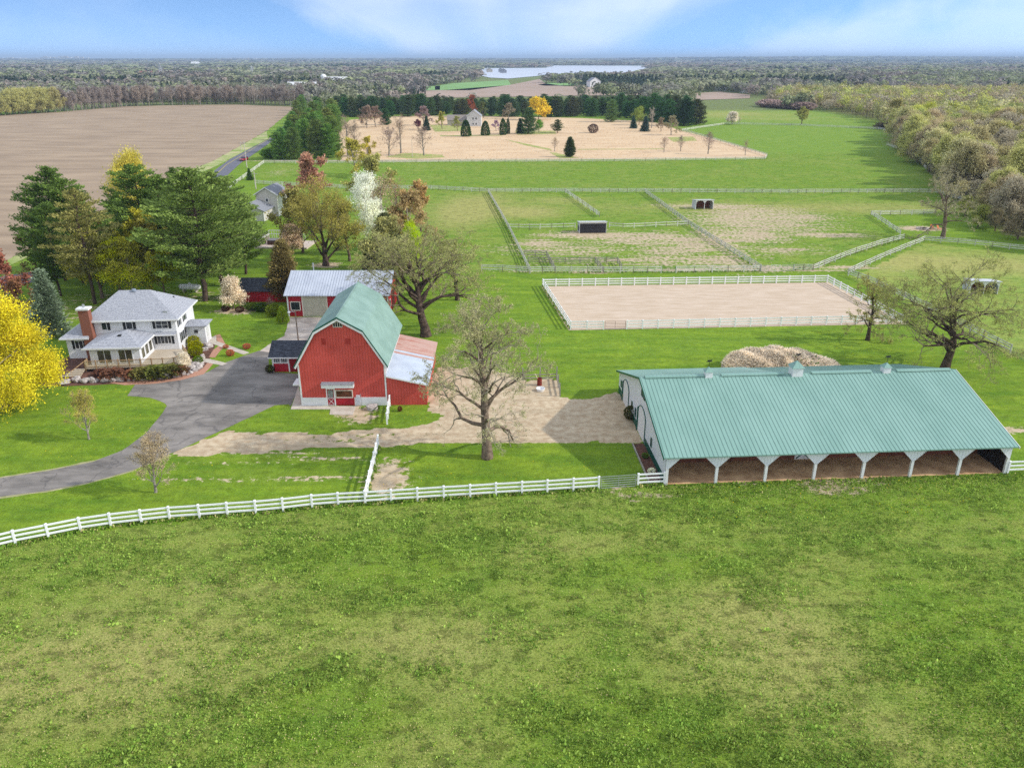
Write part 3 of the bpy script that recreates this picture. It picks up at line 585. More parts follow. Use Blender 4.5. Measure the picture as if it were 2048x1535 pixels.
# ------------------------------------------------------------------ small red shed beside the barn
def small_shed():
    ox, oy, _ = P(546.6, 743.2); t = thing('shed', 'small crimson shed with dark shingles tucked beside the red barn', 'shed', (ox, oy, 0), R(1))
    W, Dp = 5.2, 4.4
    MB().prism([(0, 0), (0, 2.15), (Dp / 2, 3.35), (Dp, 2.15), (Dp, 0)], 'x', .02, W).build('wall', CRIM, t)
    rf = MB(); rf.hull_slab([(-.35, -.4, 2.12), (W, -.4, 2.12), (W, Dp / 2, 3.55), (-.35, Dp / 2, 3.55)], .1); rf.hull_slab([(-.35, Dp / 2, 3.549), (W, Dp / 2, 3.549), (W, Dp + .4, 2.12), (-.35, Dp + .4, 2.12)], .1)
    rf.build('roof', SH_DARK, t)
    MB().box(-.38, W, -.47, -.41, 1.98, 2.12).build('fascia', WHITE, t)
    MB().box(0, .14, -.03, -.002, 0, 2.0).build('corner_trim', WHITE, t); MB().box(2.05, 2.2, -.03, -.002, 0, 2.0).build('corner_trim', WHITE, t)
    MB().box(.14, 2.05, -.025, -.002, 1.15, 2.0).build('window_panel', WHITE, t)
    window(t, '-y', -.026, .22, 1.05, 1.3, 1.9, 3, 2, WHITE, t=.05); window(t, '-y', -.026, 1.15, 1.98, 1.3, 1.9, 3, 2, WHITE, t=.05)
    d = MB().box(2.2, 3.5, -.025, -.002, 0, 1.98).build('door', mat('maroon_door', alb(140, 24, 34), .5), t)
    MB().box(2.28, 2.34, -.05, -.026, .9, 1.05).build('handle', CHROME, d)
small_shed()

# ------------------------------------------------------------------ crimson garage with a metal roof
def garage():
    ox, oy, _ = P(578, 632.5); t = thing('garage', 'crimson workshop garage with pale metal roof behind the red barn', 'garage', (ox, oy, 0), 0)
    W, Dp = 15.8, 10.4
    MB().prism([(0, 0), (0, 3.5), (Dp / 2, 5.85), (Dp, 3.5), (Dp, 0)], 'x', 0, W).build('wall', CRIM, t)
    rf = MB(); rf.hull_slab([(-.4, -.45, 3.5), (W + .4, -.45, 3.5), (W + .4, Dp / 2, 6.08), (-.4, Dp / 2, 6.08)], .1); rf.hull_slab([(-.4, Dp / 2, 6.079), (W + .4, Dp / 2, 6.079), (W + .4, Dp + .45, 3.5), (-.4, Dp + .45, 3.5)], .1)
    for i in range(38): x = -.3 + i * .43; rf.bar((x, -.45, 3.51), (x, Dp / 2, 6.09), .05, .05)
    rf.build('roof', G_METAL, t)
    for bx in ((-.06, .16, -.04, -.002), (W - .2, W + .03, -.04, -.002), (W + .003, W + .03, Dp - .3, Dp - .1)): MB().box(*bx, 0, 3.4).build('corner_trim', WHITE, t)
    MB().box(2.25, 2.42, -.05, -.002, 0, 3.35).box(6.1, 6.28, -.05, -.002, 0, 3.35).box(2.42, 6.1, -.05, -.002, 3.2, 3.35).build('door_frame', CREAMT, t)
    MB().box(2.42, 6.1, -.03, -.002, .02, 3.2).build('overhead_door', mat('beige_door', alb(196, 192, 172), .6, None, 1, rib=(2, .4, .06, .5)), t)
    window(t, '-y', 0, .4, 2.0, .95, 2.45, 1, 1, CREAMT, t=.13)
    d = MB().box(W + .002, W + .04, 3.4, 6.4, 0, 3.0).build('side_door', mat('dark_maroon', alb(90, 20, 26), .6), t)
    window(t, '+x', W, 1.0, 2.2, 1.2, 2.3, 1, 1, WHITE)
    MB().tube((3.0, 6.2, 5.5), (3.0, 6.2, 6.9), .10).tube((3.0, 6.2, 6.88), (3.0, 6.2, 7.0), .16).build('stovepipe', GALV, t)
garage()

def low_shed():
    ox, oy, _ = P(482, 603.5); t = thing('shed', 'low crimson shed with black shingles left of the workshop garage', 'shed', (ox, oy, 0), 0)
    W, Dp = 8.3, 5.0
    MB().prism([(0, 0), (0, 2.0), (Dp / 2, 3.3), (Dp, 2.0), (Dp, 0)], 'x', 0, W).build('wall', CRIM, t)
    rf = MB(); rf.hull_slab([(-.3, -.4, 1.95), (W + .3, -.4, 1.95), (W + .3, Dp / 2, 3.5), (-.3, Dp / 2, 3.5)], .1); rf.hull_slab([(-.3, Dp / 2, 3.499), (W + .3, Dp / 2, 3.499), (W + .3, Dp + .4, 1.95), (-.3, Dp + .4, 1.95)], .1)
    rf.build('roof', SH_DARK, t); MB().box(W - .12, W + .02, -.03, -.002, 0, 1.9).build('corner_trim', WHITE, t)
    MB().box(1.2, 3.2, -.03, -.002, 0, 1.85).build('door', CRIMP, t)
low_shed()

# ------------------------------------------------------------------ long white stable with the green roof
def stable():
    ox, oy, _ = P(1329, 970); t = thing('stable', 'long white stable with sea green ribbed metal roof and arched open front', 'stable', (ox, oy, 0), R(3.8))
    L, D = 33.9, 22.6
    rf = MB(); RY, RZ = 11.3, 6.5
    rf.hull_slab([(-.35, -.35, 3.12), (L + .35, -.35, 3.12), (L + .35, RY, RZ), (-.35, RY, RZ)], .12)
    rf.hull_slab([(-.35, RY, RZ - .001), (15.4, RY, RZ - .001), (15.4, 22.95, 2.72), (-.35, 22.95, 2.72)], .12)
    rf.hull_slab([(15.4, RY, RZ - .001), (L + .35, RY, RZ - .001), (L + .35, 22.1, 2.95), (15.4, 22.1, 2.95)], .12)
    n = int((L + .6) / .42)
    for i in range(n + 1):
        x = -.21 + i * .42; rf.bar((x, -.35, 3.13), (x, RY, RZ + .01), .04, .035); rf.bar((x, RY, RZ + .01), (x, 22.0, 3.0), .04, .035)
    rf.build('roof', G_ROOF, t)
    for a, b in ((.2, 6.6), (8.4, 15.2), (18.2, 24.8), (27.6, 33.6)): MB().prism([(RY - .28, RZ - .0), (RY - .2, RZ + .14), (RY + .2, RZ + .14), (RY + .28, RZ)], 'x', a, b).build('ridge_vent', G_ROOF, t)
    MB().box(0.0, .12, .13, .2, 0, 3).build('end_post', WHITE, t)
    MB().prism([(.13, 0), (.13, 3.1), (RY, 6.34), (22.8, 2.62), (22.8, 0)], 'x', 0, .12).build('gable_wall', STEELW, t)
    MB().prism([(.13, 0), (.13, 3.1), (RY, 6.34), (21.9, 2.85), (21.9, 0)], 'x', L - .12, L).build('gable_wall', STEELW, t)
    MB().box(.12, 15.3, 22.68, 22.8, 0, 2.6).box(15.3, L - .12, 21.8, 21.9, 0, 2.8).build('rear_wall', STEELWX, t)
    for ya, yb in ((.15, 8.5), (12.6, 16.7), (20.4, 22.8)): MB().box(-.03, -.002, ya, yb, 0, .8).build('base_skirt', G_TRIM, t)
    MB().bar((-.38, -.4, 3.02), (-.38, RY, 6.40), .06, .22).bar((-.38, RY, 6.40), (-.38, 22.95, 2.62), .06, .22).build('rake_trim', G_TRIM, t)
    MB().bar((L + .38, -.4, 3.02), (L + .38, RY, 6.40), .06, .22).bar((L + .38, RY, 6.40), (L + .38, 22.1, 2.85), .06, .22).build('rake_trim', WHITE, t)
    for y0, y1, zt in ((8.7, 12.0, 3.45), (17.0, 20.1, 3.1)):
        zc = zt - .95; yc = (y0 + y1) / 2; hw = (y1 - y0) / 2
        arc = [(yc + hw * math.cos(a), zc + .95 * math.sin(a)) for a in [math.pi * k / 12 for k in range(13)]]
        d = MB().prism([(y1, 0)] + arc + [(y0, 0)], 'x', -.03, -.002).build('arched_door', WHITE, t)
        tr = MB(); pts = [(y1, 0)] + arc + [(y0, 0)]
        for p, q in zip(pts[:-1], pts[1:]): tr.tube((-.05, p[0], p[1]), (-.05, q[0], q[1]), .05, n=4)
        tr.box(-.16, -.04, y1 - .02, y1 + .16, 0, zc + .3); tr.build('door_trim', G_TRIM, d)
    for y, z0, z1 in ((5.6, 1.1, 2.1), (15.0, 1.1, 2.0), (13.1, 1.0, 2.0), (21.1, 1.2, 2.0)): window(t, '-x', 0, y, y + .55, z0, z1, 1, 2, G_TRIM, t=.08)
    for y in (9.6, 10.6): window(t, '-x', 0, y, y + .7, 4.5, 5.3, 1, 2, G_TRIM, t=.09)
    # open front: posts, knees and header
    xs = [.14 + i * (L - .28) / 7 for i in range(8)]
    hd = MB().box(0.0, L, .0, .1, 2.93, 3.13)
    for i, x in enumerate(xs):
        l = x - 1.22 if i else 0.0; r = x + 1.22 if i < 7 else L
        hd.prism([(l, 2.93), (r, 2.93), (x + .13 if i < 7 else L, 1.82), (x - .13 if i else 0.0, 1.82)], 'y', .001, .099)
    hd.build('header', STEELWX, t)
    ed = MB()
    for i in range(7):
        a = xs[i] + 1.24; b2 = xs[i + 1] - 1.24; ed.bar((xs[i] + .15, -.01, 1.84), (a, -.01, 2.93), .05, .07); ed.bar((a, -.01, 2.90), (b2, -.01, 2.90), .05, .07); ed.bar((b2, -.01, 2.93), (xs[i + 1] - .15, -.01, 1.84), .05, .07)
    ed.build('opening_trim', WHITE, t)
    for x in xs: MB().box(x - .13, x + .13, -.03, .2, 0, 1.82).build('post', WHITE, t)
    MB().box(.13, L - .13, .12, 4.3, .005, .04).build('stall_floor', M_BARNFL, t)
    MB().box(.13, L - .13, 4.3, 4.4, 0, 4.3).build('partition', BROWNW, t)
    dd = MB().box(14.4, 16.0, 4.22, 4.298, .0, 2.0).build('stall_door', WHITE, t)
    MB().bar((14.55, 4.2, .15), (15.85, 4.2, 1.3), .03, .12).bar((14.55, 4.19, 1.3), (15.85, 4.19, .15), .03, .12).box(14.4, 16.0, 4.17, 4.21, 1.3, 1.42).build('cross_brace', G_TRIM, dd)
    MB().box(11.0, 14.3, 4.22, 4.296, .95, 1.05).box(7.6, 10.2, 4.22, 4.296, .85, .95).box(16.2, 20.0, 4.22, 4.296, .95, 1.03).build('kick_rail', mat('pale_board', alb(190, 170, 150), .8), t)
    MB().prism([(.2, 0), (4.3, 0), (4.3, 4.1), (.2, 3.0)], 'x', L - .2, L - .125).build('end_boards', DARKW, t)
    for x, r in ((7.0, .38), (16.5, .56), (26.4, .38)):
        c = MB().box(x - r, x + r, RY - r, RY + r, RZ - .25, RZ + r * 1.45).build('cupola', WHITE, t)
        z0 = RZ + r * 1.45; s = r * 1.25
        MB().add([(x - s, RY - s, z0), (x + s, RY - s, z0), (x + s, RY + s, z0), (x - s, RY + s, z0), (x, RY, z0 + r * 1.25)], [(3, 2, 1, 0), (0, 1, 4), (1, 2, 4), (2, 3, 4), (3, 0, 4)]).build('cupola_roof', G_ROOF, c)
        zt = z0 + r * 1.2
        MB().tube((x, RY, zt), (x, RY, zt + .8), .025, n=5).box(x - .35, x + .35, RY - .015, RY + .015, zt + .55, zt + .60).prism([(x - .2, zt + .62), (x + .22, zt + .62), (x + .3, zt + .85), (x + .02, zt + .74), (x - .24, zt + .8)], 'y', RY - .012, RY + .012).build('weathervane', BLACK, c)
stable()

# ------------------------------------------------------------------ white farmhouse
def hip(b, x0, x1, y0, y1, z0, rx0, rx1, ry, rz, t=.14):
    A = (x0, y0, z0); B = (x1, y0, z0); C_ = (x1, y1, z0); D_ = (x0, y1, z0); E_ = (rx0, ry, rz); F_ = (rx1, ry, rz)
    low = [(p[0], p[1], p[2] - t) for p in (A, B, C_, D_)]
    b.add([A, B, C_, D_, E_, F_] + low, [(0, 1, 5, 4), (1, 2, 5), (2, 3, 4, 5), (3, 0, 4), (9, 8, 7, 6), (0, 6, 7, 1), (1, 7, 8, 2), (2, 8, 9, 3), (3, 9, 6, 0)])
def farmhouse():
    t = thing('farmhouse', 'white two storey farmhouse with grey hip roof, sun porch and brick chimney', 'house', (-45.6, 101.0, 0), R(5))
    MB().box(-11.6, -.15, 0, 8.1, 0, 4.98).build('wall', SIDING, t)
    b = MB(); hip(b, -12.15, .42, -.52, 8.65, 5.06, -8.4, -4.3, 4.2, 7.95); r = b.build('roof', SH_GREY, t)
    MB().tube((-6.3, 4.0, 7.8), (-6.3, 4.0, 8.12), .28, n=12).build('roof_vent', mat('vent_grey', alb(150, 160, 176), .4), r)
    for p in ((-3.6, 4.8, 7.3), (-1.7, 5.6, 6.3)): MB().tube((p[0], p[1], p[2] - .2), (p[0], p[1], p[2] + .25), .09).build('vent_pipe', BLACK, r)
    MB().box(-1.75, -1.15, .5, .6, 5.5, 5.9).tube((-1.5, .8, 5.2), (-1.5, .7, 6.0), .03).build('antenna', GALV, r)
    MB().box(-12.2, .47, -.60, -.53, 4.86, 5.07).box(.43, .50, -.53, 8.7, 4.86, 5.07).box(-12.22, -12.16, -.53, 8.7, 4.86, 5.07).build('gutter', WHITE, t)
    # left wing
    w = MB().box(-14.4, -11.61, -.9, 5.3, 0, 2.95).build('wing_wall', SIDING, t)
    b = MB(); hip(b, -14.95, -11.3, -1.38, 5.75, 3.0, -12.4, -11.3, 2.2, 4.75); b.build('wing_roof', SH_GREY, t)
    MB().box(-15.0, -11.2, -1.46, -1.39, 2.82, 3.01).box(-15.03, -14.96, -1.39, 5.8, 2.82, 3.01).build('gutter', WHITE, t)
    window(t, '-y', -.9, -13.35, -11.75, 1.35, 2.55, 3, 1, shutters=-1)
    # chimney
    c = MB().box(-12.05, -10.75, -1.0, -.02, 0, 6.75).build('chimney', BRICK, t)
    MB().box(-12.2, -10.6, -1.15, .1, 6.75, 7.0).build('chimney_cap', mat('cap_white', (.78, .78, .76), .7), c); MB().tube((-11.4, -.45, 7.0), (-11.4, -.45, 7.4), .16).build('flue', GALV, c)
    # sun porch
    MB().box(-9.75, -3.45, -5.2, -.001, 0, 2.95).build('porch_wall', SIDING, t)
    ap = (-6.3, -1.3, 3.95); b = MB()
    b.add([(-10.35, -5.65, 3.0), (-3.0, -5.65, 3.0), ap, (-10.35, -.001, 3.0), (-3.0, -.001, 3.0), (-6.3, -.001, 3.72), (-10.35, -5.65, 2.86), (-3.0, -5.65, 2.86), (-10.35, -.001, 2.86), (-3.0, -.001, 2.86)],
          [(0, 1, 2), (3, 0, 2, 5), (1, 4, 5, 2), (3, 5, 4, 9, 8), (6, 8, 9, 7), (0, 6, 7, 1), (3, 8, 6, 0), (1, 7, 9, 4)]); pr_ = b.build('porch_roof', SH_GREY, t)
    MB().box(-6.8, -6.4, -2.9, -2.5, 3.5, 3.78).build('roof_vent', BLACK, pr_)
    MB().box(-10.42, -2.93, -5.73, -5.66, 2.82, 3.02).box(-2.99, -2.92, -5.66, -.6, 2.82, 3.02).build('gutter', WHITE, t)
    for a in (-8.85, -6.2):
        window(t, '-y', -5.2, a, a + 1.85, .68, 2.62, 2, 1, WHITE, GLASSW, t=.1, name='patio_door')
    for y in (-4.7, -3.3, -1.9): window(t, '+x', -3.45, y, y + 1.1, 1.0, 2.5, 1, 1, WHITE, GLASSW)
    # skirt roof between storeys, windows
    MB().hull_slab([(-2.99, -.62, 2.92), (-.12, -.62, 2.92), (-.12, -.001, 3.2), (-2.99, -.001, 3.2)], .1).build('skirt_roof', SH_GREY, t)
    MB().box(-2.99, -.1, -.70, -.63, 2.78, 2.94).build('gutter', WHITE, t)
    window(t, '-y', 0, -2.9, -1.0, 1.42, 2.62, 4, 1, shutters=2)
    window(t, '-y', 0, -2.78, -1.12, 3.62, 4.74, 2, 2, shutters=2, sw=.36)
    window(t, '-y', 0, -6.65, -5.75, 3.65, 4.72, 1, 1, shutters=2, sw=.36)
    window(t, '-y', 0, -9.85, -9.1, 3.62, 4.72, 1, 1, shutters=1, sw=.36)
    for y0, y1, z0, z1 in ((1.0, 2.0, 3.5, 4.6), (3.4, 4.4, 3.5, 4.6), (1.2, 2.9, 1.2, 2.6), (3.5, 4.6, 1.2, 2.6)): window(t, '+x', -.15, y0, y1, z0, z1, 1 if y1 - y0 < 1.5 else 2, 1, shutters=2, sw=.25)
    MB().box(-3.42, -3.34, -.1, -.002, .6, 4.9).build('downspout', WHITE, t)
    # entry annex
    MB().box(-.149, 2.45, 3.7, 6.1, 0, 2.68).build('entry_wall', SIDING, t)
    b = MB(); hip(b, -.14, 2.85, 3.3, 6.5, 2.76, .3, 1.6, 4.9, 3.3, .12); b.build('entry_roof', SH_GREY, t)
    window(t, '-y', 3.7, .85, 1.55, 1.55, 2.2, 1, 1); d = MB().box(2.452, 2.50, 4.3, 5.2, .1, 2.15).build('entry_door', mat('door_white', (.7, .7, .7), .4), t); MB().box(2.50, 2.54, 4.4, 4.46, 1.0, 1.1).build('handle', CHROME, d)
farmhouse()

def deck():
    t = thing('deck', 'weathered wooden deck with slatted railing round the farmhouse porch', 'deck', (-45.6, 101.0, 0), R(5))
    pl = [(-10.2, -6.35), (1.0, -6.1), (1.9, -3.4), (.7, -.6), (.7, -.02), (-3.40, -.02), (-3.40, -5.25), (-10.2, -5.25)]
    MB().prism(pl, 'z', .45, .6).build('deck_floor', TANW, t)
    MB().prism([(p[0] * .985, p[1] * .97) for p in pl], 'z', .02, .449).build('deck_frame', DARKW, t)
    runs = [((-10.15, -6.3), (.95, -6.05), 8), ((.95, -6.05), (1.85, -3.4), 3), ((-10.15, -6.3), (-10.15, -5.4), 1), ((1.85, -3.4), (.75, -1.3), 1)]
    rl = MB(); ba = MB()
    for (p, q, n) in runs:
        rl.bar((*p, 1.5), (*q, 1.5), .1, .06); rl.bar((*p, .72), (*q, .72), .05, .06)
        l = math.hypot(q[0] - p[0], q[1] - p[1]); k = int(l / .14)
        for i in range(k):
            f = (i + .5) / k; x = p[0] + (q[0] - p[0]) * f; y = p[1] + (q[1] - p[1]) * f; ba.box(x - .02, x + .02, y - .02, y + .02, .72, 1.48)
        for i in range(n + 1):
            f = i / n; x = p[0] + (q[0] - p[0]) * f; y = p[1] + (q[1] - p[1]) * f
            if not (i == 0 and p != (-10.15, -6.3)): MB().box(x - .06, x + .06, y - .06, y + .06, .1, 1.62).build('post', RAILW, t)
    rl.build('railing', RAILW, t); tag(ba.build('balusters', mat('baluster_wood', alb(206, 190, 150), .8), t), kind='stuff')
    for i in range(4): MB().box(-11.6 - i * .32, -10.21 - i * .0, -6.5 - i * .45, -6.1 - i * .45, .36 - i * .11, .46 - i * .11).build('step', TANW, t)
    MB().bar((-10.2, -6.35, 1.45), (-11.0, -8.3, .95), .07, .07).bar((-11.0, -8.3, 0), (-11.02, -8.3, 1.0), .08, .08).build('stair_rail', RAILW, t)
deck()

# ------------------------------------------------------------------ neighbour's house and terrace
def simple_house(name, label, cat, u, v, rz, W, Dp, H, RH, wall, roof, wins=(), along='x', group=None, ov=.4, trim=True):
    x, y, _ = P(u, v); t = thing(name, label, cat, (x, y, 0), R(rz), group)
    if along == 'x':
        MB().prism([(0, 0), (0, H), (Dp / 2, H + RH), (Dp, H), (Dp, 0)], 'x', 0, W).build('wall', wall, t)
        rf = MB(); k = RH / (Dp / 2) * ov
        rf.hull_slab([(-ov, -ov, H - k + .12), (W + ov, -ov, H - k + .12), (W + ov, Dp / 2, H + RH + .12), (-ov, Dp / 2, H + RH + .12)], .1)
        rf.hull_slab([(-ov, Dp / 2, H + RH + .119), (W + ov, Dp / 2, H + RH + .119), (W + ov, Dp + ov, H - k + .12), (-ov, Dp + ov, H - k + .12)], .1)
    else:
        MB().prism([(0, 0), (W, 0), (W, H), (W / 2, H + RH), (0, H)], 'y', 0, Dp).build('wall', wall, t)
        rf = MB(); k = RH / (W / 2) * ov
        rf.hull_slab([(-ov, -ov, H - k + .12), (W / 2, -ov, H + RH + .12), (W / 2, Dp + ov, H + RH + .12), (-ov, Dp + ov, H - k + .12)], .1)
        rf.hull_slab([(W / 2, -ov, H + RH + .119), (W + ov, -ov, H - k + .12), (W + ov, Dp + ov, H - k + .12), (W / 2, Dp + ov, H + RH + .119)], .1)
        if trim: MB().bar((-ov, -ov - .03, H - k + .0), (W / 2, -ov - .03, H + RH + 0), .05, .22).bar((W / 2, -ov - .03, H + RH), (W + ov, -ov - .03, H - k), .05, .22).build('rake_trim', WHITE, t)
    rf.build('roof', roof, t)
    for (f, a0, a1, z0, z1) in wins:
        window(t, f, W if f == '+x' else 0, a0, a1, z0, z1, 1 if a1 - a0 < 1.3 else 2, 1, WHITE, t=.12)
    return t
nb = simple_house('house', 'grey two storey house, its sunlit side coloured cream, half hidden behind the tall pines', 'house', 516, 432, -6, 5.6, 7.5, 5.6, 1.7, GREY_S, SH_MID, [('-y', 2.5, 3.3, 3.6, 4.6), ('+x', 1.2, 2.0, 3.5, 4.6), ('+x', 4.2, 5.0, 3.5, 4.6), ('+x', 1.2, 2.2, 1, 2.4), ('+x', 5.0, 6.0, 1, 2.4)], along='y')
MB().box(5.602, 5.64, .0, 7.5, 0, 5.5).build('side_wall', SIDE_LIT, nb)  # sun on this side is put into the colour: a paler siding panel
MB().prism([(-3.5, 0), (4.4, 0), (4.4, 2.6), (.5, 4.2), (-3.5, 2.6)], 'y', -6.5, -.01).build('garage_wall', GREY_S, nb)
rf = MB(); rf.hull_slab([(-3.9, -6.9, 2.5), (.5, -6.9, 4.35), (.5, -.01, 4.35), (-3.9, -.01, 2.5)], .1); rf.hull_slab([(.5, -6.9, 4.349), (4.8, -6.9, 2.5), (4.8, -.01, 2.5), (.5, -.01, 4.349)], .1); rf.build('garage_roof', SH_MID, nb)
MB().box(4.4, 4.46, -6.6, -6.4, 0, 2.5).build('downspout', WHITE, nb)

def terrace():
    x, y, _ = P(508, 497); t = thing('terrace', 'raised patio with white railing and a covered hot tub behind the neighbouring house', 'patio', (x, y, 0), R(-4))
    MB().box(0, 11.5, 0, 7.0, 0, .35).build('patio_slab', mat('pale_paving', alb(214, 200, 186), .9, alb(188, 170, 156), 1.2), t)
    MB().box(-1.6, .9, .6, 7, .352, 1.5).build('deck_box', BROWNW, t); MB().box(-1.7, 1.0, .5, 7.1, 1.5, 1.6).build('deck_floor', TANW, t)
    rl = MB()
    for p, q in (((1.0, .5), (1.0, 7.1)), ((1.0, 7.1), (9.0, 7.1)), ((-1.7, .5), (-1.7, 7.1))):
        for z in (1.7, 2.5): rl.bar((*p, z), (*q, z), .08, .10)
        for i in range(16): f = i / 15; rl.box(p[0] + (q[0] - p[0]) * f - .035, p[0] + (q[0] - p[0]) * f + .035, p[1] + (q[1] - p[1]) * f - .035, p[1] + (q[1] - p[1]) * f + .035, .4, 2.5)
    rl.build('railing', WHITE, t)
    MB().box(2.2, 4.6, 2.2, 4.5, .352, 1.2).build('hot_tub', mat('tub_brown', alb(90, 66, 56), .6), t); MB().box(2.15, 4.65, 2.15, 4.55, 1.2, 1.35).build('tub_cover', mat('tub_cover', alb(120, 116, 116), .6), t)
    rg = random.Random(3)
    for i in range(9): xx = 6 + i * .55; MB().box(xx, xx + .4, .3 + rg.random() * .3, .8 + rg.random() * .4, .352, .352 + .3 + rg.random() * .4).build('planter_stone', ROCK, t)
terrace()

# ------------------------------------------------------------------ run-in shelters
def run_in(name, label, u, v, rz, W, Dp, H, front, mroof, closed):
    x, y, _ = P(u, v); t = thing(name, label, 'shelter', (x, y, 0), R(rz))
    w = MB().prism([(0, 0), (0, H), (Dp, H - .5), (Dp, 0)], 'x', 0, .1).prism([(0, 0), (0, H), (Dp, H - .5), (Dp, 0)], 'x', W - .1, W).box(.1, W - .1, Dp - .1, Dp, 0, H - .55); w.build('wall', mat('shed_white', alb(214, 216, 220), .6, alb(190, 192, 196), 2), t)
    MB().hull_slab([(-.2, -.35, H + .1), (W + .2, -.35, H + .1), (W + .2, Dp + .2, H - .42), (-.2, Dp + .2, H - .42)], .1).build('roof', mroof, t)
    if closed:
        MB().box(.1, W - .1, .02, .1, .05, H - .35).build('front_boards', mat('black_boards', alb(30, 30, 34), .8, alb(58, 56, 60), 3, .5, .75, rib=(0, .32, .1, .8)), t); MB().box(.0, W, -.02, .019, H - .35, H).build('fascia', WHITE, t)
        MB().box(-.012, -.002, .2, Dp - .1, .3, 1.5).build('dark_panel', mat('side_dark', alb(110, 110, 116), .8, None, 3), t)
    else:
        fr = MB().box(0, W, -.02, .06, H - .22, H)
        for x0 in (0.06, W / 2, W - .06):
            fr.box(x0 - .07, x0 + .07, -.02, .06, 0, H - .22)
            if x0 > .5: fr.prism([(x0 - .6, H - .22), (x0 - .07, H - .22), (x0 - .07, H - .8)], 'y', -.015, .055)
            if x0 < W - .5: fr.prism([(x0 + .07, H - .22), (x0 + .6, H - .22), (x0 + .07, H - .8)], 'y', -.015, .055)
        fr.build('front_frame', WHITE, t)
        MB().box(.1, W - .1, Dp - .2, Dp - .101, 0, H - .56).build('lining', BROWNW, t)
run_in('run_in_shelter', 'white roofed shelter with closed black board front in the middle paddock', 1158.6, 466.5, 3, 6.3, 3.3, 2.6, None, mat('shed_roof', alb(222, 224, 226), .5, alb(190, 192, 196), 1), True)
run_in('run_in_shelter', 'small open shelter with two white framed brown bays in the far paddock', 1390.5, 418.8, 4, 4.9, 3.4, 2.5, None, MATS['shed_roof'], False)
run_in('run_in_shelter', 'white open shelter standing behind the big oak in the right paddock', 1938, 586, -8, 4.6, 3.2, 2.2, None, MATS['shed_roof'], False)

# ------------------------------------------------------------------ far farms and houses
FARW = mat('far_white_wall', (.72, .72, .72), .7); FARG = mat('far_grey_roof', alb(150, 152, 160), .8); FARR = mat('far_red_wall', alb(150, 84, 74), .8); FART = mat('far_tan_wall', alb(200, 190, 174), .8)
def win5(W, H): return [('-y', W * f, W * f + 1.1, H - 1.9, H - .7) for f in (.15, .45, .75)]
simple_house('farmhouse', 'pale grey gabled house beyond the dry prairie', 'house', 934, 253, 0, 8.5, 10, 6.0, 3.2, mat('pale_grey_siding', alb(214, 214, 214), .7), FARG, [('-y', 3.2, 4.2, 3.8, 5.2), ('-y', 5.0, 6.0, 3.8, 5.2), ('-y', 3.2, 4.2, .8, 2.2), ('-y', 5.0, 6.0, .8, 2.2)], along='y')
simple_house('garage', 'low tan garage wing left of the pale grey prairie house', 'garage', 895, 251, 0, 13, 8, 3.2, 2.6, FART, mat('brown_roof', alb(150, 140, 132), .8), [])
simple_house('house', 'white gabled house across the lake side field', 'house', 1180, 175, 20, 16, 12, 8, 5, FARW, FARG, win5(16, 8), along='y')
simple_house('house', 'long low grey house below the dark pines near the lake', 'house', 1288, 169, 0, 34, 14, 6, 6, mat('far_grey_wall', alb(176, 178, 186), .8), FARG, win5(34, 6))
simple_house('house', 'white house between budding trees at the top of the green pasture', 'house', 1483, 186, 0, 14, 9, 6, 4, FARW, FARG, win5(14, 6))
simple_house('greenhouse', 'low rounded white greenhouse at the edge of the brown field', 'greenhouse', 1431, 182, 0, 14, 7, 2, 2.4, FARW, FARW)
simple_house('house', 'tiny white house among dark conifers on the far left', 'house', 90, 170, 15, 14, 12, 6, 6, FARW, FARG, win5(14, 6), along='y')
simple_house('farm_building', 'red farm building left of the power pylon', 'barn', 278, 157, 0, 46, 16, 8, 6, FARR, mat('far_red_roof', alb(150, 100, 92), .8), win5(46, 8))
simple_house('farm_building', 'long white farm shed at the foot of the power pylon', 'barn', 322, 158, 0, 30, 14, 6, 4, FARW, FARG, win5(30, 6))
simple_house('farm_building', 'white barn nearest the silo behind the bare tree row', 'barn', 655, 178, 0, 26, 14, 9, 6, FARW, FARW, win5(26, 9))
simple_house('farm_building', 'long red shed seen through the bare tree row', 'barn', 575, 186, 0, 34, 12, 7, 5, FARR, FARW, win5(34, 7))
simple_house('farm_building', 'low white shed at the right end of the silo farm', 'barn', 694, 181, 0, 16, 10, 4, 4, FARW, FARW, win5(16, 4))
simple_house('house', 'white house seen between trunks of the bare tree row', 'house', 430, 197, 0, 12, 9, 6, 4, FARW, FARG, win5(12, 6))
simple_house('house', 'white house showing through bare trunks right of its neighbour', 'house', 458, 200, 0, 9, 9, 5, 4, FARW, FARG, win5(9, 5))
simple_house('farm_building', 'white barn on the ridge by the light field', 'barn', 382, 132.6, 0, 40, 30, 12, 10, FARW, FARW, win5(40, 12))
x, y, _ = P(649, 178)
t = thing('silo', 'white domed silo rising over the bare tree row', 'silo', (x, y, 0)); MB().lathe([(4, 0), (4, 14)], n=20).build('silo_wall', FARW, t); MB().lathe([(4.1, 14.002), (3.9, 16), (3.0, 17.4), (1.6, 18.2), (.2, 18.5)], n=20).build('dome', mat('dome_white', (.8, .8, .8), .4), t)
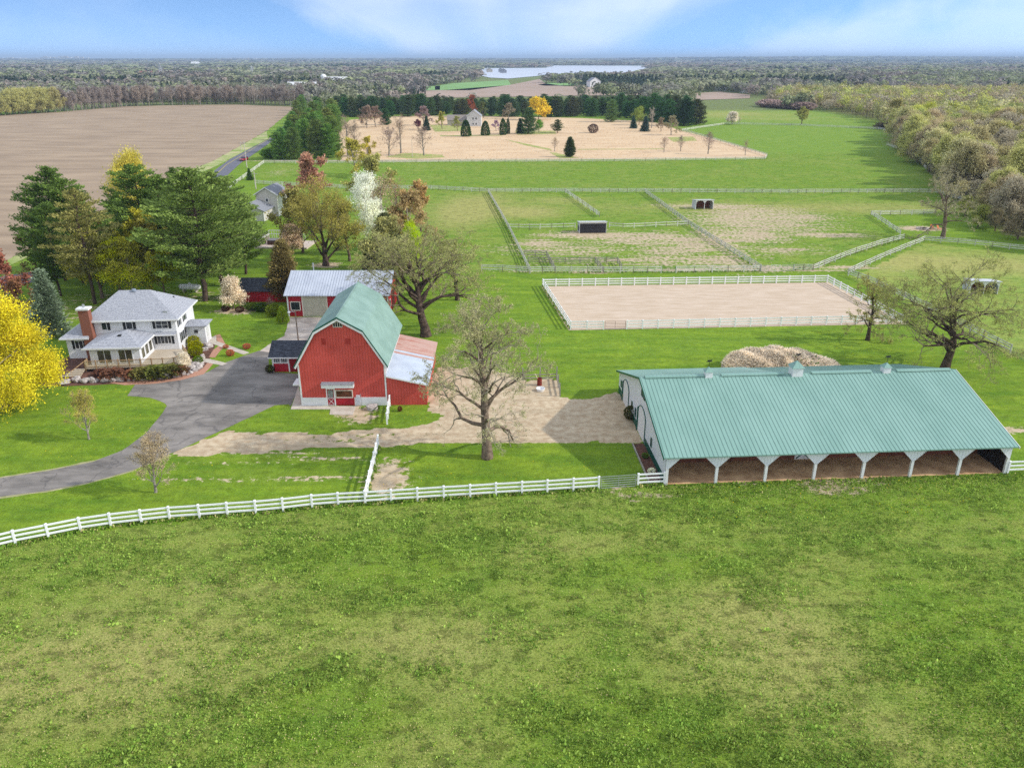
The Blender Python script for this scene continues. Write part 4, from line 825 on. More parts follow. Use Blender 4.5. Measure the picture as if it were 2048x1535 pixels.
# hill-top and lakeside houses: tiny
rg = random.Random(11)
for i in range(16):
    u = rg.uniform(830, 1000); v = rg.uniform(146, 149.5) if u < 930 else rg.uniform(143, 146.5)
    x, y, _ = P(u, v); t = thing('lake_house', 'tiny pale house in the row along the near lake shore', 'house', (x, y, 0), 0, 'houses along the lake shore')
    W = rg.uniform(12, 20); MB().prism([(0, 0), (W, 0), (W, 7), (W / 2, 12), (0, 7)], 'y', 0, 12).build('wall', rg.choice([FARW, FART, FARG]), t)
    MB().hull_slab([(-1, -1, 6.4), (W / 2, -1, 12.4), (W / 2, 13, 12.4), (-1, 13, 6.4)], .4).hull_slab([(W / 2, -1, 12.39), (W + 1, -1, 6.4), (W + 1, 13, 6.4), (W / 2, 13, 12.39)], .4).build('roof', FARG, t)
for i in range(34):
    u = 128 + i * 5.8 + rg.uniform(-2, 2) if i < 30 else 540 + (i - 30) * 14; dd = 11000; x = (u - CX) / FPX * dd / _c * 1.0; W = rg.uniform(28, 52)
    t = thing('apartment_block', 'pale block on the hazy city skyline at the far left horizon', 'building', (x, dd, 0), 0, 'city blocks on the horizon')
    h = rg.uniform(44, 66) if 12 < i < 30 else rg.uniform(38, 50); MB().box(0, W, 0, 30, 0, h).build('wall', FART if i % 3 else FARW, t)
    wn = MB()
    for k in range(5): wn.box(2, W - 2, -.5, -.01, 6 + k * h / 6, 8 + k * h / 6)
    wn.build('window_band', mat('far_glass', alb(120, 130, 150), .3), t)
for u, v0, sz, lab in ((1883, 9500, 12, 'white bulb water tower on the right-hand horizon'), (1303, 9000, 6, 'slim pale water tower on the ridge across the lake')):
    x = (u - CX) / FPX * v0 / _c; t = thing('water_tower', lab, 'water tower', (x, v0, 0)); hb = 52 if sz > 10 else 44
    MB().lathe([(4, 0), (2.4, 8), (2.2, hb - sz)], n=12).build('tower_stem', FARW, t); MB().lathe([(2.2, hb - sz), (sz * 1.2, hb - sz * .4), (sz * 1.35, hb), (sz * 1.1, hb + sz * .45), (1, hb + sz * .6)], n=16).build('tank', FARW, t)

# ------------------------------------------------------------------ poles, pylons
def pole(u, vb, vt, label, r=.14, arm=True, m=None, name='utility_pole', lamp=False):
    x, y, _ = P(u, vb); h = hgt(u, vb, vt); t = thing(name, label, 'pole', (x, y, 0))
    MB().tube((0, 0, 0), (0, 0, h), r, r * .7, n=10).build('pole_shaft', m or mat('pole_wood', alb(214, 206, 196), .9, alb(170, 160, 148), 3), t)
    if arm: MB().box(-.9, .9, -.06, .06, h - .8, h - .66).build('crossarm', MATS['pole_wood'], t); MB().tube((-.7, 0, h - .66), (-.7, 0, h - .45), .05).tube((.7, 0, h - .66), (.7, 0, h - .45), .05).build('insulator', CHROME, t)
    if lamp: MB().tube((0, 0, h - .1), (-.8, -.1, h - .02), .04).build('lamp_arm', GALV, t); MB().lathe([(.10, h - .25), (.22, h - .2), (.2, h - .05), (.06, h + .02)], cx=-.85, cy=-.1, n=10).build('lamp_head', WHITE, t)
    return t
pole(494, 335, 282, 'tall pale utility pole beside the road near the red car', r=.17)
pole(512, 378, 343, 'pale utility pole rising behind the neighbouring house roof', r=.17)
pole(597, 683, 622, 'short wooden yard lamp pole behind the small red shed', r=.10, arm=False, name='yard_lamp_pole', lamp=True, m=mat('pole_brown', alb(128, 112, 100), .9))
pole(483, 302, 283, 'distant utility pole on the road verge', r=.15)
pole(825, 315, 278, 'thin grey pole standing at the prairie fence', r=.12, arm=False)
def pylon(u, vb, vt, lab):
    x, y, _ = P(u, vb); h = hgt(u, vb, vt); t = thing('power_pylon', lab, 'pylon', (x, y, 0)); b = MB(); w = h * .13
    for sx, sy in ((-1, -1), (1, -1), (1, 1), (-1, 1)): b.tube((sx * w, sy * w, 0), (sx * w * .15, sy * w * .15, h), .5, .3, n=4)
    for k in range(7):
        a = k / 7; c = (k + 1) / 7; wa = w * (1 - .85 * a); wc = w * (1 - .85 * c)
        for s in (-1, 1): b.tube((s * wa, -wa, h * a), (-s * wc, -wc, h * c), .25, n=4, cap=False); b.tube((-wa, s * wa, h * a), (-wc, -s * wc, h * c), .25, n=4, cap=False)
    b.build('lattice', GALV, t); c = MB()
    for z, l in ((.95, .16), (.82, .22), (.70, .18)): c.tube((-h * l, 0, h * z), (h * l, 0, h * z), .4, n=4)
    c.build('crossarm', GALV, t)
pylon(324, 159, 126, 'lattice power pylon over the woods left of the green field'); pylon(505, 157, 132, 'lattice power pylon standing by the distant green field')

# ------------------------------------------------------------------ vehicles
def car(label, u, v, rz, paint, L=4.7, W=1.85, H=1.5, suv=False):
    x, y, _ = P(u, v); t = thing('parked_car', label, 'car', (x, y, .07), rz)
    hw = W / 2; b = MB()
    secs = [(-L / 2, .45, .72, .80), (-L / 2 + .25, .28, .82, .95), (-L * .2, .26, .92, 1.0), (L * .2, .26, .93, 1.0), (L / 2 - .2, .28, .90, .96), (L / 2, .45, .82, .82)]
    vs = []; 
    for (xx, z0, z1, ws) in secs: vs += [(xx, -hw * ws, z0), (xx, hw * ws, z0), (xx, hw * ws * 1.0, (z0 + z1) / 2), (xx, hw * ws * .93, z1), (xx, -hw * ws * .93, z1), (xx, -hw * ws, (z0 + z1) / 2)]
    fs = []
    for k in range(len(secs) - 1):
        for i in range(6): fs.append((k * 6 + i, k * 6 + (i + 1) % 6, (k + 1) * 6 + (i + 1) % 6, (k + 1) * 6 + i))
    fs.append((5, 4, 3, 2, 1, 0)); n0 = (len(secs) - 1) * 6; fs.append(tuple(range(n0, n0 + 6))); b.add(vs, fs)
    body = b.build('body', paint, t)
    c = MB(); e = L * (.46 if suv else .36); pts = [(-L * .22, .9), (-L * .06, H), (L * .22 if not suv else L * .38, H), (e, .9)]
    vs = [(p[0], -hw * (.9 if i in (0, 3) else .72), p[1]) for i, p in enumerate(pts)] + [(p[0], hw * (.9 if i in (0, 3) else .72), p[1]) for i, p in enumerate(pts)]
    c.add(vs, [(0, 1, 2, 3), (7, 6, 5, 4), (0, 4, 5, 1), (2, 6, 7, 3)]); c.build('windows', GLASS, t)
    MB().hull_slab([(-L * .05, -hw * .73, H + .03), (L * .21 if not suv else L * .37, -hw * .73, H + .03), (L * .21 if not suv else L * .37, hw * .73, H + .03), (-L * .05, hw * .73, H + .03)], .06).build('roof', paint, t)
    for sx in (-L * .31, L * .30):
        for sy in (-1, 1):
            w = MB().tube((sx, sy * (hw - .22), .33), (sx, sy * (hw + .01), .33), .33, n=16).build('wheel', TIRE, t); MB().tube((sx, sy * (hw + .011), .33), (sx, sy * (hw + .02), .33), .2, n=12).build('rim', CHROME, w)
    for s in (-1, 1):
        MB().box(-L / 2 - .01, -L / 2 + .12, s * hw * .5 - .2, s * hw * .5 + .2, .6, .72).build('headlight', mat('lamp_glass', (.6, .6, .6), .1), t); MB().box(L / 2 - .08, L / 2 + .02, s * hw * .55 - .18, s * hw * .55 + .18, .66, .8).build('tail_light', mat('tail_red', (.4, .02, .02), .3), t)
car('red car on the road beside the tall utility pole', 488, 321.5, R(90 - 8), CARRED, suv=True)
car('black car parked in the shade under the tall pines', 362, 519, R(4), CARBLK, L=5.0, W=1.95, H=1.75, suv=True)

# ------------------------------------------------------------------ propane tank
def tank():
    x, y, _ = P(381, 583); t = thing('propane_tank', 'long white propane tank on the lawn behind the farmhouse roof', 'tank', (x, y, 0), R(-3)); b = MB(); n = 16
    prof = [(-1.95, .05), (-1.85, .3), (-1.65, .45), (-1.4, .5), (1.4, .5), (1.65, .45), (1.85, .3), (1.95, .05)]
    vs = []; fs = []
    for xx, r in prof:
        for i in range(n): a = 2 * math.pi * i / n; vs.append((xx, r * math.cos(a), .85 + r * math.sin(a)))
    for k in range(len(prof) - 1):
        for i in range(n): fs.append((k * n + i, k * n + (i + 1) % n, (k + 1) * n + (i + 1) % n, (k + 1) * n + i))
    fs += [tuple(range(n - 1, -1, -1)), tuple(range((len(prof) - 1) * n, len(prof) * n))]
    b.add(vs, fs); b.build('vessel', mat('tank_white', (.74, .75, .76), .35), t, smooth=True)
    MB().lathe([(.24, 1.33), (.24, 1.52), (.16, 1.58)], n=12).build('valve_dome', WHITE, t)
    for s in (-1.1, 1.1): MB().box(s - .12, s + .12, -.4, .4, 0, .42).build('foot', CONC, t)
tank()

# ------------------------------------------------------------------ fences
def fence(name, label, pts, step, h, rails, rw, rh, post_w, m, world=False, group=None, dark_every=0, sag=0.0, posts=None, z_off=0.0, cap=True, darkm=None, seed=0):
    """polyline fence: every post a part, every rail (full run) a part"""
    rg = random.Random(seed)
    W = pts if world else [P(u, v)[:2] for u, v in pts]
    x0, y0 = W[0]; t = thing(name, label, 'fence', (x0, y0, 0), 0, group)
    P_ = []
    if posts: P_ = [(p[0] - x0, p[1] - y0) for p in ([P(u, v)[:2] for u, v in posts] if not world else posts)]
    else:
        for (ax, ay), (bx, by) in zip(W[:-1], W[1:]):
            l = math.hypot(bx - ax, by - ay); n = max(1, round(l / step))
            for i in range(n): f = i / n; P_.append((ax + (bx - ax) * f - x0, ay + (by - ay) * f - y0))
        P_.append((W[-1][0] - x0, W[-1][1] - y0))
    w = post_w / 2; pm = MB().box(-w, w, -w, w, 0, h)
    if cap: pm.add([(-w * 1.3, -w * 1.3, h), (w * 1.3, -w * 1.3, h), (w * 1.3, w * 1.3, h), (-w * 1.3, w * 1.3, h), (0, 0, h + w * 1.0)], [(3, 2, 1, 0), (0, 1, 4), (1, 2, 4), (2, 3, 4), (3, 0, 4)])
    me = pm.mesh('post', m); me2 = None
    if darkm: me2 = MB().box(-w * .7, w * .7, -w * .7, w * .7, 0, h * 1.03).mesh('post', darkm)
    for i, (x, y) in enumerate(P_):
        j = min(i, len(P_) - 2); a = math.atan2(P_[j + 1][1] - P_[j][1], P_[j + 1][0] - P_[j][0])
        dk = darkm and dark_every and i % dark_every != 0
        o = link('post', me2 if dk else me, t, (x, y, 0), a)
        if sag: o.rotation_euler[0] = rg.uniform(-.04, .04); o.rotation_euler[1] = rg.uniform(-.04, .04)
    for z in rails:
        b = MB(); zs = [z + (rg.uniform(-sag, sag) if sag else 0) for _ in P_]
        for i in range(len(P_) - 1):
            p, q = P_[i], P_[i + 1]
            if sag: mx = ((p[0] + q[0]) / 2, (p[1] + q[1]) / 2, (zs[i] + zs[i + 1]) / 2 - sag * .8 * rg.random()); b.bar((*p, zs[i]), mx, rw, rh); b.bar(mx, (*q, zs[i + 1]), rw, rh)
            else: b.bar((*p, zs[i]), (*q, zs[i + 1]), rw, rh)
        b.build('rail', m, t)
    return t
FR = [.42, .84, 1.26]
F1 = [(-35, 1104), (32, 1088), (98, 1075), (162.5, 1062), (223, 1053), (284, 1046), (340.6, 1039.5), (400, 1035.5), (456, 1031), (512.5, 1027), (567, 1022), (625, 1015), (677, 1011), (731, 1008), (783, 1004.5), (835.5, 1001), (888, 997.5), (940.6, 994.5), (992, 991), (1044, 988), (1094.5, 985), (1146.5, 981.5), (1197, 978)]
fence('rail_fence', 'long white three rail fence along the front pasture', F1, 2.4, 1.38, FR, .06, .17, .17, VINYL, posts=F1)
fence('rail_fence', 'short white rail fence between the pipe gate and the stable corner', [(1275.5, 972), (1328, 969)], 2.6, 1.38, FR, .06, .17, .17, VINYL)
fence('rail_fence', 'white rail fence leaving the right end of the stable', [(2014, 946.5), (2150, 940)], 2.4, 1.38, FR, .06, .17, .17, VINYL)
fence('rail_fence', 'white rail fence running uphill from the front fence to the dirt lane', [(731, 1006), (740, 966), (749, 928), (757, 893)], 2.4, 1.38, FR, .06, .17, .17, VINYL)
fence('rail_fence', 'short white rail fence standing on the grass beside the red barn', [(774.5, 848), (777.5, 826), (780, 812)], 1.6, 1.38, FR, .06, .17, .17, VINYL)
A_ = (5.48, 134.96); B2 = (8.77, 111.06); C2 = (59.75, 114.18); D2 = (57.14, 137.65)
ga = P(1206.5, 659)[:2]; gb = P(1253.5, 658)[:2]
sheet_pts = [(A_[0] - .3, A_[1] + .3), (B2[0] - .3, B2[1] - .3), (C2[0] + .9, C2[1] - .4), (D2[0] + .3, D2[1] + .3)]
tag(MB().add([(x, y, .02) for x, y in sheet_pts], [(0, 1, 2, 3)]).build('arena_sand', M_SAND), kind='structure')
fence('rail_fence', 'bright white rail fence round the sand riding arena', [gb, C2, D2, A_, B2, ga], 2.32, 1.38, FR, .06, .17, .17, VINYL, world=True)

WEAT = mat('weathered_white_rail', alb(240, 238, 230), .85, alb(206, 202, 190), 1.2); DPOST = mat('dark_post', alb(150, 138, 118), .9, alb(116, 104, 88), 3)
def pf(label, pts, step=2.6, every=4, seed=1, h=1.3, rails=(.45, .85, 1.2), m=None, sag=.05, world=False):
    return fence('paddock_fence', label, pts, step, h, rails, .05, .15, .15, m or WEAT, dark_every=every, darkm=DPOST, sag=sag, cap=False, seed=seed, world=world)
WPK = mat('worn_white_rail', alb(222, 222, 214), .8, alb(170, 168, 154), 1.3)
pf('white post fence on the left side of the middle paddock', [(1060, 547), (1018, 459), (976, 385)], 2.9, 1, 2, m=WPK)
pf('long weathered fence along the back of the paddocks', [(862, 379), (976, 385), (1130, 385), (1290, 385.5), (1560, 387), (1838, 385.5), (1874, 387), (1925, 402), (1976, 426)], 2.7, 5, 3)
pf('diagonal white fence between the two bare soil paddocks', [(1290, 386), (1376, 450), (1450, 497), (1521, 542)], 2.6, 1, 4, m=WPK)
pf('weathered fence from the back line down to the black fronted shelter', [(1131, 386), (1165, 410), (1199, 434)], 2.9, 2, 5)
pf('weathered rail fence left of the black fronted shelter', [(1017, 457.5), (1080, 458), (1150, 456)], 3.0, 3, 6, rails=(.5, 1.1))
pf('white post rail fence right of the black fronted shelter', [(1219, 454.5), (1246, 457), (1376, 451)], 3.0, 2, 7, rails=(.5, 1.1))
pf('weathered rail fence along the front of the middle paddock', [(963, 541.5), (1005, 543), (1060, 546), (1110, 545.5), (1240, 546), (1322, 546)], 2.9, 3, 8)
pf('weathered rail fence left of the paddock gates', [(1352, 545.5), (1424, 544.5), (1519, 543.5)], 2.8, 2, 9)
pf('white fence climbing to the right from the paddock gates', [(1587, 541.5), (1626, 541), (1700, 511), (1763, 490), (1808, 479)], 2.5, 3, 10, m=WPK)
pf('white fence from the lane corner back to the lawn by the fire pit', [(1800, 470), (1771, 450), (1741, 431), (1800, 430), (1870, 429)], 2.8, 3, 11)
pf('white rail fence along the top of the right paddock', [(1696, 549), (1770, 515), (1848, 483), (1881, 485.5), (1950, 491), (2018, 499), (2150, 512)], 2.8, 2, 12, m=WPK)
pf('long white fence along the near side of the right paddock', [(1696, 551), (1735, 565), (1870, 627), (2020, 706)], 2.8, 3, 13, m=WPK)
pf('pale fence between the prairie and the back pasture', [(528, 327), (697, 327), (900, 325), (1250, 323), (1530, 319.5), (1534, 313), (1475, 295), (1420, 278), (1364, 262)], 4.2, 3, 14, sag=.03)
pf('far pale fence crossing the upper pasture', [(1364, 262), (1452, 249), (1600, 252), (1757, 259), (1781, 263)], 5.5, 3, 15, sag=.03)
pf('pale fence against the edge of the right-hand wood', [(1773, 291), (1800, 300), (1834, 316), (1852, 340)], 3.5, 3, 16)
pf('pale fence down the roadside from the prairie corner', [(528, 327), (496, 351), (478, 364), (440, 392)], 3.5, 3, 17)
pf('pale fence crossing behind the neighbouring house', [(510, 368), (620, 375), (700, 378), (862, 379)], 3.5, 3, 18)
pf('grey rail pen at the corner of the middle paddock', [(1048, 513), (1093, 513.5), (1110, 545)], 2.6, 1, 19, m=GREYW)
pf('low grey rail pen inside the middle paddock', [(1056, 527), (1100, 528), (1190, 526.5), (1206, 546)], 2.8, 2, 20, m=GREYW)
pf('grey rails of the last pen by the paddock fence', [(1190, 527), (1235, 526.5), (1243, 541)], 2.8, 2, 21, m=GREYW)
pf('dark weathered board fence round the manure pen', [(1046, 760), (1113, 758), (1120, 792)], 2.4, 1, 22, h=1.7, rails=(.3, .7), m=GREYW, sag=.02)
def gate(label, a, b, h, m, n, name='pipe_gate', zb=.15):
    p = P(*a); q = P(*b); L = math.hypot(q[0] - p[0], q[1] - p[1]); t = thing(name, label, 'gate', (p[0], p[1], 0), math.atan2(q[1] - p[1], q[0] - p[0]))
    f = MB().tube((.08, 0, zb), (.08, 0, h), .035).tube((L - .08, 0, zb), (L - .08, 0, h), .035).tube((L / 2, 0, zb), (L / 2, 0, h), .025); f.build('gate_frame', m, t)
    r = MB()
    for i in range(n): z = zb + (h - zb) * i / (n - 1); r.tube((.08, 0, z), (L - .08, 0, z), .024, n=6)
    r.build('gate_bars', m, t); MB().tube((L - .10, -.05, h * .6), (L + .1, -.05, h * .6), .03).build('latch', m, t)
gate('galvanised pipe gate in the long white front fence', (1200, 978.5), (1272, 973.5), 1.35, GALV, 6)
gate('brown pipe gate in the near side of the arena', (1208.5, 659), (1251.5, 658), 1.3, mat('brown_pipe', alb(140, 112, 104), .6), 6)
gate('green pipe gate at the low corner of the right paddock', (2022, 712), (2062, 731), 1.3, GREENP, 6)
gate('white board gate at the paddock corner', (1540, 543), (1560, 543), 1.3, WHITE, 5, 'paddock_gate')
gate('green pipe gate in the middle paddock front', (1323, 546), (1351, 545.7), 1.25, GREENP, 6)
gate('grey pipe gate beside the white board gate', (1562, 542.5), (1586, 541.8), 1.25, GALV, 6)
gate('grey pipe gate right of the board gate corner post', (1520, 543.5), (1538, 543.2), 1.25, GALV, 6)

# ------------------------------------------------------------------ small things
x, y, _ = P(1079, 770)
t = thing('burn_barrel', 'rusty burn barrel with a leaning stick in the manure pen', 'barrel', (x, y, 0)); MB().lathe([(.30, 0), (.31, .3), (.29, .32), (.31, .6), (.29, .62), (.3, .95), (.27, .95), (.26, .7)], n=16).build('drum', mat('rust_drum', alb(150, 62, 48), .9, alb(90, 40, 34), 4), t); MB().tube((-.1, 0, .5), (-.55, .1, 1.5), .04).build('stick', mat('pale_stick', alb(230, 215, 180), .8), t)
x, y, _ = P(1081, 781)
tag(link('bucket', MB().lathe([(.45, 0), (.55, .35), (.5, .36), (.42, .1)], n=14).mesh('bucket', WHITE), None, (x, y, 0)), 'white feed tub lying on the dirt near the burn barrel', 'tub')
def stones(n_label):
    rg = random.Random(5)
    def one(u, v, s, lab=n_label, grp='boulders edging the mulch bed'):
        x, y, _ = P(u, v); nv = 10; bm = []
        import bmesh
        b = bmesh.new(); bmesh.ops.create_icosphere(b, subdivisions=2, radius=1.0)
        ax, ay, az_ = rg.uniform(.8, 1.3), rg.uniform(.7, 1.0), rg.uniform(.6, .8)
        ph = [rg.uniform(0, 6) for _ in range(6)]
        for q in b.verts:
            p = q.co; k = 1 + .16 * math.sin(3 * p.x + ph[0]) + .14 * math.sin(4 * p.y + ph[1]) + .12 * math.sin(5 * p.z + ph[2]) + rg.uniform(-.04, .04)
            q.co = (p.x * ax * k, p.y * ay * k, p.z * az_ * k)
        me = bpy.data.meshes.new('boulder'); b.to_mesh(me); b.free(); me.materials.append(ROCK)
        o = link('boulder', me, None, (x, y, s * .35), rg.uniform(0, 6), (s, s, s)); tag(o, lab, 'boulder', grp)
    edge = [(150, 764), (180, 765), (215, 763), (245, 762), (280, 760), (315, 758), (345, 755), (372, 750), (395, 742), (402, 730)]
    for (a, b) in zip(edge[:-1], edge[1:]):
        n = 3
        for i in range(n): f = (i + rg.random() * .5) / n; one(a[0] + (b[0] - a[0]) * f, a[1] + (b[1] - a[1]) * f - rg.uniform(0, 2), rg.uniform(.32, .62))
    for u, v in ((127, 768), (134, 765), (402, 727), (392, 732), (384, 738), (398, 722), (388, 728), (405, 716), (410, 700), (418, 694)): one(u, v, rg.uniform(.4, .7))
    one(745, 818, .62, 'pale rounded rock lying at the foot of the red barn', None)
xa, ya, _ = P(1265, 888); xb, yb, _ = P(1297, 962)
tag(link('timber_edging', MB().bar((0, 0, .08), (xb - xa, yb - ya, .08), .14, .16).mesh('timber_edging', GREYW), None, (xa, ya, 0)), 'pale timber edging along the flower bed at the stable wall', 'edging')
sheet('flower_bed', [(1266, 888), (1286, 886), (1326, 962), (1299, 962)], .012, M_MULCH, jit=.1)
stones('pale field boulder set in the row edging the mulch bed')
x, y, _ = P(1845, 458)
t = thing('fire_pit', 'stone ringed fire pit with orange chairs laid beside it', 'fire pit', (x, y, 0)); b = MB()
for i in range(14):
    a = i * math.pi / 7; b.box(1.2 * math.cos(a) - .18, 1.2 * math.cos(a) + .18, 1.2 * math.sin(a) - .18, 1.2 * math.sin(a) + .18, 0, .3)
b.build('stone_ring', ROCK, t); MB().tube((-.6, .1, 0), (.6, -.1, .3), .12).tube((-.5, -.4, 0), (.4, .5, .3), .1).build('logs', DARKW, t)
x, y, _ = P(1852, 459)
for k, (dx, lab) in enumerate(((1.5, 'orange slatted lawn chair nearer the fire pit'), (3.0, 'orange slatted lawn chair farther from the fire pit'))):
    t = thing('lawn_chair', lab, 'chair', (x + dx, y - .3 * k, 0), .6 * k); om = mat('orange_wood', alb(214, 120, 70), .7)
    MB().hull_slab([(-.35, -.35, .42), (.35, -.35, .42), (.35, .35, .36), (-.35, .35, .36)], .05).build('seat', om, t); MB().hull_slab([(-.35, .35, .4), (.35, .35, .4), (.35, .7, 1.1), (-.35, .7, 1.1)], .05).build('backrest', om, t)
    for s in (-.33, .33):
        for yy in (-.3, .35): MB().box(s - .04, s + .04, yy - .04, yy + .04, 0, .4).build('leg', om, t)

# ------------------------------------------------------------------ trees
NR = np.random.default_rng(21)
def nrm(v): return v / np.maximum(np.linalg.norm(v, axis=-1, keepdims=True), 1e-9)
def tubes_np(S, n=4):
    """S: (k,8) p0 p1 r0 r1 -> verts, quad faces"""
    p = S[:, 0:3]; q = S[:, 3:6]; d = nrm(q - p); ref = np.where(np.abs(d[:, 2:3]) < .9, np.array([[0, 0, 1.0]]), np.array([[1.0, 0, 0]]))
    a = nrm(np.cross(d, ref)); b = np.cross(d, a); k = len(S); th = np.arange(n) * 2 * np.pi / n
    ring = np.cos(th)[None, :, None] * a[:, None] + np.sin(th)[None, :, None] * b[:, None]
    V = np.concatenate([p[:, None] + ring * S[:, 6][:, None, None], (q + d * S[:, 7:8] * .5)[:, None] + ring * S[:, 7][:, None, None]], 1).reshape(-1, 3)
    i = np.arange(n); f = np.stack([i, (i + 1) % n, (i + 1) % n + n, i + n], 1); F = (f[None] + (np.arange(k) * 2 * n)[:, None, None]).reshape(-1, 4)
    return V, F
def leaves_np(C, size, rng, dirs=None, asp=1.0, flat=0.0, out=None):
    """diamond leaves at C; size scalar or array; dirs = preferred long axis"""
    k = len(C); d = nrm(rng.normal(size=(k, 3)))
    if dirs is not None: d = nrm(dirs + d * .45)
    r = rng.normal(size=(k, 3)); r[:, 2] *= (1 - flat); s = nrm(np.cross(d, r)); sz = (np.ones(k) * size) * rng.uniform(.6, 1.3, k)
    if out is not None: o_ = nrm(out + rng.normal(size=(k, 3)) * .30); d = nrm(np.cross(o_, d)); s = np.cross(o_, d)
    L_ = d * (sz * asp)[:, None]; W_ = s * (sz * .5)[:, None]
    V = np.stack([C - L_ * .5, C + W_ + L_ * .05, C + L_ * .5, C - W_ + L_ * .05], 1).reshape(-1, 3)
    return V, (np.arange(4 * k).reshape(k, 4))
def skeleton(rng, H, r0, base, limbs, lv, gn, up, L0, ang, k_sub=(3, 3, 2), trunk_top=.75, prof=None, seg=5, drop=0.0, ratio=.55, droopy=False):
    S = []; tips = []; dr = [1.0]
    def br(p, d, L, r, l):
        n = seg if l < lv else 3; st = L / n; r1 = r
        for i in range(n):
            d = d + rng.normal(size=3) * gn; d[2] += (up if not droopy else up * dr[0]) * (1 if l == 0 else .7); d /= np.linalg.norm(d)
            q = p + d * st; r2 = max(r * (1 - (i + 1) / n * .72), .012); S.append((*p, *q, r1, r2)); p = q; r1 = r2
            if l < lv and i >= 1 - (l > 0):
                ks = k_sub[min(l, len(k_sub) - 1)]; m = int(ks / (n - 1) * 1.0 + rng.random())
                for _ in range(m):
                    t = rng.normal(size=3); t -= d * np.dot(t, d); t /= np.linalg.norm(t); a = rng.uniform(.5, 1.15)
                    br(p, d * math.cos(a) + t * math.sin(a), L * ratio * rng.uniform(.7, 1.2) * (1 - .35 * i / n), r1 * .66, l + 1)
            if l >= lv - 0: tips.append((p.copy(), d.copy()))
        if l < lv:
            for _ in range(2):
                t = rng.normal(size=3); t -= d * np.dot(t, d); t /= np.linalg.norm(t); a = rng.uniform(.2, .6)
                br(p, d * math.cos(a) + t * math.sin(a), L * ratio * rng.uniform(.6, 1), r1 * .8, l + 1)
    p = np.zeros(3); n = 7; tr = [p.copy()]; rr = [r0 * 1.25]
    d = np.array([0, 0, 1.0])
    for i in range(n):
        d = d + rng.normal(size=3) * gn * .25; d[2] = abs(d[2]); d /= np.linalg.norm(d); p = p + d * H * trunk_top / n; tr.append(p.copy()); rr.append(r0 * (1 - .62 * (i + 1) / n))
    for i in range(n): S.append((*tr[i], *tr[i + 1], rr[i], rr[i + 1]))
    for i in range(limbs):
        f = base + (1 - base) * (i / max(limbs - 1, 1)) ** .85; z = f * n; j = min(int(z), n - 1); pp = tr[j] + (tr[j + 1] - tr[j]) * (z - j); ra = rr[j]
        az = i * 2.4 + rng.uniform(-.4, .4); a = ang(f) + rng.uniform(-.12, .12)
        dd = np.array([math.cos(az) * math.sin(a), math.sin(az) * math.sin(a), math.cos(a)])
        dr[0] = min(1.6, -1.5 + 5.0 * (f - base)); L = L0 * (prof(f) if prof else 1) * rng.uniform(.85, 1.12); br(pp, dd, L, min(ra * .55, L * .028), 0)
    return np.array(S), tips
def fit_h(S, tips, H):                       # scale the skeleton to height H
    zt = max(S[:, 5].max(), 1e-3); k = H / zt; S[:, :6] *= k; return S, [(p * k, d) for p, d in tips]

def make_oak(seed, H, leaf_n=4, leaf=.17, lv=3, limbs=16, L0=.42, wide=1.0, spread=.5, up=.045, a=(1.45, .95), prof=None, tt=.75, bs=.22):
    rng = np.random.default_rng(seed)
    S, tips = skeleton(rng, H, H * .031, bs, limbs, lv, .26, up, H * L0 * wide, lambda f: a[0] - a[1] * f, (4, 3, 2), prof=prof or (lambda f: (.98 - .40 * (f - .45) ** 2 * 4 * .5)), ratio=.50, trunk_top=tt, droopy=True)
    S, tips = fit_h(S, tips, H)
    T = np.array([t[0] for t in tips]); D = np.array([t[1] for t in tips])
    T = T[rng.random(len(T)) < .4]; leaf_n *= 3; print('oak tips', len(T), len(S))
    C = np.repeat(T, leaf_n, 0) + rng.normal(size=(len(T) * leaf_n, 3)) * spread * .24
    big = S[:, 6] > H * .006; V1, F1_ = tubes_np(S[big], 7); V2, F2 = tubes_np(S[~big], 3)
    Vl, Fl = leaves_np(C, leaf, rng, asp=1.1)
    return 0, 0, (V1, F1_), (V2, F2), (Vl, Fl)
def join(parts):
    V = []; F = []; n = 0
    for v, f in parts: V.append(v); F.append(f + n); n += len(v)
    return np.concatenate(V), np.concatenate(F)
class Kind: pass
def kind(wood, leaf, barkm, leafm, H, nthick=None):
    tn = None
    if nthick is not None: tn = np.zeros((len(wood[0]), 3)); tn[nthick:] = 1.0
    k = Kind(); k.H = H; k.wood = np_mesh('trunk', wood[0], wood[1], barkm, tn if tn is not None else np.zeros((len(wood[0]), 3))); k.crown = np_mesh('crown', *leaf, leafm) if leaf is not None else None; k.raw = (wood, leaf); return k
def oak(seed, H, **kw):
    bark = kw.pop('bark', BARK_D)
    _, _, a, b, l = make_oak(seed, H, **kw); return kind(join([a, b]), l, bark, M_LEAF, H, len(a[0]))
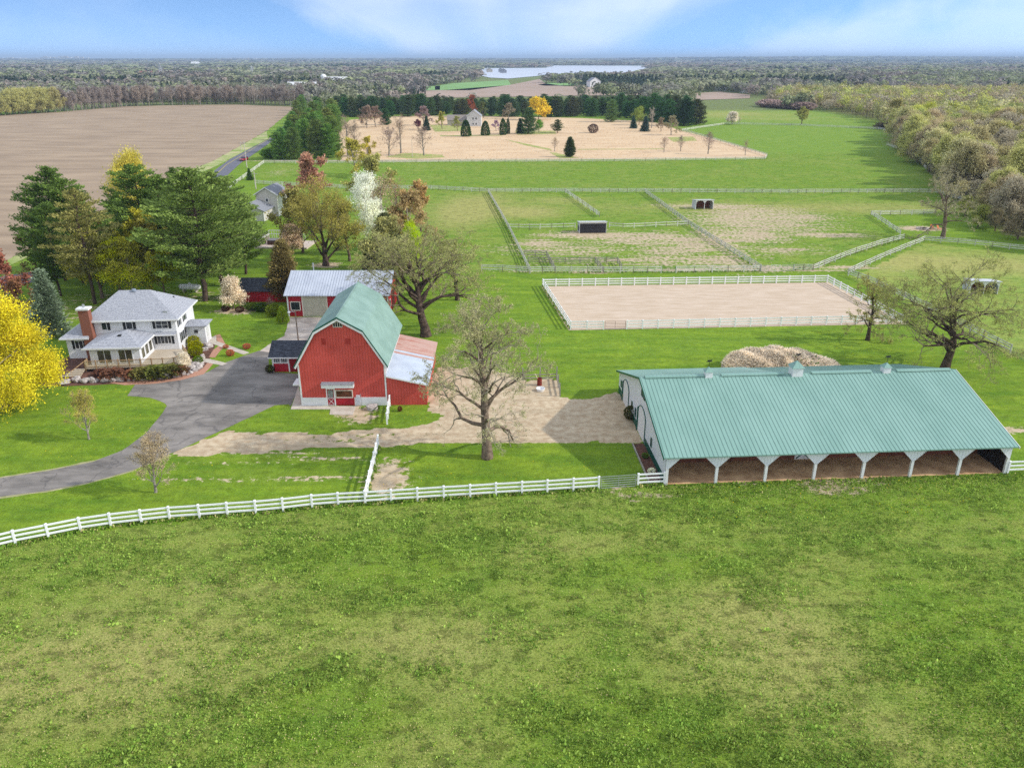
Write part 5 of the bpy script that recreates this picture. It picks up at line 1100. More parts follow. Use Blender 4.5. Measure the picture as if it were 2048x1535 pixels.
def decid(seed, H, leaf_n=3, leaf=.3, lv=2, limbs=12, base=.2, L0=.34, a0=1.1, a1=.35, up=.07, gn=.16, spread=.6, bark=BARK, kd=(3, 3), asp=1.2, ratio=.55, tr=.8, fat=.022, prof=None, n_t=3):
    rng = np.random.default_rng(seed)
    S, tips = skeleton(rng, H, H * fat, base, limbs, lv, gn, up, H * L0, lambda f: a0 + (a1 - a0) * f, kd, prof=prof or (lambda f: 1.1 - .55 * f), ratio=ratio, trunk_top=tr)
    S, tips = fit_h(S, tips, H); T = np.array([t[0] for t in tips]); D = np.array([t[1] for t in tips])
    V1, F1_ = tubes_np(S[S[:, 6] > H * .008], 6); V2, F2 = tubes_np(S[S[:, 6] <= H * .008], n_t) if n_t == 4 or True else (None, None)
    if n_t == 3: V2, F2 = tubes_np(S[S[:, 6] <= H * .008], 3)
    lf = None
    if leaf_n: C = np.repeat(T, leaf_n, 0) + rng.normal(size=(len(T) * leaf_n, 3)) * spread * .45; lf = leaves_np(C, leaf, rng, asp=asp)
    return kind(join([(V1, F1_), (V2, F2)]), lf, bark, M_LEAF, H, len(V1))
def pine(seed, H, R0, clear=.28, nl=24, per=5, cl=14, tuft=14, size=.62, prof=None, droop=.0, rise=.25, bark=BARK_D, rag=.3, asp=2.0, leafm=None, cspread=.42):
    rng = np.random.default_rng(seed); S = []; C = []; D = []
    p = np.zeros(3); n = 8; tr = [p.copy()]
    for i in range(n): p = p + np.array([rng.normal() * .012 * H, rng.normal() * .012 * H, H * .97 / n]); tr.append(p.copy())
    r0 = H * .016
    for i in range(n): S.append((*tr[i], *tr[i + 1], r0 * (1 - .85 * i / n) + .03, r0 * (1 - .85 * (i + 1) / n) + .03))
    prof = prof or (lambda f: (1 - f) ** .65 * (.55 + .9 * min(f * 2.4, 1)) )
    for w in range(nl):
        f = w / (nl - 1)
        for k in range(per):
            z = min(.985, clear + (1 - clear) * (f + rng.uniform(-.5, .5) / nl * 1.6 * (droop == 0)) * .985); z = max(z, .02); j = min(int(z * n), n - 1); base = tr[j] + (tr[j + 1] - tr[j]) * (z * n - j)
            az = w * 1.1 + k * 2 * np.pi / per + rng.uniform(-.45, .45); L = R0 * prof(f) * rng.uniform(1 - rag, 1 + rag * .5) + .3
            ns = 5; q = base.copy(); ht = rise * .5
            for s in range(ns):
                t = (s + 1) / ns; el = -droop * (1 - t) + rise * t ** 1.5
                q2 = q + np.array([math.cos(az) * math.cos(el), math.sin(az) * math.cos(el), math.sin(el)]) * L / ns
                r = max(.016, L * .014 * (1 - s / ns)); S.append((*q, *q2, r, r * .8))
                if s >= 1:
                    kk = max(1, int(cl * L / R0 / (ns - 1) * (1.0 + .5 * s / ns)) + 1)
                    for c in range(kk):
                        cc = q + (q2 - q) * rng.random() + np.array([-math.sin(az), math.cos(az), 0]) * rng.normal() * L * .14 * (1 - .4 * t) + np.array([0, 0, rng.uniform(-.1, .12) * size * 2])
                        C.append(cc + rng.normal(size=(tuft, 3)) * np.array([cspread, cspread, cspread * .5]) * size * 1.4)
                        dd = np.array([math.cos(az), math.sin(az), .55]); D.append(np.repeat(dd[None], tuft, 0))
                q = q2
    C = np.concatenate(C); D = np.concatenate(D)
    Vl, Fl = leaves_np(C, size * .36, rng, D, asp=asp)
    V1, F1_ = tubes_np(np.array(S), 5)
    return kind((V1, F1_), (Vl, Fl), bark, leafm or M_NEEDLE, H)
def shell(seed, H, R0, n=1600, leaf=.12, prof=None, lobes=7, lumpy=.16, core=True, bark=BARK_D, leafm=None, z0=0.0, asp=1.2):
    """dense clipped or rounded crown: lumpy leaf shell over its own leaf-filled volume"""
    rng = np.random.default_rng(seed); u = rng.random(n); th = rng.random(n) * 2 * np.pi
    prof = prof or (lambda t: np.sqrt(np.clip(1 - (2 * t - 1) ** 2, 0, 1)))
    rr = prof(u) * R0 * (1 + lumpy * np.sin(lobes * th + 9 * u + seed)) * np.where(rng.random(n) < .75, rng.uniform(.88, 1.04, n), rng.uniform(.3, .9, n))
    C = np.stack([rr * np.cos(th), rr * np.sin(th), z0 + u * (H - z0)], 1)
    D = np.stack([np.cos(th), np.sin(th), np.full(n, .5)], 1)
    Vl, Fl = leaves_np(C, leaf, rng, D, asp=asp)
    S = [(0, 0, 0, 0, 0, H * .6, H * .03 + .02, .02)] + [(0, 0, H * .15, R0 * .6 * math.cos(a), R0 * .6 * math.sin(a), H * .6, .03, .015) for a in (0, 1.2, 2.5, 3.8, 5)]
    return kind(tubes_np(np.array(S), 5), (Vl, Fl), bark, leafm or M_LEAF, H)

def plant(k, name, label, cat, u, vb, vt, col, group=None, wx=1.0, rz=None, h=None, world=None, lean=0.0):
    x, y = world if world else P(u, vb)[:2]
    h = h or hgt(u, vb, vt); s = h / k.H; t = thing(name, label, cat, (x, y, 0), random.uniform(0, 6.28) if rz is None else rz, group)
    t.scale = (s * wx, s * wx, s)
    if lean: t.rotation_euler[0] = lean
    link('trunk', k.wood, t)
    if k.crown: c = link('crown', k.crown, t); c.color = (*col, 1)
    return t
CO = lambda r, g, b: alb(r, g, b, 1.0)
# --- the big bare oaks
KHAKI = CO(172, 168, 122)
k1 = oak(12, 16, leaf_n=2, leaf=.10, lv=3, limbs=22, L0=.44, wide=1.0, bark=BARK, prof=lambda f: 1.15 - .62 * f, tt=.86)
plant(k1, 'oak_tree', 'large spreading oak with pale unopened buds growing by the dirt lane in front', 'tree', 975, 915, 602, KHAKI, rz=.6)
k2 = oak(8, 17, leaf_n=2, leaf=.11, lv=3, limbs=24, L0=.58, wide=1.06, up=.03, a=(1.35, .75), bs=.36)
plant(k2, 'oak_tree', 'large dark limbed oak towering right behind the red barn', 'tree', 852, 672, 438, CO(160, 160, 100), rz=4.6, wx=1.35)
k3 = oak(14, 16, leaf_n=2, leaf=.11, lv=3, limbs=23, L0=.54, wide=1.08, up=.03, a=(1.45, .85), bs=.28)
plant(k3, 'oak_tree', 'massive gnarled oak behind the right end of the stable', 'tree', 1888, 742, 492, CO(164, 166, 98), rz=1.2, wx=1.12)
k4 = oak(5, 9, leaf_n=4, leaf=.12, lv=2, limbs=16, L0=.40)
plant(k4, 'oak_tree', 'small oak overhanging the near right corner of the riding arena', 'tree', 1735, 680, 552, CO(160, 156, 92), rz=0)
k5 = oak(23, 15, leaf_n=3, leaf=.16, lv=2, limbs=17, L0=.42, bark=BARK)
plant(k5, 'oak_tree', 'nearly bare grey oak near the fire pit at the wood edge', 'tree', 1885, 476, 332, CO(158, 150, 118), rz=.3)
k2b = oak(31, 12, leaf_n=4, leaf=.14, lv=2, limbs=15, L0=.36)
plant(k2b, 'oak_tree', 'narrow dark oak just right of the barn oak with crooked upper limbs', 'tree', 915, 600, 470, CO(150, 152, 88), rz=.9, wx=1.1)
# --- vase shaped maple and companions
km = decid(40, 17, leaf_n=4, leaf=.15, lv=3, limbs=10, base=.10, L0=.50, a0=.72, a1=.22, up=.05, gn=.10, bark=BARK_D, kd=(4, 3, 2), spread=.8, tr=.45, fat=.032, ratio=.48, prof=lambda f: 1.0)
plant(km, 'maple_tree', 'vase shaped olive budding maple behind the workshop garage', 'tree', 652, 531, 352, CO(160, 150, 74), rz=.5, wx=1.12)
kd1 = decid(41, 14, leaf_n=5, leaf=.34, limbs=14, L0=.36, bark=BARK_G)
kd2 = decid(42, 14, leaf_n=5, leaf=.34, limbs=12, L0=.30, a0=.9, a1=.25, bark=BARK)
kd3 = decid(43, 14, leaf_n=6, leaf=.36, limbs=15, L0=.40, a0=1.2, a1=.4, bark=BARK)
kb1 = decid(44, 12, leaf_n=1, leaf=.20, limbs=14, L0=.38, a0=.95, a1=.3, bark=BARK_G, gn=.12, up=.06)
kb2 = decid(45, 14, leaf_n=1, leaf=.20, limbs=13, L0=.26, a0=.7, a1=.2, bark=BARK_G, gn=.10, up=.06)
kpr = decid(48, 12, leaf_n=7, leaf=.17, lv=2, limbs=17, L0=.36, a0=1.1, a1=.3, spread=1.0, bark=BARK)
kdn = decid(46, 12, leaf_n=15, leaf=.17, lv=2, limbs=17, L0=.40, a0=1.35, a1=.4, spread=1.25, bark=BARK)
ky = decid(47, 11, leaf_n=24, leaf=.115, lv=3, limbs=18, L0=.44, a0=1.5, a1=.45, spread=1.1, bark=BARK, kd=(4, 3, 2), up=.02, ratio=.5)
plant(kd2, 'maple_tree', 'rust red flowering maple behind the olive maple', 'tree', 632, 432, 308, CO(184, 140, 116), wx=1.3)
plant(kpr, 'pear_tree', 'tall white blossoming tree right of the olive maple', 'tree', 728, 462, 346, CO(242, 240, 222), wx=.95)
plant(kpr, 'pear_tree', 'white blossoming tree partly hidden by a dark cedar', 'tree', 748, 510, 400, CO(240, 240, 216), wx=.85)
plant(kb2, 'birch_tree', 'pale stemmed bare birch with tan buds beside the white blossom', 'tree', 795, 460, 350, CO(170, 142, 104), wx=1.2)
plant(kd2, 'birch_tree', 'orange tinted budding tree at the right end of the yard trees', 'tree', 842, 462, 362, CO(184, 152, 100), wx=1.0)
plant(kd1, 'tree', 'faint olive budding tree behind the white blossom', 'tree', 745, 420, 308, CO(168, 164, 96), wx=1.2)
plant(kd1, 'tree', 'olive budding tree above the white blossom nearest the back fence', 'tree', 712, 352, 276, CO(176, 166, 74), wx=1.3)
plant(kd3, 'tree', 'brown budding tree beside the orange tinted one', 'tree', 800, 500, 408, CO(160, 138, 86), wx=.9)
plant(kdn, 'young_maple', 'bright yellow green young tree glowing behind the barn oak', 'tree', 826, 560, 448, CO(176, 196, 24), wx=.55)
plant(kdn, 'young_maple', 'lower yellow green sapling behind the barn oak trunk', 'tree', 866, 590, 515, CO(168, 192, 20), wx=.45)
plant(kd3, 'maple_tree', 'wide olive brown budding tree left of the vase shaped maple', 'tree', 606, 505, 372, CO(158, 150, 84), wx=1.0)
plant(kd2, 'maple_tree', 'thin olive tree filling in behind the garage roof', 'tree', 700, 522, 402, CO(160, 158, 80), wx=1.1)
plant(kb2, 'birch_tree', 'second pale stemmed bare birch right of the white blossom', 'tree', 768, 478, 345, CO(176, 156, 122), wx=1.4)
plant(kd1, 'tree', 'faint brown budding tree nearest the dry pasture strip', 'tree', 822, 500, 376, CO(178, 154, 108), wx=1.1)
plant(kd1, 'tree', 'grey olive budding tree between the barn oak and the birches', 'tree', 776, 560, 430, CO(158, 154, 96), wx=1.2)
# --- pines by the road
pines = [pine(60, 22, 7.8, clear=.20, nl=24, per=5, rag=.5, cl=19, tuft=14, cspread=.40, rise=.5, size=.58, prof=lambda f: (1 - f ** 1.6) ** .6 * (.55 + min(f * 1.6, .45))), pine(61, 22, 7.2, clear=.16, nl=24, per=5, rag=.55, cl=19, tuft=14, cspread=.40, rise=.55, size=.58, prof=lambda f: (1 - f ** 1.5) ** .6 * (.6 + min(f * 1.6, .4))), pine(62, 22, 6.2, clear=.3, nl=19, per=4, rag=.6, cl=11, cspread=.36)]
PG = CO(120, 138, 70); PG2 = CO(106, 128, 60); PG3 = CO(92, 114, 54)
plant(pines[0], 'pine_tree', 'broad dark pine at the left end of the yard pines', 'tree', 132, 560, 328, PG3, rz=.3, wx=1.08)
plant(pines[2], 'pine_tree', 'thin pine with bare dead lower limbs beside the farmhouse chimney', 'tree', 190, 608, 368, CO(136, 132, 76), rz=1.3, wx=.95)
plant(pines[1], 'pine_tree', 'left pine of the clump behind the black car', 'tree', 302, 545, 322, PG2, rz=2.3, wx=1.2)
plant(pines[0], 'pine_tree', 'tallest pine with thick grey trunk right of the propane tank', 'tree', 411, 602, 326, PG, rz=4.1, wx=1.25)
plant(pines[1], 'pine_tree', 'twin trunked pine just behind the tallest pine', 'tree', 446, 572, 336, PG, rz=5.2, wx=1.2)
plant(pines[2], 'pine_tree', 'slender pine at the right edge of the yard pines', 'tree', 475, 535, 345, PG2, rz=.8, wx=.9)
plant(pines[1], 'pine_tree', 'dark pine standing behind the clump near the road', 'tree', 372, 500, 330, PG3, rz=3.0, wx=.9)
plant(pines[2], 'pine_tree', 'small dark pine between the two pine clumps', 'tree', 235, 500, 396, PG3, rz=1.6, wx=.9)
plant(pines[1], 'pine_tree', 'dark pine crowding in behind the thin bare limbed pine', 'tree', 168, 565, 350, PG2, rz=1.9, wx=1.1)
plant(pines[0], 'pine_tree', 'lower dark pine behind the blue grey spruce', 'tree', 122, 592, 400, PG3, rz=5.1, wx=.8)
plant(pines[1], 'pine_tree', 'pine filling the middle of the yard clump above the black car', 'tree', 345, 540, 344, PG2, rz=.4, wx=1.1)
plant(pines[0], 'pine_tree', 'pine on the right side of the clump behind the twin trunked one', 'tree', 492, 548, 372, PG, rz=2.8, wx=.95)
plant(kd3, 'maple_tree', 'olive budding tree rising just behind the farmhouse chimney', 'tree', 205, 596, 455, CO(160, 156, 62), wx=1.1)
plant(kd1, 'tree', 'thin olive tree over the farmhouse ridge', 'tree', 270, 600, 470, CO(170, 166, 60), wx=1.1)
plant(kd3, 'tree', 'brownish budding tree in front of the dark pine left of the black car', 'tree', 318, 560, 430, CO(156, 148, 70), wx=.9)
plant(pines[0], 'pine_tree', 'dark pine filling the gap left of the black car', 'tree', 262, 520, 385, PG3, rz=2.2, wx=.8)
plant(kd3, 'maple_tree', 'brown olive tree behind the yellow green maple and the chimney', 'tree', 218, 560, 440, CO(140, 130, 70), wx=1.0)
plant(kd1, 'tree', 'thin brown tree between the left pines and the plowed field', 'tree', 105, 560, 430, CO(130, 120, 74), wx=1.0)
plant(pines[1], 'pine_tree', 'dark topped pine farthest back in the yard pine clump', 'tree', 440, 470, 336, PG2, rz=1.2, wx=.9)
# --- spruces, cedars
spr = pine(70, 12, 3.0, clear=.04, nl=22, per=7, cl=8, tuft=12, size=.5, prof=lambda f: (1 - f) ** .85, droop=.35, rise=.05, rag=.18)
ced = pine(71, 10, 2.8, clear=.03, nl=20, per=7, cl=9, tuft=13, size=.5, prof=lambda f: (1 - f) ** .7 * (.6 + min(f * 2, .4)), droop=-.3, rise=.5, rag=.22)
plant(spr, 'spruce_tree', 'blue grey spruce between the yellow maple and the farmhouse', 'tree', 100, 668, 535, CO(120, 134, 108), wx=1.15)
plant(ced, 'cedar_tree', 'brown tinged conical cedar beside the low crimson shed', 'tree', 572, 600, 478, CO(132, 118, 72), wx=1.05)
plant(ced, 'cedar_tree', 'tall dark cedar to the right of the olive maple', 'tree', 772, 540, 425, CO(80, 84, 52), wx=1.1)
plant(ced, 'cedar_tree', 'short dark cedar at the lawn edge behind the barn oak', 'tree', 742, 545, 480, CO(62, 76, 44), wx=1.1)
# --- maples and small trees around the farmhouse
plant(ky, 'maple_tree', 'big yellow green flowering maple at the left edge of the photo', 'tree', 12, 812, 572, CO(214, 200, 50), rz=1.0, wx=.96)
plant(kdn, 'maple_tree', 'low yellow flowering maple limb tree over the mulch bed corner', 'tree', 96, 775, 702, CO(218, 200, 20), wx=1.0)
plant(kdn, 'maple_tree', 'bright yellow green maple behind the farmhouse roof', 'tree', 243, 597, 482, CO(206, 208, 44), wx=1.12)
plant(kd3, 'maple_tree', 'thinly leaved olive maple left of the tallest pine', 'tree', 290, 560, 415, CO(164, 158, 52), wx=.9)
plant(kdn, 'maple_tree', 'pale yellow tree at the field edge behind the pine clump', 'tree', 283, 470, 306, CO(204, 190, 84), wx=.80)
plant(kd3, 'maple_tree', 'yellow green maple drooping beside the black car', 'tree', 330, 590, 500, CO(160, 166, 34), wx=.9)
plant(kd1, 'crab_apple', 'dark red budding tree at the left edge above the yellow maple', 'tree', 8, 640, 500, CO(156, 100, 82), wx=1.1)
plant(kd1, 'tree', 'brown budding tree beside the blue grey spruce', 'tree', 48, 660, 555, CO(140, 100, 72), wx=.9)
kw = decid(80, 5, leaf_n=2, leaf=.05, lv=3, limbs=16, base=.16, L0=.40, a0=.95, a1=.3, up=.08, gn=.11, bark=BARK_G, kd=(3, 3, 2), fat=.02, spread=.25, ratio=.5)
kw2 = decid(81, 5, leaf_n=1, leaf=.045, lv=3, limbs=18, base=.12, L0=.42, a0=1.0, a1=.35, up=.08, gn=.10, bark=BARK_G, kd=(3, 3, 2), fat=.02, spread=.25, ratio=.5)
plant(kw, 'young_tree', 'small budding tree standing alone on the lawn inside the drive curve', 'tree', 178, 878, 777, CO(196, 186, 92), wx=.9)
plant(kw2, 'young_tree', 'small bare pinkish tree on the lawn between the drive and the white fence', 'tree', 312, 984, 868, CO(206, 184, 140), wx=1.0)
kbl = decid(82, 4, leaf_n=12, leaf=.12, lv=2, limbs=14, base=.12, L0=.36, a0=1.0, a1=.3, up=.03, gn=.14, bark=BARK, kd=(4, 3), fat=.02, spread=.5)
plant(kbl, 'blossom_tree', 'round cream blossoming tree in a mulch ring by the low shed', 'tree', 467, 618, 558, CO(232, 216, 190), wx=1.15)
plant(kbl, 'blossom_bush', 'white blossoming bush at the deck corner among the boulders', 'bush', 371, 738, 706, CO(236, 226, 204), wx=1.0)
plant(kbl, 'blossom_tree', 'cream blossoming tree beside the neighbouring terrace', 'tree', 586, 508, 452, CO(214, 190, 160), wx=1.2)
plant(kb1, 'redbud', 'faint pink budding shrub along the low crimson shed', 'bush', 541, 622, 594, CO(150, 120, 116), wx=1.2)
globe = shell(90, 2, 1.1, n=1500, leaf=.16); tear = shell(91, 3, 1.2, n=2200, leaf=.15, prof=lambda t: np.sqrt(np.clip(1 - t, 0, 1)) * np.clip(t * 5 + .55, 0, 1), lumpy=.06)
egg = shell(92, 5, 1.7, n=2600, leaf=.26, prof=lambda t: np.sqrt(np.clip(1 - t ** 1.7, 0, 1)) * np.clip(t * 5 + .6, 0, 1), lumpy=.05)
col_ = shell(93, 6, 1.0, n=2400, leaf=.24, prof=lambda t: np.clip(1 - t ** 4, 0, 1) * np.clip(t * 6 + .7, 0, 1), lumpy=.05)
mess = shell(94, 1.5, 1.3, n=1100, leaf=.20, lumpy=.3, asp=2.2)
plant(tear, 'arborvitae', 'teardrop green arborvitae at the left corner of the workshop garage', 'bush', 566, 645, 612, CO(136, 156, 44))
for i, (u, vb, vt, c, w, lab) in enumerate(((388, 690, 672, (156, 156, 20), 1.1, 'rounded yellow green yew nearest the entry annex'), (392, 700, 682, (150, 150, 16), 1.2, 'middle rounded yellow green yew by the deck steps'), (392, 711, 692, (136, 140, 16), 1.2, 'front rounded yellow green yew by the deck steps'), (397, 728, 712, (96, 124, 16), 1.0, 'dark green low bush behind the big boulders'),
        (452, 696, 689, (186, 110, 60), 1.3, 'upper orange barberry on the grass between the walks'), (461, 711, 699, (190, 112, 80), 1.1, 'lower red orange barberry on the grass between the walks'), (494, 697, 687, (190, 112, 84), 1.3, 'orange red barberry on the big lawn by the drive'),
        (548, 632, 608, (110, 124, 40), 1.1, 'dull green globe bush left of the teardrop arborvitae'), (525, 622, 606, (70, 92, 34), 1.6, 'low dark hedge along the low crimson shed'), (505, 620, 607, (84, 100, 40), 1.6, 'green hedge bush beside the cream blossom tree'), (452, 622, 611, (80, 52, 46), 1.3, 'dark purple ground bush left of the cream blossom trunk'), (480, 624, 613, (78, 50, 44), 1.3, 'dark purple ground bush right of the cream blossom trunk'),
        (541, 744, 730, (72, 70, 40), 1.1, 'dark little bush at the corner of the small red shed'), (1262, 838, 812, (88, 88, 48), .9, 'dark bush by the stable wall between the arched doors'), (1254, 800, 782, (190, 180, 130), .8, 'pale flowering bush at the stable wall by the far arched door'), (565, 698, 688, (180, 180, 70), 1.4, 'yellow green weeds behind the small red shed left of the lamp pole'), (585, 700, 690, (190, 180, 90), 1.4, 'straw coloured weeds at the foot of the lamp pole'), (560, 425, 398, (60, 80, 36), 1.0, 'dark rounded bush right of the neighbouring house'),
        (666, 815, 808, (110, 60, 40), .7, 'small reddish plant at the front wall of the lean-to')) ):
    plant(globe, 'bush', lab, 'bush', u if i != 18 else 800, vb if i != 18 else 822, vt if i != 18 else 812, CO(*c), wx=w)
plant(globe, 'daffodil_clump', 'clump of white daffodils in the bed by the stable corner', 'flowers', 1303, 946, 936, CO(240, 240, 214), wx=1.2)
plant(globe, 'bush', 'small green plant in the stable wall bed above the daffodils', 'bush', 1290, 915, 906, CO(96, 124, 48), wx=1.2)
for u, vb, vt, c, lab in ((228, 757, 738, (120, 84, 66), 'leftmost brown shrub below the deck railing'), (262, 757, 741, (132, 92, 70), 'second brown shrub below the deck railing'), (290, 756, 736, (116, 112, 60), 'olive shrub below the middle of the deck railing'), (315, 755, 733, (104, 110, 52), 'dense olive brown shrub behind the boulder row'), (340, 752, 731, (108, 108, 56), 'olive brown shrub left of the white blossoming bush'), (358, 749, 733, (122, 90, 62), 'brown shrub touching the white blossoming bush'), (205, 750, 738, (110, 76, 62), 'low brown shrub by the deck stairs')):
    plant(mess, 'shrub', lab, 'shrub', u, vb, vt, CO(*c), wx=1.15)
# --- the dense pine row along the road
rowp = [pine(100 + i, 18, 5.0, clear=.06, nl=19, per=6, cl=7, tuft=11, size=.85, prof=lambda f: (1 - f ** 3) ** .6 * .92 + .08, rise=.5, droop=.0, rag=.4) for i in range(3)]
rr_ = random.Random(4)
RP = []
for i in range(13):
    f = i / 12; a = P(566, 318); b = P(607, 222); c = P(660, 316); d = P(668, 238)
    l = (a[0] + (b[0] - a[0]) * f ** 1.0, a[1] + (b[1] - a[1]) * f); r = (c[0] + (d[0] - c[0]) * f, c[1] + (d[1] - c[1]) * f)
    for g in ((.02, .34, .68, 1.0) if i < 5 else (.0, .5, 1.0)):
        RP.append((l[0] + (r[0] - l[0]) * g + rr_.uniform(-1.5, 1.5), l[1] + (r[1] - l[1]) * g + rr_.uniform(-3, 3), (11.5 + 3.2 * min(1, g * 1.6 + f * .3) - 1.0 * f) * rr_.uniform(.85, 1.08)))
for i, (x, y, h) in enumerate(RP): plant(rowp[i % 3], 'pine_tree', ('tall ' if h > 13.2 else 'shorter ') + 'dense pine in the ' + ('near end' if y < 350 else 'middle' if y < 430 else 'far end') + ' of the thick pine row beside the road', 'tree', 0, 0, 0, CO(104 + rr_.randint(-10, 14), 126 + rr_.randint(-8, 12), 62), 'pines in the thick row beside the road', world=(x, y), h=h, wx=1.05)
plant(mess, 'bush', 'green scrub at the foot of the roadside pine row', 'bush', 545, 316, 296, CO(96, 128, 50), wx=1.1)
# --- conifer belt behind the prairie
belt = []
for i in range(54):
    f = i / 53; u = 668 + f * 722 + rr_.uniform(-6, 6); vb = 231 + rr_.uniform(-3, 3) + max(0, f - .72) * 62 ; vt = 195 - 3 * math.sin(f * 9) + rr_.uniform(-8, 10)
    if abs(u - 1077) < 12 or abs(u - 944) < 9: continue
    belt.append((u, vb, vt))
n_front = len(belt)
for i in range(44):
    f = i / 43; belt.append((680 + f * 690 + rr_.uniform(-7, 7), 224 + rr_.uniform(-2, 2) + max(0, f - .75) * 40, 192 + rr_.uniform(-5, 6)))
for i, (u, vb, vt) in enumerate(belt): plant(rowp[rr_.choice((0, 1, 2))], 'conifer', ('front row' if i < n_front else 'back row') + ' dark conifer in the ' + ('left part' if u < 850 else 'left middle part' if u < 1040 else 'right middle part' if u < 1220 else 'right end') + ' of the evergreen belt behind the prairie', 'tree', u, vb, vt, CO(76 + rr_.randint(-8, 14), 100 + rr_.randint(-8, 12), 60), 'conifers in the evergreen belt behind the prairie', wx=rr_.uniform(.95, 1.5))
plant(rowp[0], 'conifer', 'big dark conifer ending the evergreen belt at the pasture corner', 'tree', 1368, 252, 196, CO(50, 74, 44), wx=1.35)
will = decid(110, 14, leaf_n=16, leaf=.5, lv=2, limbs=16, L0=.42, a0=1.35, a1=.3, up=-.10, spread=1.6, bark=BARK, asp=2.4, base=.35)
plant(will, 'willow_tree', 'golden yellow weeping willow in front of the evergreen belt', 'tree', 1077, 240, 197, CO(222, 196, 62), wx=1.1)
PR = [(kb2, 696, 311, 226, (150, 134, 114), 'bare grey tree nearest the roadside pine row'), (kb2, 712, 308, 236, (150, 134, 114), 'second bare grey tree from the roadside pine row'), (kb1, 778, 312, 252, (130, 112, 108), 'bare purple grey tree on the prairie left of the tall one'), (kb2, 802, 307, 226, (150, 130, 112), 'tall bare tree rising left of the prairie house'), (kb1, 848, 311, 251, (130, 112, 104), 'bare round headed tree on the green patch of the prairie'),
      (kd1, 734, 256, 211, (150, 130, 112), 'brown bare tree at the back left of the prairie'), (kd1, 751, 254, 212, (148, 126, 110), 'grey brown bare tree right of its twin at the prairie back'), (kd1, 735, 313, 272, (190, 176, 70), 'yellow budding tree at the left front of the prairie'), (kb1, 1109, 303, 274, (150, 132, 104), 'small bare tree left of the dark prairie pine'), (kb1, 1328, 305, 273, (150, 128, 112), 'bare spreading tree on the right of the prairie'), (kb1, 1361, 303, 270, (130, 120, 110), 'thin bare sapling on the mown strip of the prairie'),
      (kd2, 1322, 263, 235, (160, 142, 116), 'brown budding tree at the prairie back right corner'), (kd1, 1342, 270, 231, (158, 150, 118), 'pale bare tree at the prairie back right corner'), (kb1, 1416, 308, 262, (130, 108, 106), 'purple grey bare tree inside the prairie corner fence'), (kb2, 1490, 311, 278, (160, 146, 120), 'thin bare tree beside the prairie end fence'),
      (kd1, 848, 251, 212, (160, 136, 132), 'pinkish budding tree behind the dark red one'), (kd3, 836, 259, 238, (116, 68, 76), 'dark red small tree left of the prairie house'), (kd2, 884, 258, 223, (172, 168, 80), 'yellow olive tree left of the prairie house garage'), (kd2, 945, 236, 190, (150, 92, 66), 'rust brown tree behind the prairie house'), (kd2, 967, 236, 204, (116, 124, 72), 'dull green tree right of the rust brown one'), (kd1, 1017, 238, 206, (150, 140, 116), 'grey budding tree between the columns and the evergreen belt'), (kd2, 915, 262, 232, (160, 162, 90), 'pale budding tree in front of the prairie house garage'),
      (kdn, 1078, 265, 240, (112, 156, 54), 'bright green bush right of the big prairie spruce'), (kdn, 1278, 250, 214, (150, 164, 80), 'light green tree above the blue spruces'), (kb2, 1303, 256, 213, (170, 164, 150), 'pale bare tree right of the blue spruces'), (kd1, 992, 262, 240, (170, 142, 160), 'faint pink flowering tree right of the prairie house'),
      (kbl, 1464, 249, 225, (236, 226, 206), 'white blossoming tree alone in the upper pasture'), (kb1, 1477, 248, 232, (190, 174, 150), 'pale small tree right of the white blossoming one'), (kd3, 1603, 249, 213, (160, 158, 84), 'olive round tree alone at the upper pasture fence'), (kd1, 1783, 256, 196, (168, 160, 100), 'forked pale olive tree at the wood corner'), (mess, 1770, 258, 246, (110, 100, 78), 'dark bush at the foot of the forked olive tree')]
for k, u, vb, vt, c, lab in PR: plant(k, 'shrub' if k is mess else 'tree', lab, 'shrub' if k is mess else 'tree', u, vb, vt, CO(*c), wx=1.7 if k is mess else 1.5 if k is kbl else 1.25 if k in (kd1, kb1, kd3) else 1.05)
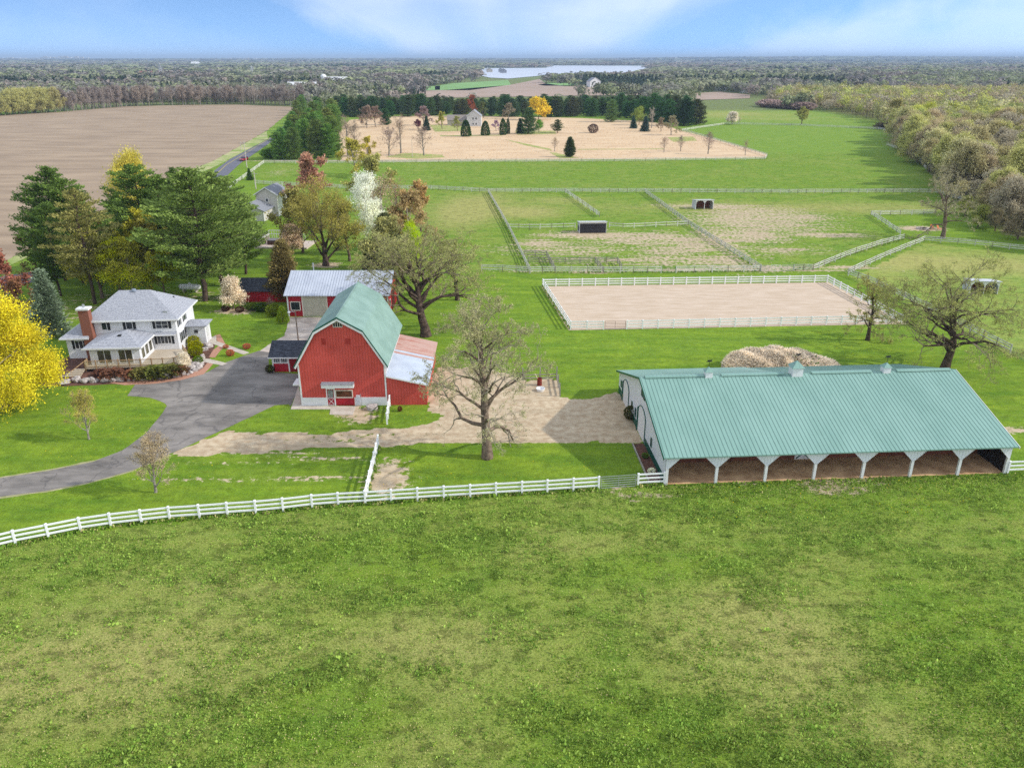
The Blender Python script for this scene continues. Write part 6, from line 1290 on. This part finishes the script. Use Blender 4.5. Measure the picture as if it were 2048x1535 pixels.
for k, u, vb, vt, c, w, lab in ((egg, 932, 273, 240, (66, 96, 44), 1.0, 'rounded dark arborvitae in front of the prairie house'), (egg, 971, 271, 242, (66, 96, 44), 1.0, 'rounded dark arborvitae right of the prairie house'), (col_, 1006, 270, 236, (72, 104, 48), 1.25, 'wide columnar arborvitae right of the pink flowering tree'), (col_, 1016, 268, 236, (66, 98, 46), .8, 'slim columnar arborvitae right of the wide one'), (spr, 853, 261, 231, (66, 86, 62), 1.2, 'dark spruce beside the dark red small tree'), (rowp[0], 1057, 268, 214, (84, 108, 66), 1.1, 'big grey green spruce in front of the golden willow'), (spr, 1042, 267, 236, (64, 86, 52), 1.3, 'dark lower spruce left of the big grey green one'), (pines[1], 1115, 266, 238, (76, 96, 50), 1.6, 'flat topped pine on the prairie right of the willow'), (ced, 1139, 314, 273, (78, 92, 52), 1.2, 'dark ragged pine at the front fence of the prairie'), (globe, 1186, 266, 248, (116, 96, 84), 1.0, 'brown ball topped tree in the middle of the prairie'),
                               (spr, 1267, 257, 231, (72, 98, 82), 1.3, 'left blue spruce of the pair at the prairie back'), (spr, 1289, 263, 231, (76, 100, 90), 1.35, 'right blue spruce of the pair at the prairie back'), (rowp[1], 772, 250, 216, (64, 96, 50), 1.2, 'dark green pine at the back left of the prairie'), (rowp[0], 1222, 244, 198, (104, 130, 72), 1.1, 'lighter green pine in front of the evergreen belt'), (ced, 739, 308, 292, (64, 84, 40), 1.0, 'small dark cedar under the yellow budding tree'), (spr, 500, 360, 336, (84, 112, 52), 1.3, 'little green spruce beside the neighbouring house roof'), (spr, 549, 392, 374, (90, 120, 56), 1.3, 'little green spruce behind the neighbouring house')):
    plant(k, 'spruce_tree' if k in (spr,) else 'evergreen', lab, 'tree', u, vb, vt, CO(*c), wx=w)

# ------------------------------------------------------------------ woods
PAL = [CO(176, 174, 104), CO(182, 180, 112), CO(176, 166, 120), CO(174, 164, 138), CO(180, 164, 128), CO(190, 192, 98), CO(174, 170, 116), CO(160, 168, 98), CO(200, 194, 142), CO(184, 172, 118)]
GREYP = [CO(158, 146, 136), CO(150, 138, 130), CO(164, 150, 136), CO(154, 140, 126), CO(146, 136, 128)]
wd = [decid(200, 13, leaf_n=11, leaf=.30, limbs=16, L0=.40, a0=1.3, a1=.35, base=.12, spread=1.3, bark=BARK_G), decid(201, 13, leaf_n=11, leaf=.30, limbs=15, L0=.38, a0=1.1, a1=.3, base=.10, spread=1.2, bark=BARK),
      decid(202, 13, leaf_n=12, leaf=.30, limbs=18, L0=.43, a0=1.4, a1=.5, base=.14, spread=1.4, bark=BARK_G), decid(203, 13, leaf_n=4, leaf=.32, limbs=17, L0=.38, a0=1.0, a1=.3, base=.12, spread=1.0, bark=BARK_G, up=.08)]
rw = random.Random(9)
RW = [(1532, 212), (1600, 216), (1700, 228), (1740, 240), (1768, 255), (1786, 290), (1800, 306), (1850, 345), (1893, 392), (1915, 412), (1962, 432), (1990, 452), (2050, 482), (2130, 502), (3000, 520), (3000, 196), (2000, 192), (1800, 190), (1560, 192)]
RWw = wpoly(RW); cand = []
y = 165.0
while y < 900:
    st = 7.6 if y < 420 else 10.0; x = 60.0
    while x < y * .80:
        xx = x + rw.uniform(-2.6, 2.6); yy = y + rw.uniform(-2.6, 2.6)
        if inside(np.array([xx]), np.array([yy]), RWw)[0] and xx < yy * .68 + 14: cand.append((xx, yy))
        x += st
    y += st
cand.sort(key=lambda p: math.hypot(p[0], p[1]))
def woodcol(x, y, pal=PAL):
    n = math.sin(x * .021 + 1.3) + math.sin(y * .017) + rw.uniform(-1.2, 1.2); i = int((n + 3.2) / 6.4 * len(pal)) % len(pal)
    c = pal[i] if rw.random() < .75 else rw.choice(pal); k = rw.uniform(.85, 1.12); return tuple(v * k for v in c)
NW = 270
for i, (x, y) in enumerate(cand[:NW]):
    edge = math.hypot(x, y); k = wd[rw.choice((0, 1, 2, 2, 0, 3))]; h = rw.uniform(10.5, 16) * (.8 if i < 25 else 1.0)
    wc = woodcol(x, y); rt = wc[2] / wc[1]; tone = 'yellow green' if rt < .30 else 'olive' if rt < .40 else 'khaki' if rt < .52 else 'tan brown'
    zone = 'at the near end of the right-hand wood' if y < 215 else 'in the near half of the right-hand wood' if y < 265 else 'in the middle of the right-hand wood' if y < 320 else 'toward the far end of the right-hand wood'
    size = 'tall' if h > 14 else 'low' if h < 11.5 else 'middling'
    plant(k, 'budding_tree', size + ' ' + tone + ' budding tree ' + zone, 'tree', 0, 0, 0, wc, 'trees crowded in the right-hand wood', world=(x, y), h=h, wx=rw.uniform(.95, 1.25))
plant(kb1, 'tree', 'silver grey tree standing out in the middle of the right-hand wood', 'tree', 2030, 300, 232, CO(190, 190, 184), wx=1.4)
plant(kdn, 'tree', 'bright yellow green tree standing out at the top of the right-hand wood', 'tree', 1848, 262, 206, CO(184, 186, 76), wx=1.1)
for u, vb, vt, c, lab in ((1930, 432, 392, (170, 172, 86), 'pale olive bush under the bare grey oak by the fire pit'), (1955, 455, 410, (150, 156, 80), 'green olive scrub right of the fire pit oak'), (1990, 462, 418, (130, 122, 92), 'brown scrub at the wood edge right of the fire pit'), (2035, 478, 420, (140, 128, 100), 'grey brown scrub at the right end of the wood edge')):
    plant(wd[1], 'scrub', lab, 'shrub', u, vb, vt, CO(*c), wx=1.3)

def crown_pts(n, rng):
    """leaf centres in a lumpy round crown of unit height, unit half-width"""
    lob = rng.normal(size=(6, 3)) * .38; lob[:, 2] *= .6; k = rng.integers(0, 6, n); d = nrm(rng.normal(size=(n, 3))) * (rng.random((n, 1)) ** .35) * .55
    p = lob[k] + d; p[:, 2] = p[:, 2] * .5 + .56; return p
def merged(name, pts, nl, leaf, label, conif=None, trunks=True, seed=1):
    """pts: list of (x,y,z,h,halfwidth,color) -> one stuff mesh"""
    rng = np.random.default_rng(seed); A = np.array([p[:5] for p in pts], float); Cc = np.array([p[5] for p in pts], float); n = len(A)
    lib = np.stack([crown_pts(nl, rng) for _ in range(10)]); cl = np.array(conif if conif is not None else np.zeros(n), bool)
    con = np.stack([crown_pts(nl, rng) for _ in range(10)])
    t = rng.random((10, nl)); a = rng.random((10, nl)) * 6.283; r = (1 - t) ** .8 * .62 * rng.uniform(.7, 1, (10, nl)); con = np.stack([r * np.cos(a), r * np.sin(a), .05 + t * .97], -1)
    idx = rng.integers(0, 10, n); L_ = np.where(cl[:, None, None], con[idx], lib[idx])
    P3 = np.stack([A[:, 0, None] + L_[..., 0] * A[:, 4, None], A[:, 1, None] + L_[..., 1] * A[:, 4, None], A[:, 2, None] + L_[..., 2] * A[:, 3, None]], -1).reshape(-1, 3)
    sz = np.repeat(A[:, 4] * leaf, nl); cc = np.repeat(A[:, :3] + np.array([0, 0, .42]) * A[:, 3:4], nl, 0); ov = (P3 - cc) / np.repeat(np.stack([A[:, 4], A[:, 4], A[:, 3] * .6], 1), nl, 0); V, F = leaves_np(P3, sz, rng, asp=1.15, out=nrm(ov)); zc = np.repeat(P3[:, 2], 4); V[:, 2] = zc + (V[:, 2] - zc) * np.repeat(np.repeat(np.minimum(1, A[:, 3] / A[:, 4] * .45), nl), 4); tint = np.repeat(np.repeat(Cc, nl, 0), 4, 0)
    if trunks:
        S = np.stack([A[:, 0], A[:, 1], A[:, 2] - .2, A[:, 0], A[:, 1], A[:, 2] + A[:, 3] * .55, A[:, 3] * .018, A[:, 3] * .010], 1); tv, tf = tubes_np(S, 3)
        F = np.concatenate([F, tf + len(V)]); V = np.concatenate([V, tv]); tint = np.concatenate([tint, np.tile(np.array([CO(120, 108, 96)]), (len(tv), 1))])
    o = link(name, np_mesh(name, V, F, M_SOLID, tint)); tag(o, label, 'wood', kind='stuff'); return o
rest = []
for (x, y) in cand[NW:]: rest.append((x, y, 0, rw.uniform(9, 15), rw.uniform(5.4, 7.6), woodcol(x, y)))
merged('wood', rest, 300, .17, 'olive and brown spring wood stretching away on the right side', seed=3)

# bare tree row along the top of the plowed field
LR = [(-160, 241), (0, 231.5), (60, 227.5), (120, 224), (250, 213.3), (380, 210), (480, 209.3), (596, 213)]
LRw = wpoly(LR)
n_row = 0; ROWX = []
for k in range(4):
    for (a, b) in zip(LRw[:-1], LRw[1:]):
        l = math.hypot(b[0] - a[0], b[1] - a[1]); n = int(l / 5.5)
        for i in range(n):
            f = (i + rw.random() * .8) / n; x = a[0] + (b[0] - a[0]) * f + rw.uniform(-1, 1); y = a[1] + (b[1] - a[1]) * f + 5 + k * 7 + rw.uniform(-2, 3)
            u_ = proj(x, y, 0)[0]
            if u_ < -40: continue
            ol = u_ < 95 + 30 * rw.random(); g = rw.random()
            if k == 0 and rw.random() < .10 and u_ > 200: plant(rowp[1], 'conifer', 'dark young conifer growing in front of the bare tree row by the plowed field', 'tree', 0, 0, 0, CO(84, 96, 62), 'dark conifers in the bare tree row', world=(x, y - 2), h=rw.uniform(8, 13), wx=.9)
            elif k < 2:
                plant(wd[rw.choice((0, 2))] if ol else (wd[3] if g < .5 else kb2), 'bare_tree' if not ol else 'budding_tree', 'olive budding tree at the left end of the plowed field row' if ol else ('front' if k == 0 else 'second') + ' line bare grey brown tree on the ' + ('left part' if u_ < 260 else 'middle' if u_ < 430 else 'right part') + ' of the plowed field row', 'tree', 0, 0, 0,
                      woodcol(x, y, [CO(176, 172, 110), CO(168, 160, 108)]) if ol else woodcol(x, y, GREYP), 'olive trees at the left end of the plowed field' if ol else 'bare trees along the top of the plowed field', world=(x, y), h=rw.uniform(13.5, 17.5) if not ol else rw.uniform(14, 18), wx=.85 if not ol else 1.1); n_row += 1
            else: ROWX.append((x, y, 0, rw.uniform(13.5, 17) if not ol else rw.uniform(13, 16), 4.6, woodcol(x, y, GREYP if not ol else PAL)))

merged('wood', ROWX, 170, .15, 'bare wood standing behind the front rows along the plowed field', seed=8)
# distant woods, by bands
HOLES = [q for _, _, q in FIELDS] + [LAKE, LAKE2]
def hz(x, y):
    a = np.arctan2(x, y); t = np.clip((y - 5600) / 8000, 0, 1); t = t * t * (3 - 2 * t)
    A = 19 + 30 * np.clip((a - .08) / .3, 0, 1) + 6 * np.clip((-a - .3) / .2, 0, 1) * 0
    return t * A * (.55 + .75 * vnoise(x + 40000, y, 1 / 2600, 5) ) + t * 5 * (vnoise(x + 40000, y, 1 / 700, 6) - .5)
DWP = [CO(146, 138, 130), CO(150, 138, 128), CO(138, 136, 122), CO(146, 148, 118), CO(148, 154, 114), CO(138, 132, 126), CO(154, 148, 132)]
def band(name, y0, y1, st, h0, h1, w0, w1, nl, leaf, label, seed, pc=.08, dens=1.0, trunks=True):
    rg = np.random.default_rng(seed); pts = []; con = []
    ny = int((y1 - y0) / st)
    for j in range(ny):
        yy0 = y0 + j * st; nx_ = int(2 * (yy0 * .70 + 60) / st); x = (np.arange(nx_) - nx_ / 2) * st + rg.uniform(-.5, .5, nx_) * st; yv = yy0 + rg.uniform(-.5, .5, nx_) * st
        h = rg.uniform(h0, h1, nx_); z = hz(x, yv) if y1 > 5600 else np.zeros(nx_)
        u, vb = proj(x, yv, z); _, vt = proj(x, yv, z + h); vm = vt + .25 * (vb - vt)
        ok = rg.random(nx_) < dens * np.where(vnoise(x + 9000, yv, 1 / (st * 14), 8) < .22, .25, 1.0)
        for q in HOLES: ok &= ~inside(u, vm, q) & ~inside(u, vb, q)
        ok &= ~inside(x, yv, wpoly(PLOW)) & ~inside(x, yv, wpoly(PRAIRIE)) & ~inside(x, yv, RWw)
        if y0 < 1000:
            ok &= ~((u > 1385) & (u < 1560) & (vb > 196)) & ~((u > 600) & (u < 1392) & (vb > 221)) & ~((u < 602) & (vb > 205.5)) & ~((u >= 560) & (u < 640) & (vb > 212))
            ok &= ~(((u > 600) & (u < 1240)) & (rg.random(nx_) < .25))
        cn = vnoise(x + 5000, yv, 1 / (st * 9), 12) > 1 - pc * 2.6
        tone = vnoise(x + 7000, yv, 1 / (st * 7), 13)
        for i in np.nonzero(ok)[0]:
            c = CO(84, 100, 80) if cn[i] else DWP[int((tone[i] * .8 + rg.random() * .2) * len(DWP) * .999)]
            k = rg.uniform(.93, 1.06); pts.append((x[i], yv[i], z[i], h[i], rg.uniform(w0, w1) * (.7 if cn[i] else 1), tuple(v * k for v in c))); con.append(cn[i])
    if pts: merged(name, pts, nl, leaf, label, con, trunks, seed); return len(pts)
n1 = band('distant_wood', 655, 1000, 11, 11, 16, 6.5, 9, 150, .28, 'spring woods just beyond the fields and the evergreen belt', 31, pc=.09)
n2 = band('distant_wood', 1000, 1650, 15, 11, 17, 9.5, 12.5, 90, .36, 'patchwork of brown woods and dark pines in the middle distance', 32, pc=.08)
n3 = band('distant_wood', 1650, 2900, 22, 12, 18, 14, 19, 50, .5, 'brown woods reaching the near lake shore', 33, pc=.06, trunks=False)
n4 = band('distant_wood', 2900, 6000, 40, 12, 19, 26, 34, 26, .60, 'hazy woods round the lake', 34, pc=.05, trunks=False)
n5 = band('distant_wood', 6000, 20000, 120, 18, 26, 64, 90, 16, .8, 'blue hazy woods on the far hills', 35, pc=.06, trunks=False)
print('woods', len(cand), n_row, n1, n2, n3, n4, n5)
def hills():
    ys = np.geomspace(5600, 30000, 70); xs = np.linspace(-1, 1, 160); X = (xs[None] * (ys[:, None] * .8)).ravel(); Y = np.repeat(ys, 160); Z = hz(X, Y) - 1.0 + (Y > 5700) * 1.2
    i = np.arange(70 * 160).reshape(70, 160); F = np.stack([i[:-1, :-1], i[:-1, 1:], i[1:, 1:], i[1:, :-1]], -1).reshape(-1, 4)
    o = link('hills', np_mesh('hills', np.stack([X, Y, Z], 1), F, mat('hill_cover', alb(140, 134, 112), 1, alb(108, 110, 92), .0016, .4, .6, detail=8, stretch=(1, .35, 1)), smooth=True)); tag(o, kind='structure')
hills()

# ------------------------------------------------------------------ brush pile
def brush_pile():
    rng = np.random.default_rng(5); x, y, _ = P(1562, 737); t = thing('brush_pile', 'long heap of dried brush and straw behind the stable roof', 'brush pile', (x, y, 0), R(-4))
    n = 46; m = 26; V = []; 
    def zf(a, b): return max(0, 1 - (a / 7.6) ** 2 - (b / 3.6) ** 2) ** .55 * (2.9 + .25 * math.sin(a * .9 + 1) + .22 * math.sin(a * 1.9 + b * 2) - .5 * math.exp(-((a - .6) / 1.0) ** 2)) * (.88 - .025 * a)
    for j in range(m):
        for i in range(n): a = -8 + 16 * i / (n - 1); b = -4 + 8 * j / (m - 1); V.append((a, b, zf(a, b) * rng.uniform(.92, 1.05) - .02))
    F = [(j * n + i, j * n + i + 1, (j + 1) * n + i + 1, (j + 1) * n + i) for j in range(m - 1) for i in range(n - 1)]
    link('heap', np_mesh('heap', V, F, mat('old_straw', alb(204, 188, 162), 1, alb(160, 140, 118), 1.6, bump=1, bscale=5)), t)
    k = 16000; a = rng.uniform(-7.6, 7.6, k); b = rng.uniform(-3.7, 3.7, k); z = np.array([zf(p, q) for p, q in zip(a, b)]); ok = z > .1; a, b, z = a[ok], b[ok], z[ok]
    D = nrm(np.stack([a * .12 + rng.normal(size=len(a)) * .5, b * .25 + rng.normal(size=len(a)) * .5, rng.uniform(-.3, .6, len(a))], 1))
    Vl, Fl = leaves_np(np.stack([a, b, z + .05], 1), .13, rng, D, asp=5.5); c = link('straw', np_mesh('straw', Vl, Fl, M_LEAF), t); c.color = (*CO(226, 212, 190), 1); tag(c, kind='stuff')
    Vl, Fl = leaves_np(np.stack([rng.normal(size=500) * 1.1 + 1.6, rng.normal(size=500) * .5 - 1.6, np.abs(rng.normal(size=500)) * .5 + .9], 1), .3, rng); c = link('green_weeds', np_mesh('green_weeds', Vl, Fl, M_LEAF), t); tag(c, kind='stuff'); c.color = (*CO(82, 110, 44), 1)
brush_pile()
for i in range(13):
    plant(mess, 'thicket_bush', 'mauve bare bush in the low thicket at the far pasture end', 'shrub', 1534 + i * 6.2 + rw.uniform(-2, 2), 214 + i * .5, 199 + i * .5, CO(170, 148, 140), 'mauve bushes in the thicket at the pasture end', wx=1.5)

# ------------------------------------------------------------------ grass
def grass():
    rng = np.random.default_rng(77); n = 340000
    y = rng.uniform(31.5, 76, n) ; x = rng.uniform(-1, 1, n) * (y * .84 + 4)
    near = ~inside(x, y, wpoly(PX_LAWN)); sx, sy, _ = P(1329, 970); a = R(3.8); lx = (x - sx) * math.cos(a) + (y - sy) * math.sin(a); ly = -(x - sx) * math.sin(a) + (y - sy) * math.cos(a)
    ok = near & ~((lx > -.1) & (lx < 34.2) & (ly > .0)) & ~((lx > 34) & (ly > .5)); x, y, lx, ly = x[ok], y[ok], lx[ok], ly[ok]
    pn = vnoise(x + 500, y * 1.9, .30, 41) * .30 + vnoise(x + 500, y * 1.3, .85, 42) * .38 + vnoise(x + 500, y, 2.4, 43) * .32
    big = vnoise(x + 500, y * 1.4, .085, 44)
    lush = np.clip((pn - .50) * 3 + (big - .5) * 1.0, 0, .55)
    by_stable = np.exp(-np.clip(-ly, 0, 9) / 1.6) * (lx > -1) * (lx < 36); lush = np.clip(lush + by_stable * .9, 0, 1)
    keep = rng.random(len(x)) < (.6 + .4 * lush); x, y, lush, by = x[keep], y[keep], lush[keep], by_stable[keep]
    k = len(x); h = .06 + .09 * lush * rng.random(k) + .10 * by * rng.random(k); C = np.stack([x, y, h * .45], 1)
    D = np.stack([rng.normal(size=k) * .5, rng.normal(size=k) * .5, np.ones(k)], 1)
    r = rng.random(k)[:, None]; straw = np.array(CO(196, 188, 126)); green = np.array(CO(130, 160, 62)); dark = np.array(CO(104, 140, 52)); ygr = np.array(CO(150, 172, 68))
    L_ = lush[:, None]; tint = np.where(r < .42 * (1 - L_), straw, np.where(r < .42 * (1 - L_) + .25, ygr, np.where(r < .42 * (1 - L_) + .25 + .62 * L_, dark, green)))
    tint = tint * rng.uniform(.8, 1.15, (k, 1)); V, F = leaves_np(C, h * 1.1, rng, D, asp=1.1)
    # leafy clumps, a hand to an arm wide
    m = 120000; cy = rng.uniform(31.5, 76, m); cx = rng.uniform(-1, 1, m) * (cy * .84 + 4); ok = ~inside(cx, cy, wpoly(PX_LAWN)); qx = (cx - sx) * math.cos(a) + (cy - sy) * math.sin(a); qy = -(cx - sx) * math.sin(a) + (cy - sy) * math.cos(a)
    ok &= ~((qx > -.1) & (qx < 34.2) & (qy > .0)) & ~((qx > 34) & (qy > .5)); pz = vnoise(cx + 100, cy * 1.7, .16, 71) * .5 + vnoise(cx + 100, cy * 1.4, .6, 72) * .3 + vnoise(cx + 100, cy, 2.0, 73) * .2
    bl = np.zeros(m)
    for u_, v_, rx, ry, k_ in ((300, 1330, 9, 6, 1), (850, 1290, 7, 4, .9), (1550, 1350, 7, 4.5, .9), (1500, 1230, 8, 5, .9), (1800, 1500, 5, 4, .6), (20, 1350, 6, 5, .8), (750, 1120, 10, 3, -.9), (1300, 1130, 9, 2.5, -.8), (1750, 990, 16, 3, -1), (650, 1420, 5, 3, -.6), (1250, 1480, 8, 4, -.6), (1900, 1250, 6, 6, -.6)):
        c_ = P(u_, v_); bl += k_ * np.exp(-(((cx - c_[0]) / rx) ** 2 + ((cy - c_[1]) / ry) ** 2))
    ok &= rng.random(m) < np.clip((pz - .42) * 2.8 - bl * .32, .06, .75); cx, cy, pz = cx[ok], cy[ok], pz[ok]; m = len(cx); nl = 7
    rad = rng.uniform(.05, .13, m) * (1 + .9 * (rng.random(m) < .12)); off = rng.normal(size=(m, nl, 3)) * rad[:, None, None]; off[..., 2] = np.abs(off[..., 2]) * .8 + .02
    Cc = np.stack([cx, cy, np.zeros(m)], 1)[:, None] + off; V2, F2 = leaves_np(Cc.reshape(-1, 3), np.repeat(rad * .95, nl), rng, np.tile(np.array([[0, 0, .6]]), (m * nl, 1)), asp=1.0)
    t2 = np.where(rng.random((m, 1)) < .6, np.array(CO(150, 174, 80)), np.array(CO(126, 156, 66))) * rng.uniform(.85, 1.25, (m, 1)); t2 = np.repeat(np.repeat(t2, nl, 0), 4, 0)
    F = np.concatenate([F, F2 + len(V)]); V = np.concatenate([V, V2]); tint = np.concatenate([np.repeat(tint, 4, 0), t2]); print('grass', len(F))
    o = link('pasture_grass', np_mesh('pasture_grass', V, F, M_GRASS, tint)); tag(o, 'rough tufted grass of the front pasture', 'grass', kind='stuff')
    # taller tufts along the fences, the arena and the shelters
    C = []; 
    def along(pts, dens, w, world=False):
        q = pts if world else [P(u, v)[:2] for u, v in pts]
        for a, b in zip(q[:-1], q[1:]):
            l = math.hypot(b[0] - a[0], b[1] - a[1]); m = int(l * dens)
            for _ in range(m): f = rng.random(); C.append((a[0] + (b[0] - a[0]) * f + rng.normal() * w, a[1] + (b[1] - a[1]) * f + rng.normal() * w))
    along(F1, 60, .16); along([(1275, 972), (1328, 969)], 60, .2); along([A_, B2], 22, .12, True); along([(731, 1006), (757, 893)], 30, .12)
    along([(1060, 547), (976, 385)], 10, .2); along([(1290, 386), (1521, 542)], 10, .2); along([(1587, 541), (1808, 479)], 10, .2); along([(862, 379), (1838, 385)], 6, .25); along([(1110, 546), (1519, 543)], 12, .2)
    C = np.array(C); k = len(C); h = rng.uniform(.12, .34, k); D = np.stack([rng.normal(size=k) * .35, rng.normal(size=k) * .35, np.ones(k)], 1)
    V, F = leaves_np(np.stack([C[:, 0], C[:, 1], h * .45], 1), h, rng, D, asp=1.1); tint = np.where(rng.random((k, 1)) < .25, straw, np.where(rng.random((k, 1)) < .5, dark, green))
    o = link('fence_line_grass', np_mesh('fence_line_grass', V, F, M_GRASS, np.repeat(tint, 4, 0))); tag(o, 'longer grass left uncut along the fence lines', 'grass', kind='stuff')
    # dry prairie stems
    n = 60000; y = rng.uniform(322, 560, n); x = rng.uniform(-135, 190, n); ok = inside(x, y, wpoly(PRAIRIE)); x, y = x[ok], y[ok]; dn = vnoise(x + 900, y, .06, 51); ok = dn > .28; x, y = x[ok], y[ok]; k = len(x)
    h = rng.uniform(.12, .3, k); D = np.stack([rng.normal(size=k) * .3, rng.normal(size=k) * .3, np.ones(k)], 1); V, F = leaves_np(np.stack([x, y, h * .45 + .05], 1), h * 1.0, rng, D, asp=1.2)
    tint = np.where(rng.random((k, 1)) < .5, np.array(CO(222, 196, 158)), np.array(CO(212, 184, 148))); o = link('prairie_grass', np_mesh('prairie_grass', V, F, M_GRASS, np.repeat(tint, 4, 0))); tag(o, 'tall dry blond prairie grass', 'grass', kind='stuff')
    # dandelions
    n = 5000; y = rng.uniform(40, 110, n); x = rng.uniform(-1, 1, n) * y * .68; l1 = inside(x, y, wpoly(PX_LAWN)) & ~inside(x, y, wpoly(LANE)) & ~inside(x, y, wpoly(DRIVE)) & ~inside(x, y, wpoly(MULCH))
    dn = vnoise(x + 300, y, .16, 61) > .55; st = (lx_ := (x - sx) * math.cos(a) + (y - sy) * math.sin(a), -(x - sx) * math.sin(a) + (y - sy) * math.cos(a)); infr = (st[0] > 1) & (st[0] < 34) & (st[1] > -7) & (st[1] < -.3)
    ok = (l1 & dn & ~((st[0] > -.2) & (st[0] < 34.2) & (st[1] > -.3) & (st[1] < 23))) | infr; x, y = x[ok], y[ok]; k = len(x); z = np.where(infr[ok], .2, .05)
    V, F = leaves_np(np.stack([x, y, z], 1), .075, rng, flat=.0); d = link('dandelions', np_mesh('dandelions', V, F, M_LEAF)); d.color = (*CO(236, 206, 20), 1); tag(d, 'yellow dandelions dotted over the lawns', 'flowers', kind='stuff')
grass()

# ------------------------------------------------------------------ haze
def haze():
    m = bpy.data.materials.new('haze'); m.use_nodes = True; nt = m.node_tree; nt.nodes.clear(); o = nt.nodes.new('ShaderNodeOutputMaterial'); v = nt.nodes.new('ShaderNodeVolumePrincipled')
    v.inputs['Color'].default_value = (.50, .66, .88, 1); v.inputs['Density'].default_value = 1.05e-4; v.inputs['Anisotropy'].default_value = 0.0; nt.links.new(v.outputs[0], o.inputs['Volume'])
    b = MB().box(-46000, 46000, -3300, 36500, -1.5, 125); h = b.build('haze', m); tag(h, 'thin blue haze over the distance', 'haze', kind='stuff')
import os
if not os.environ.get('NOHAZE'): haze()
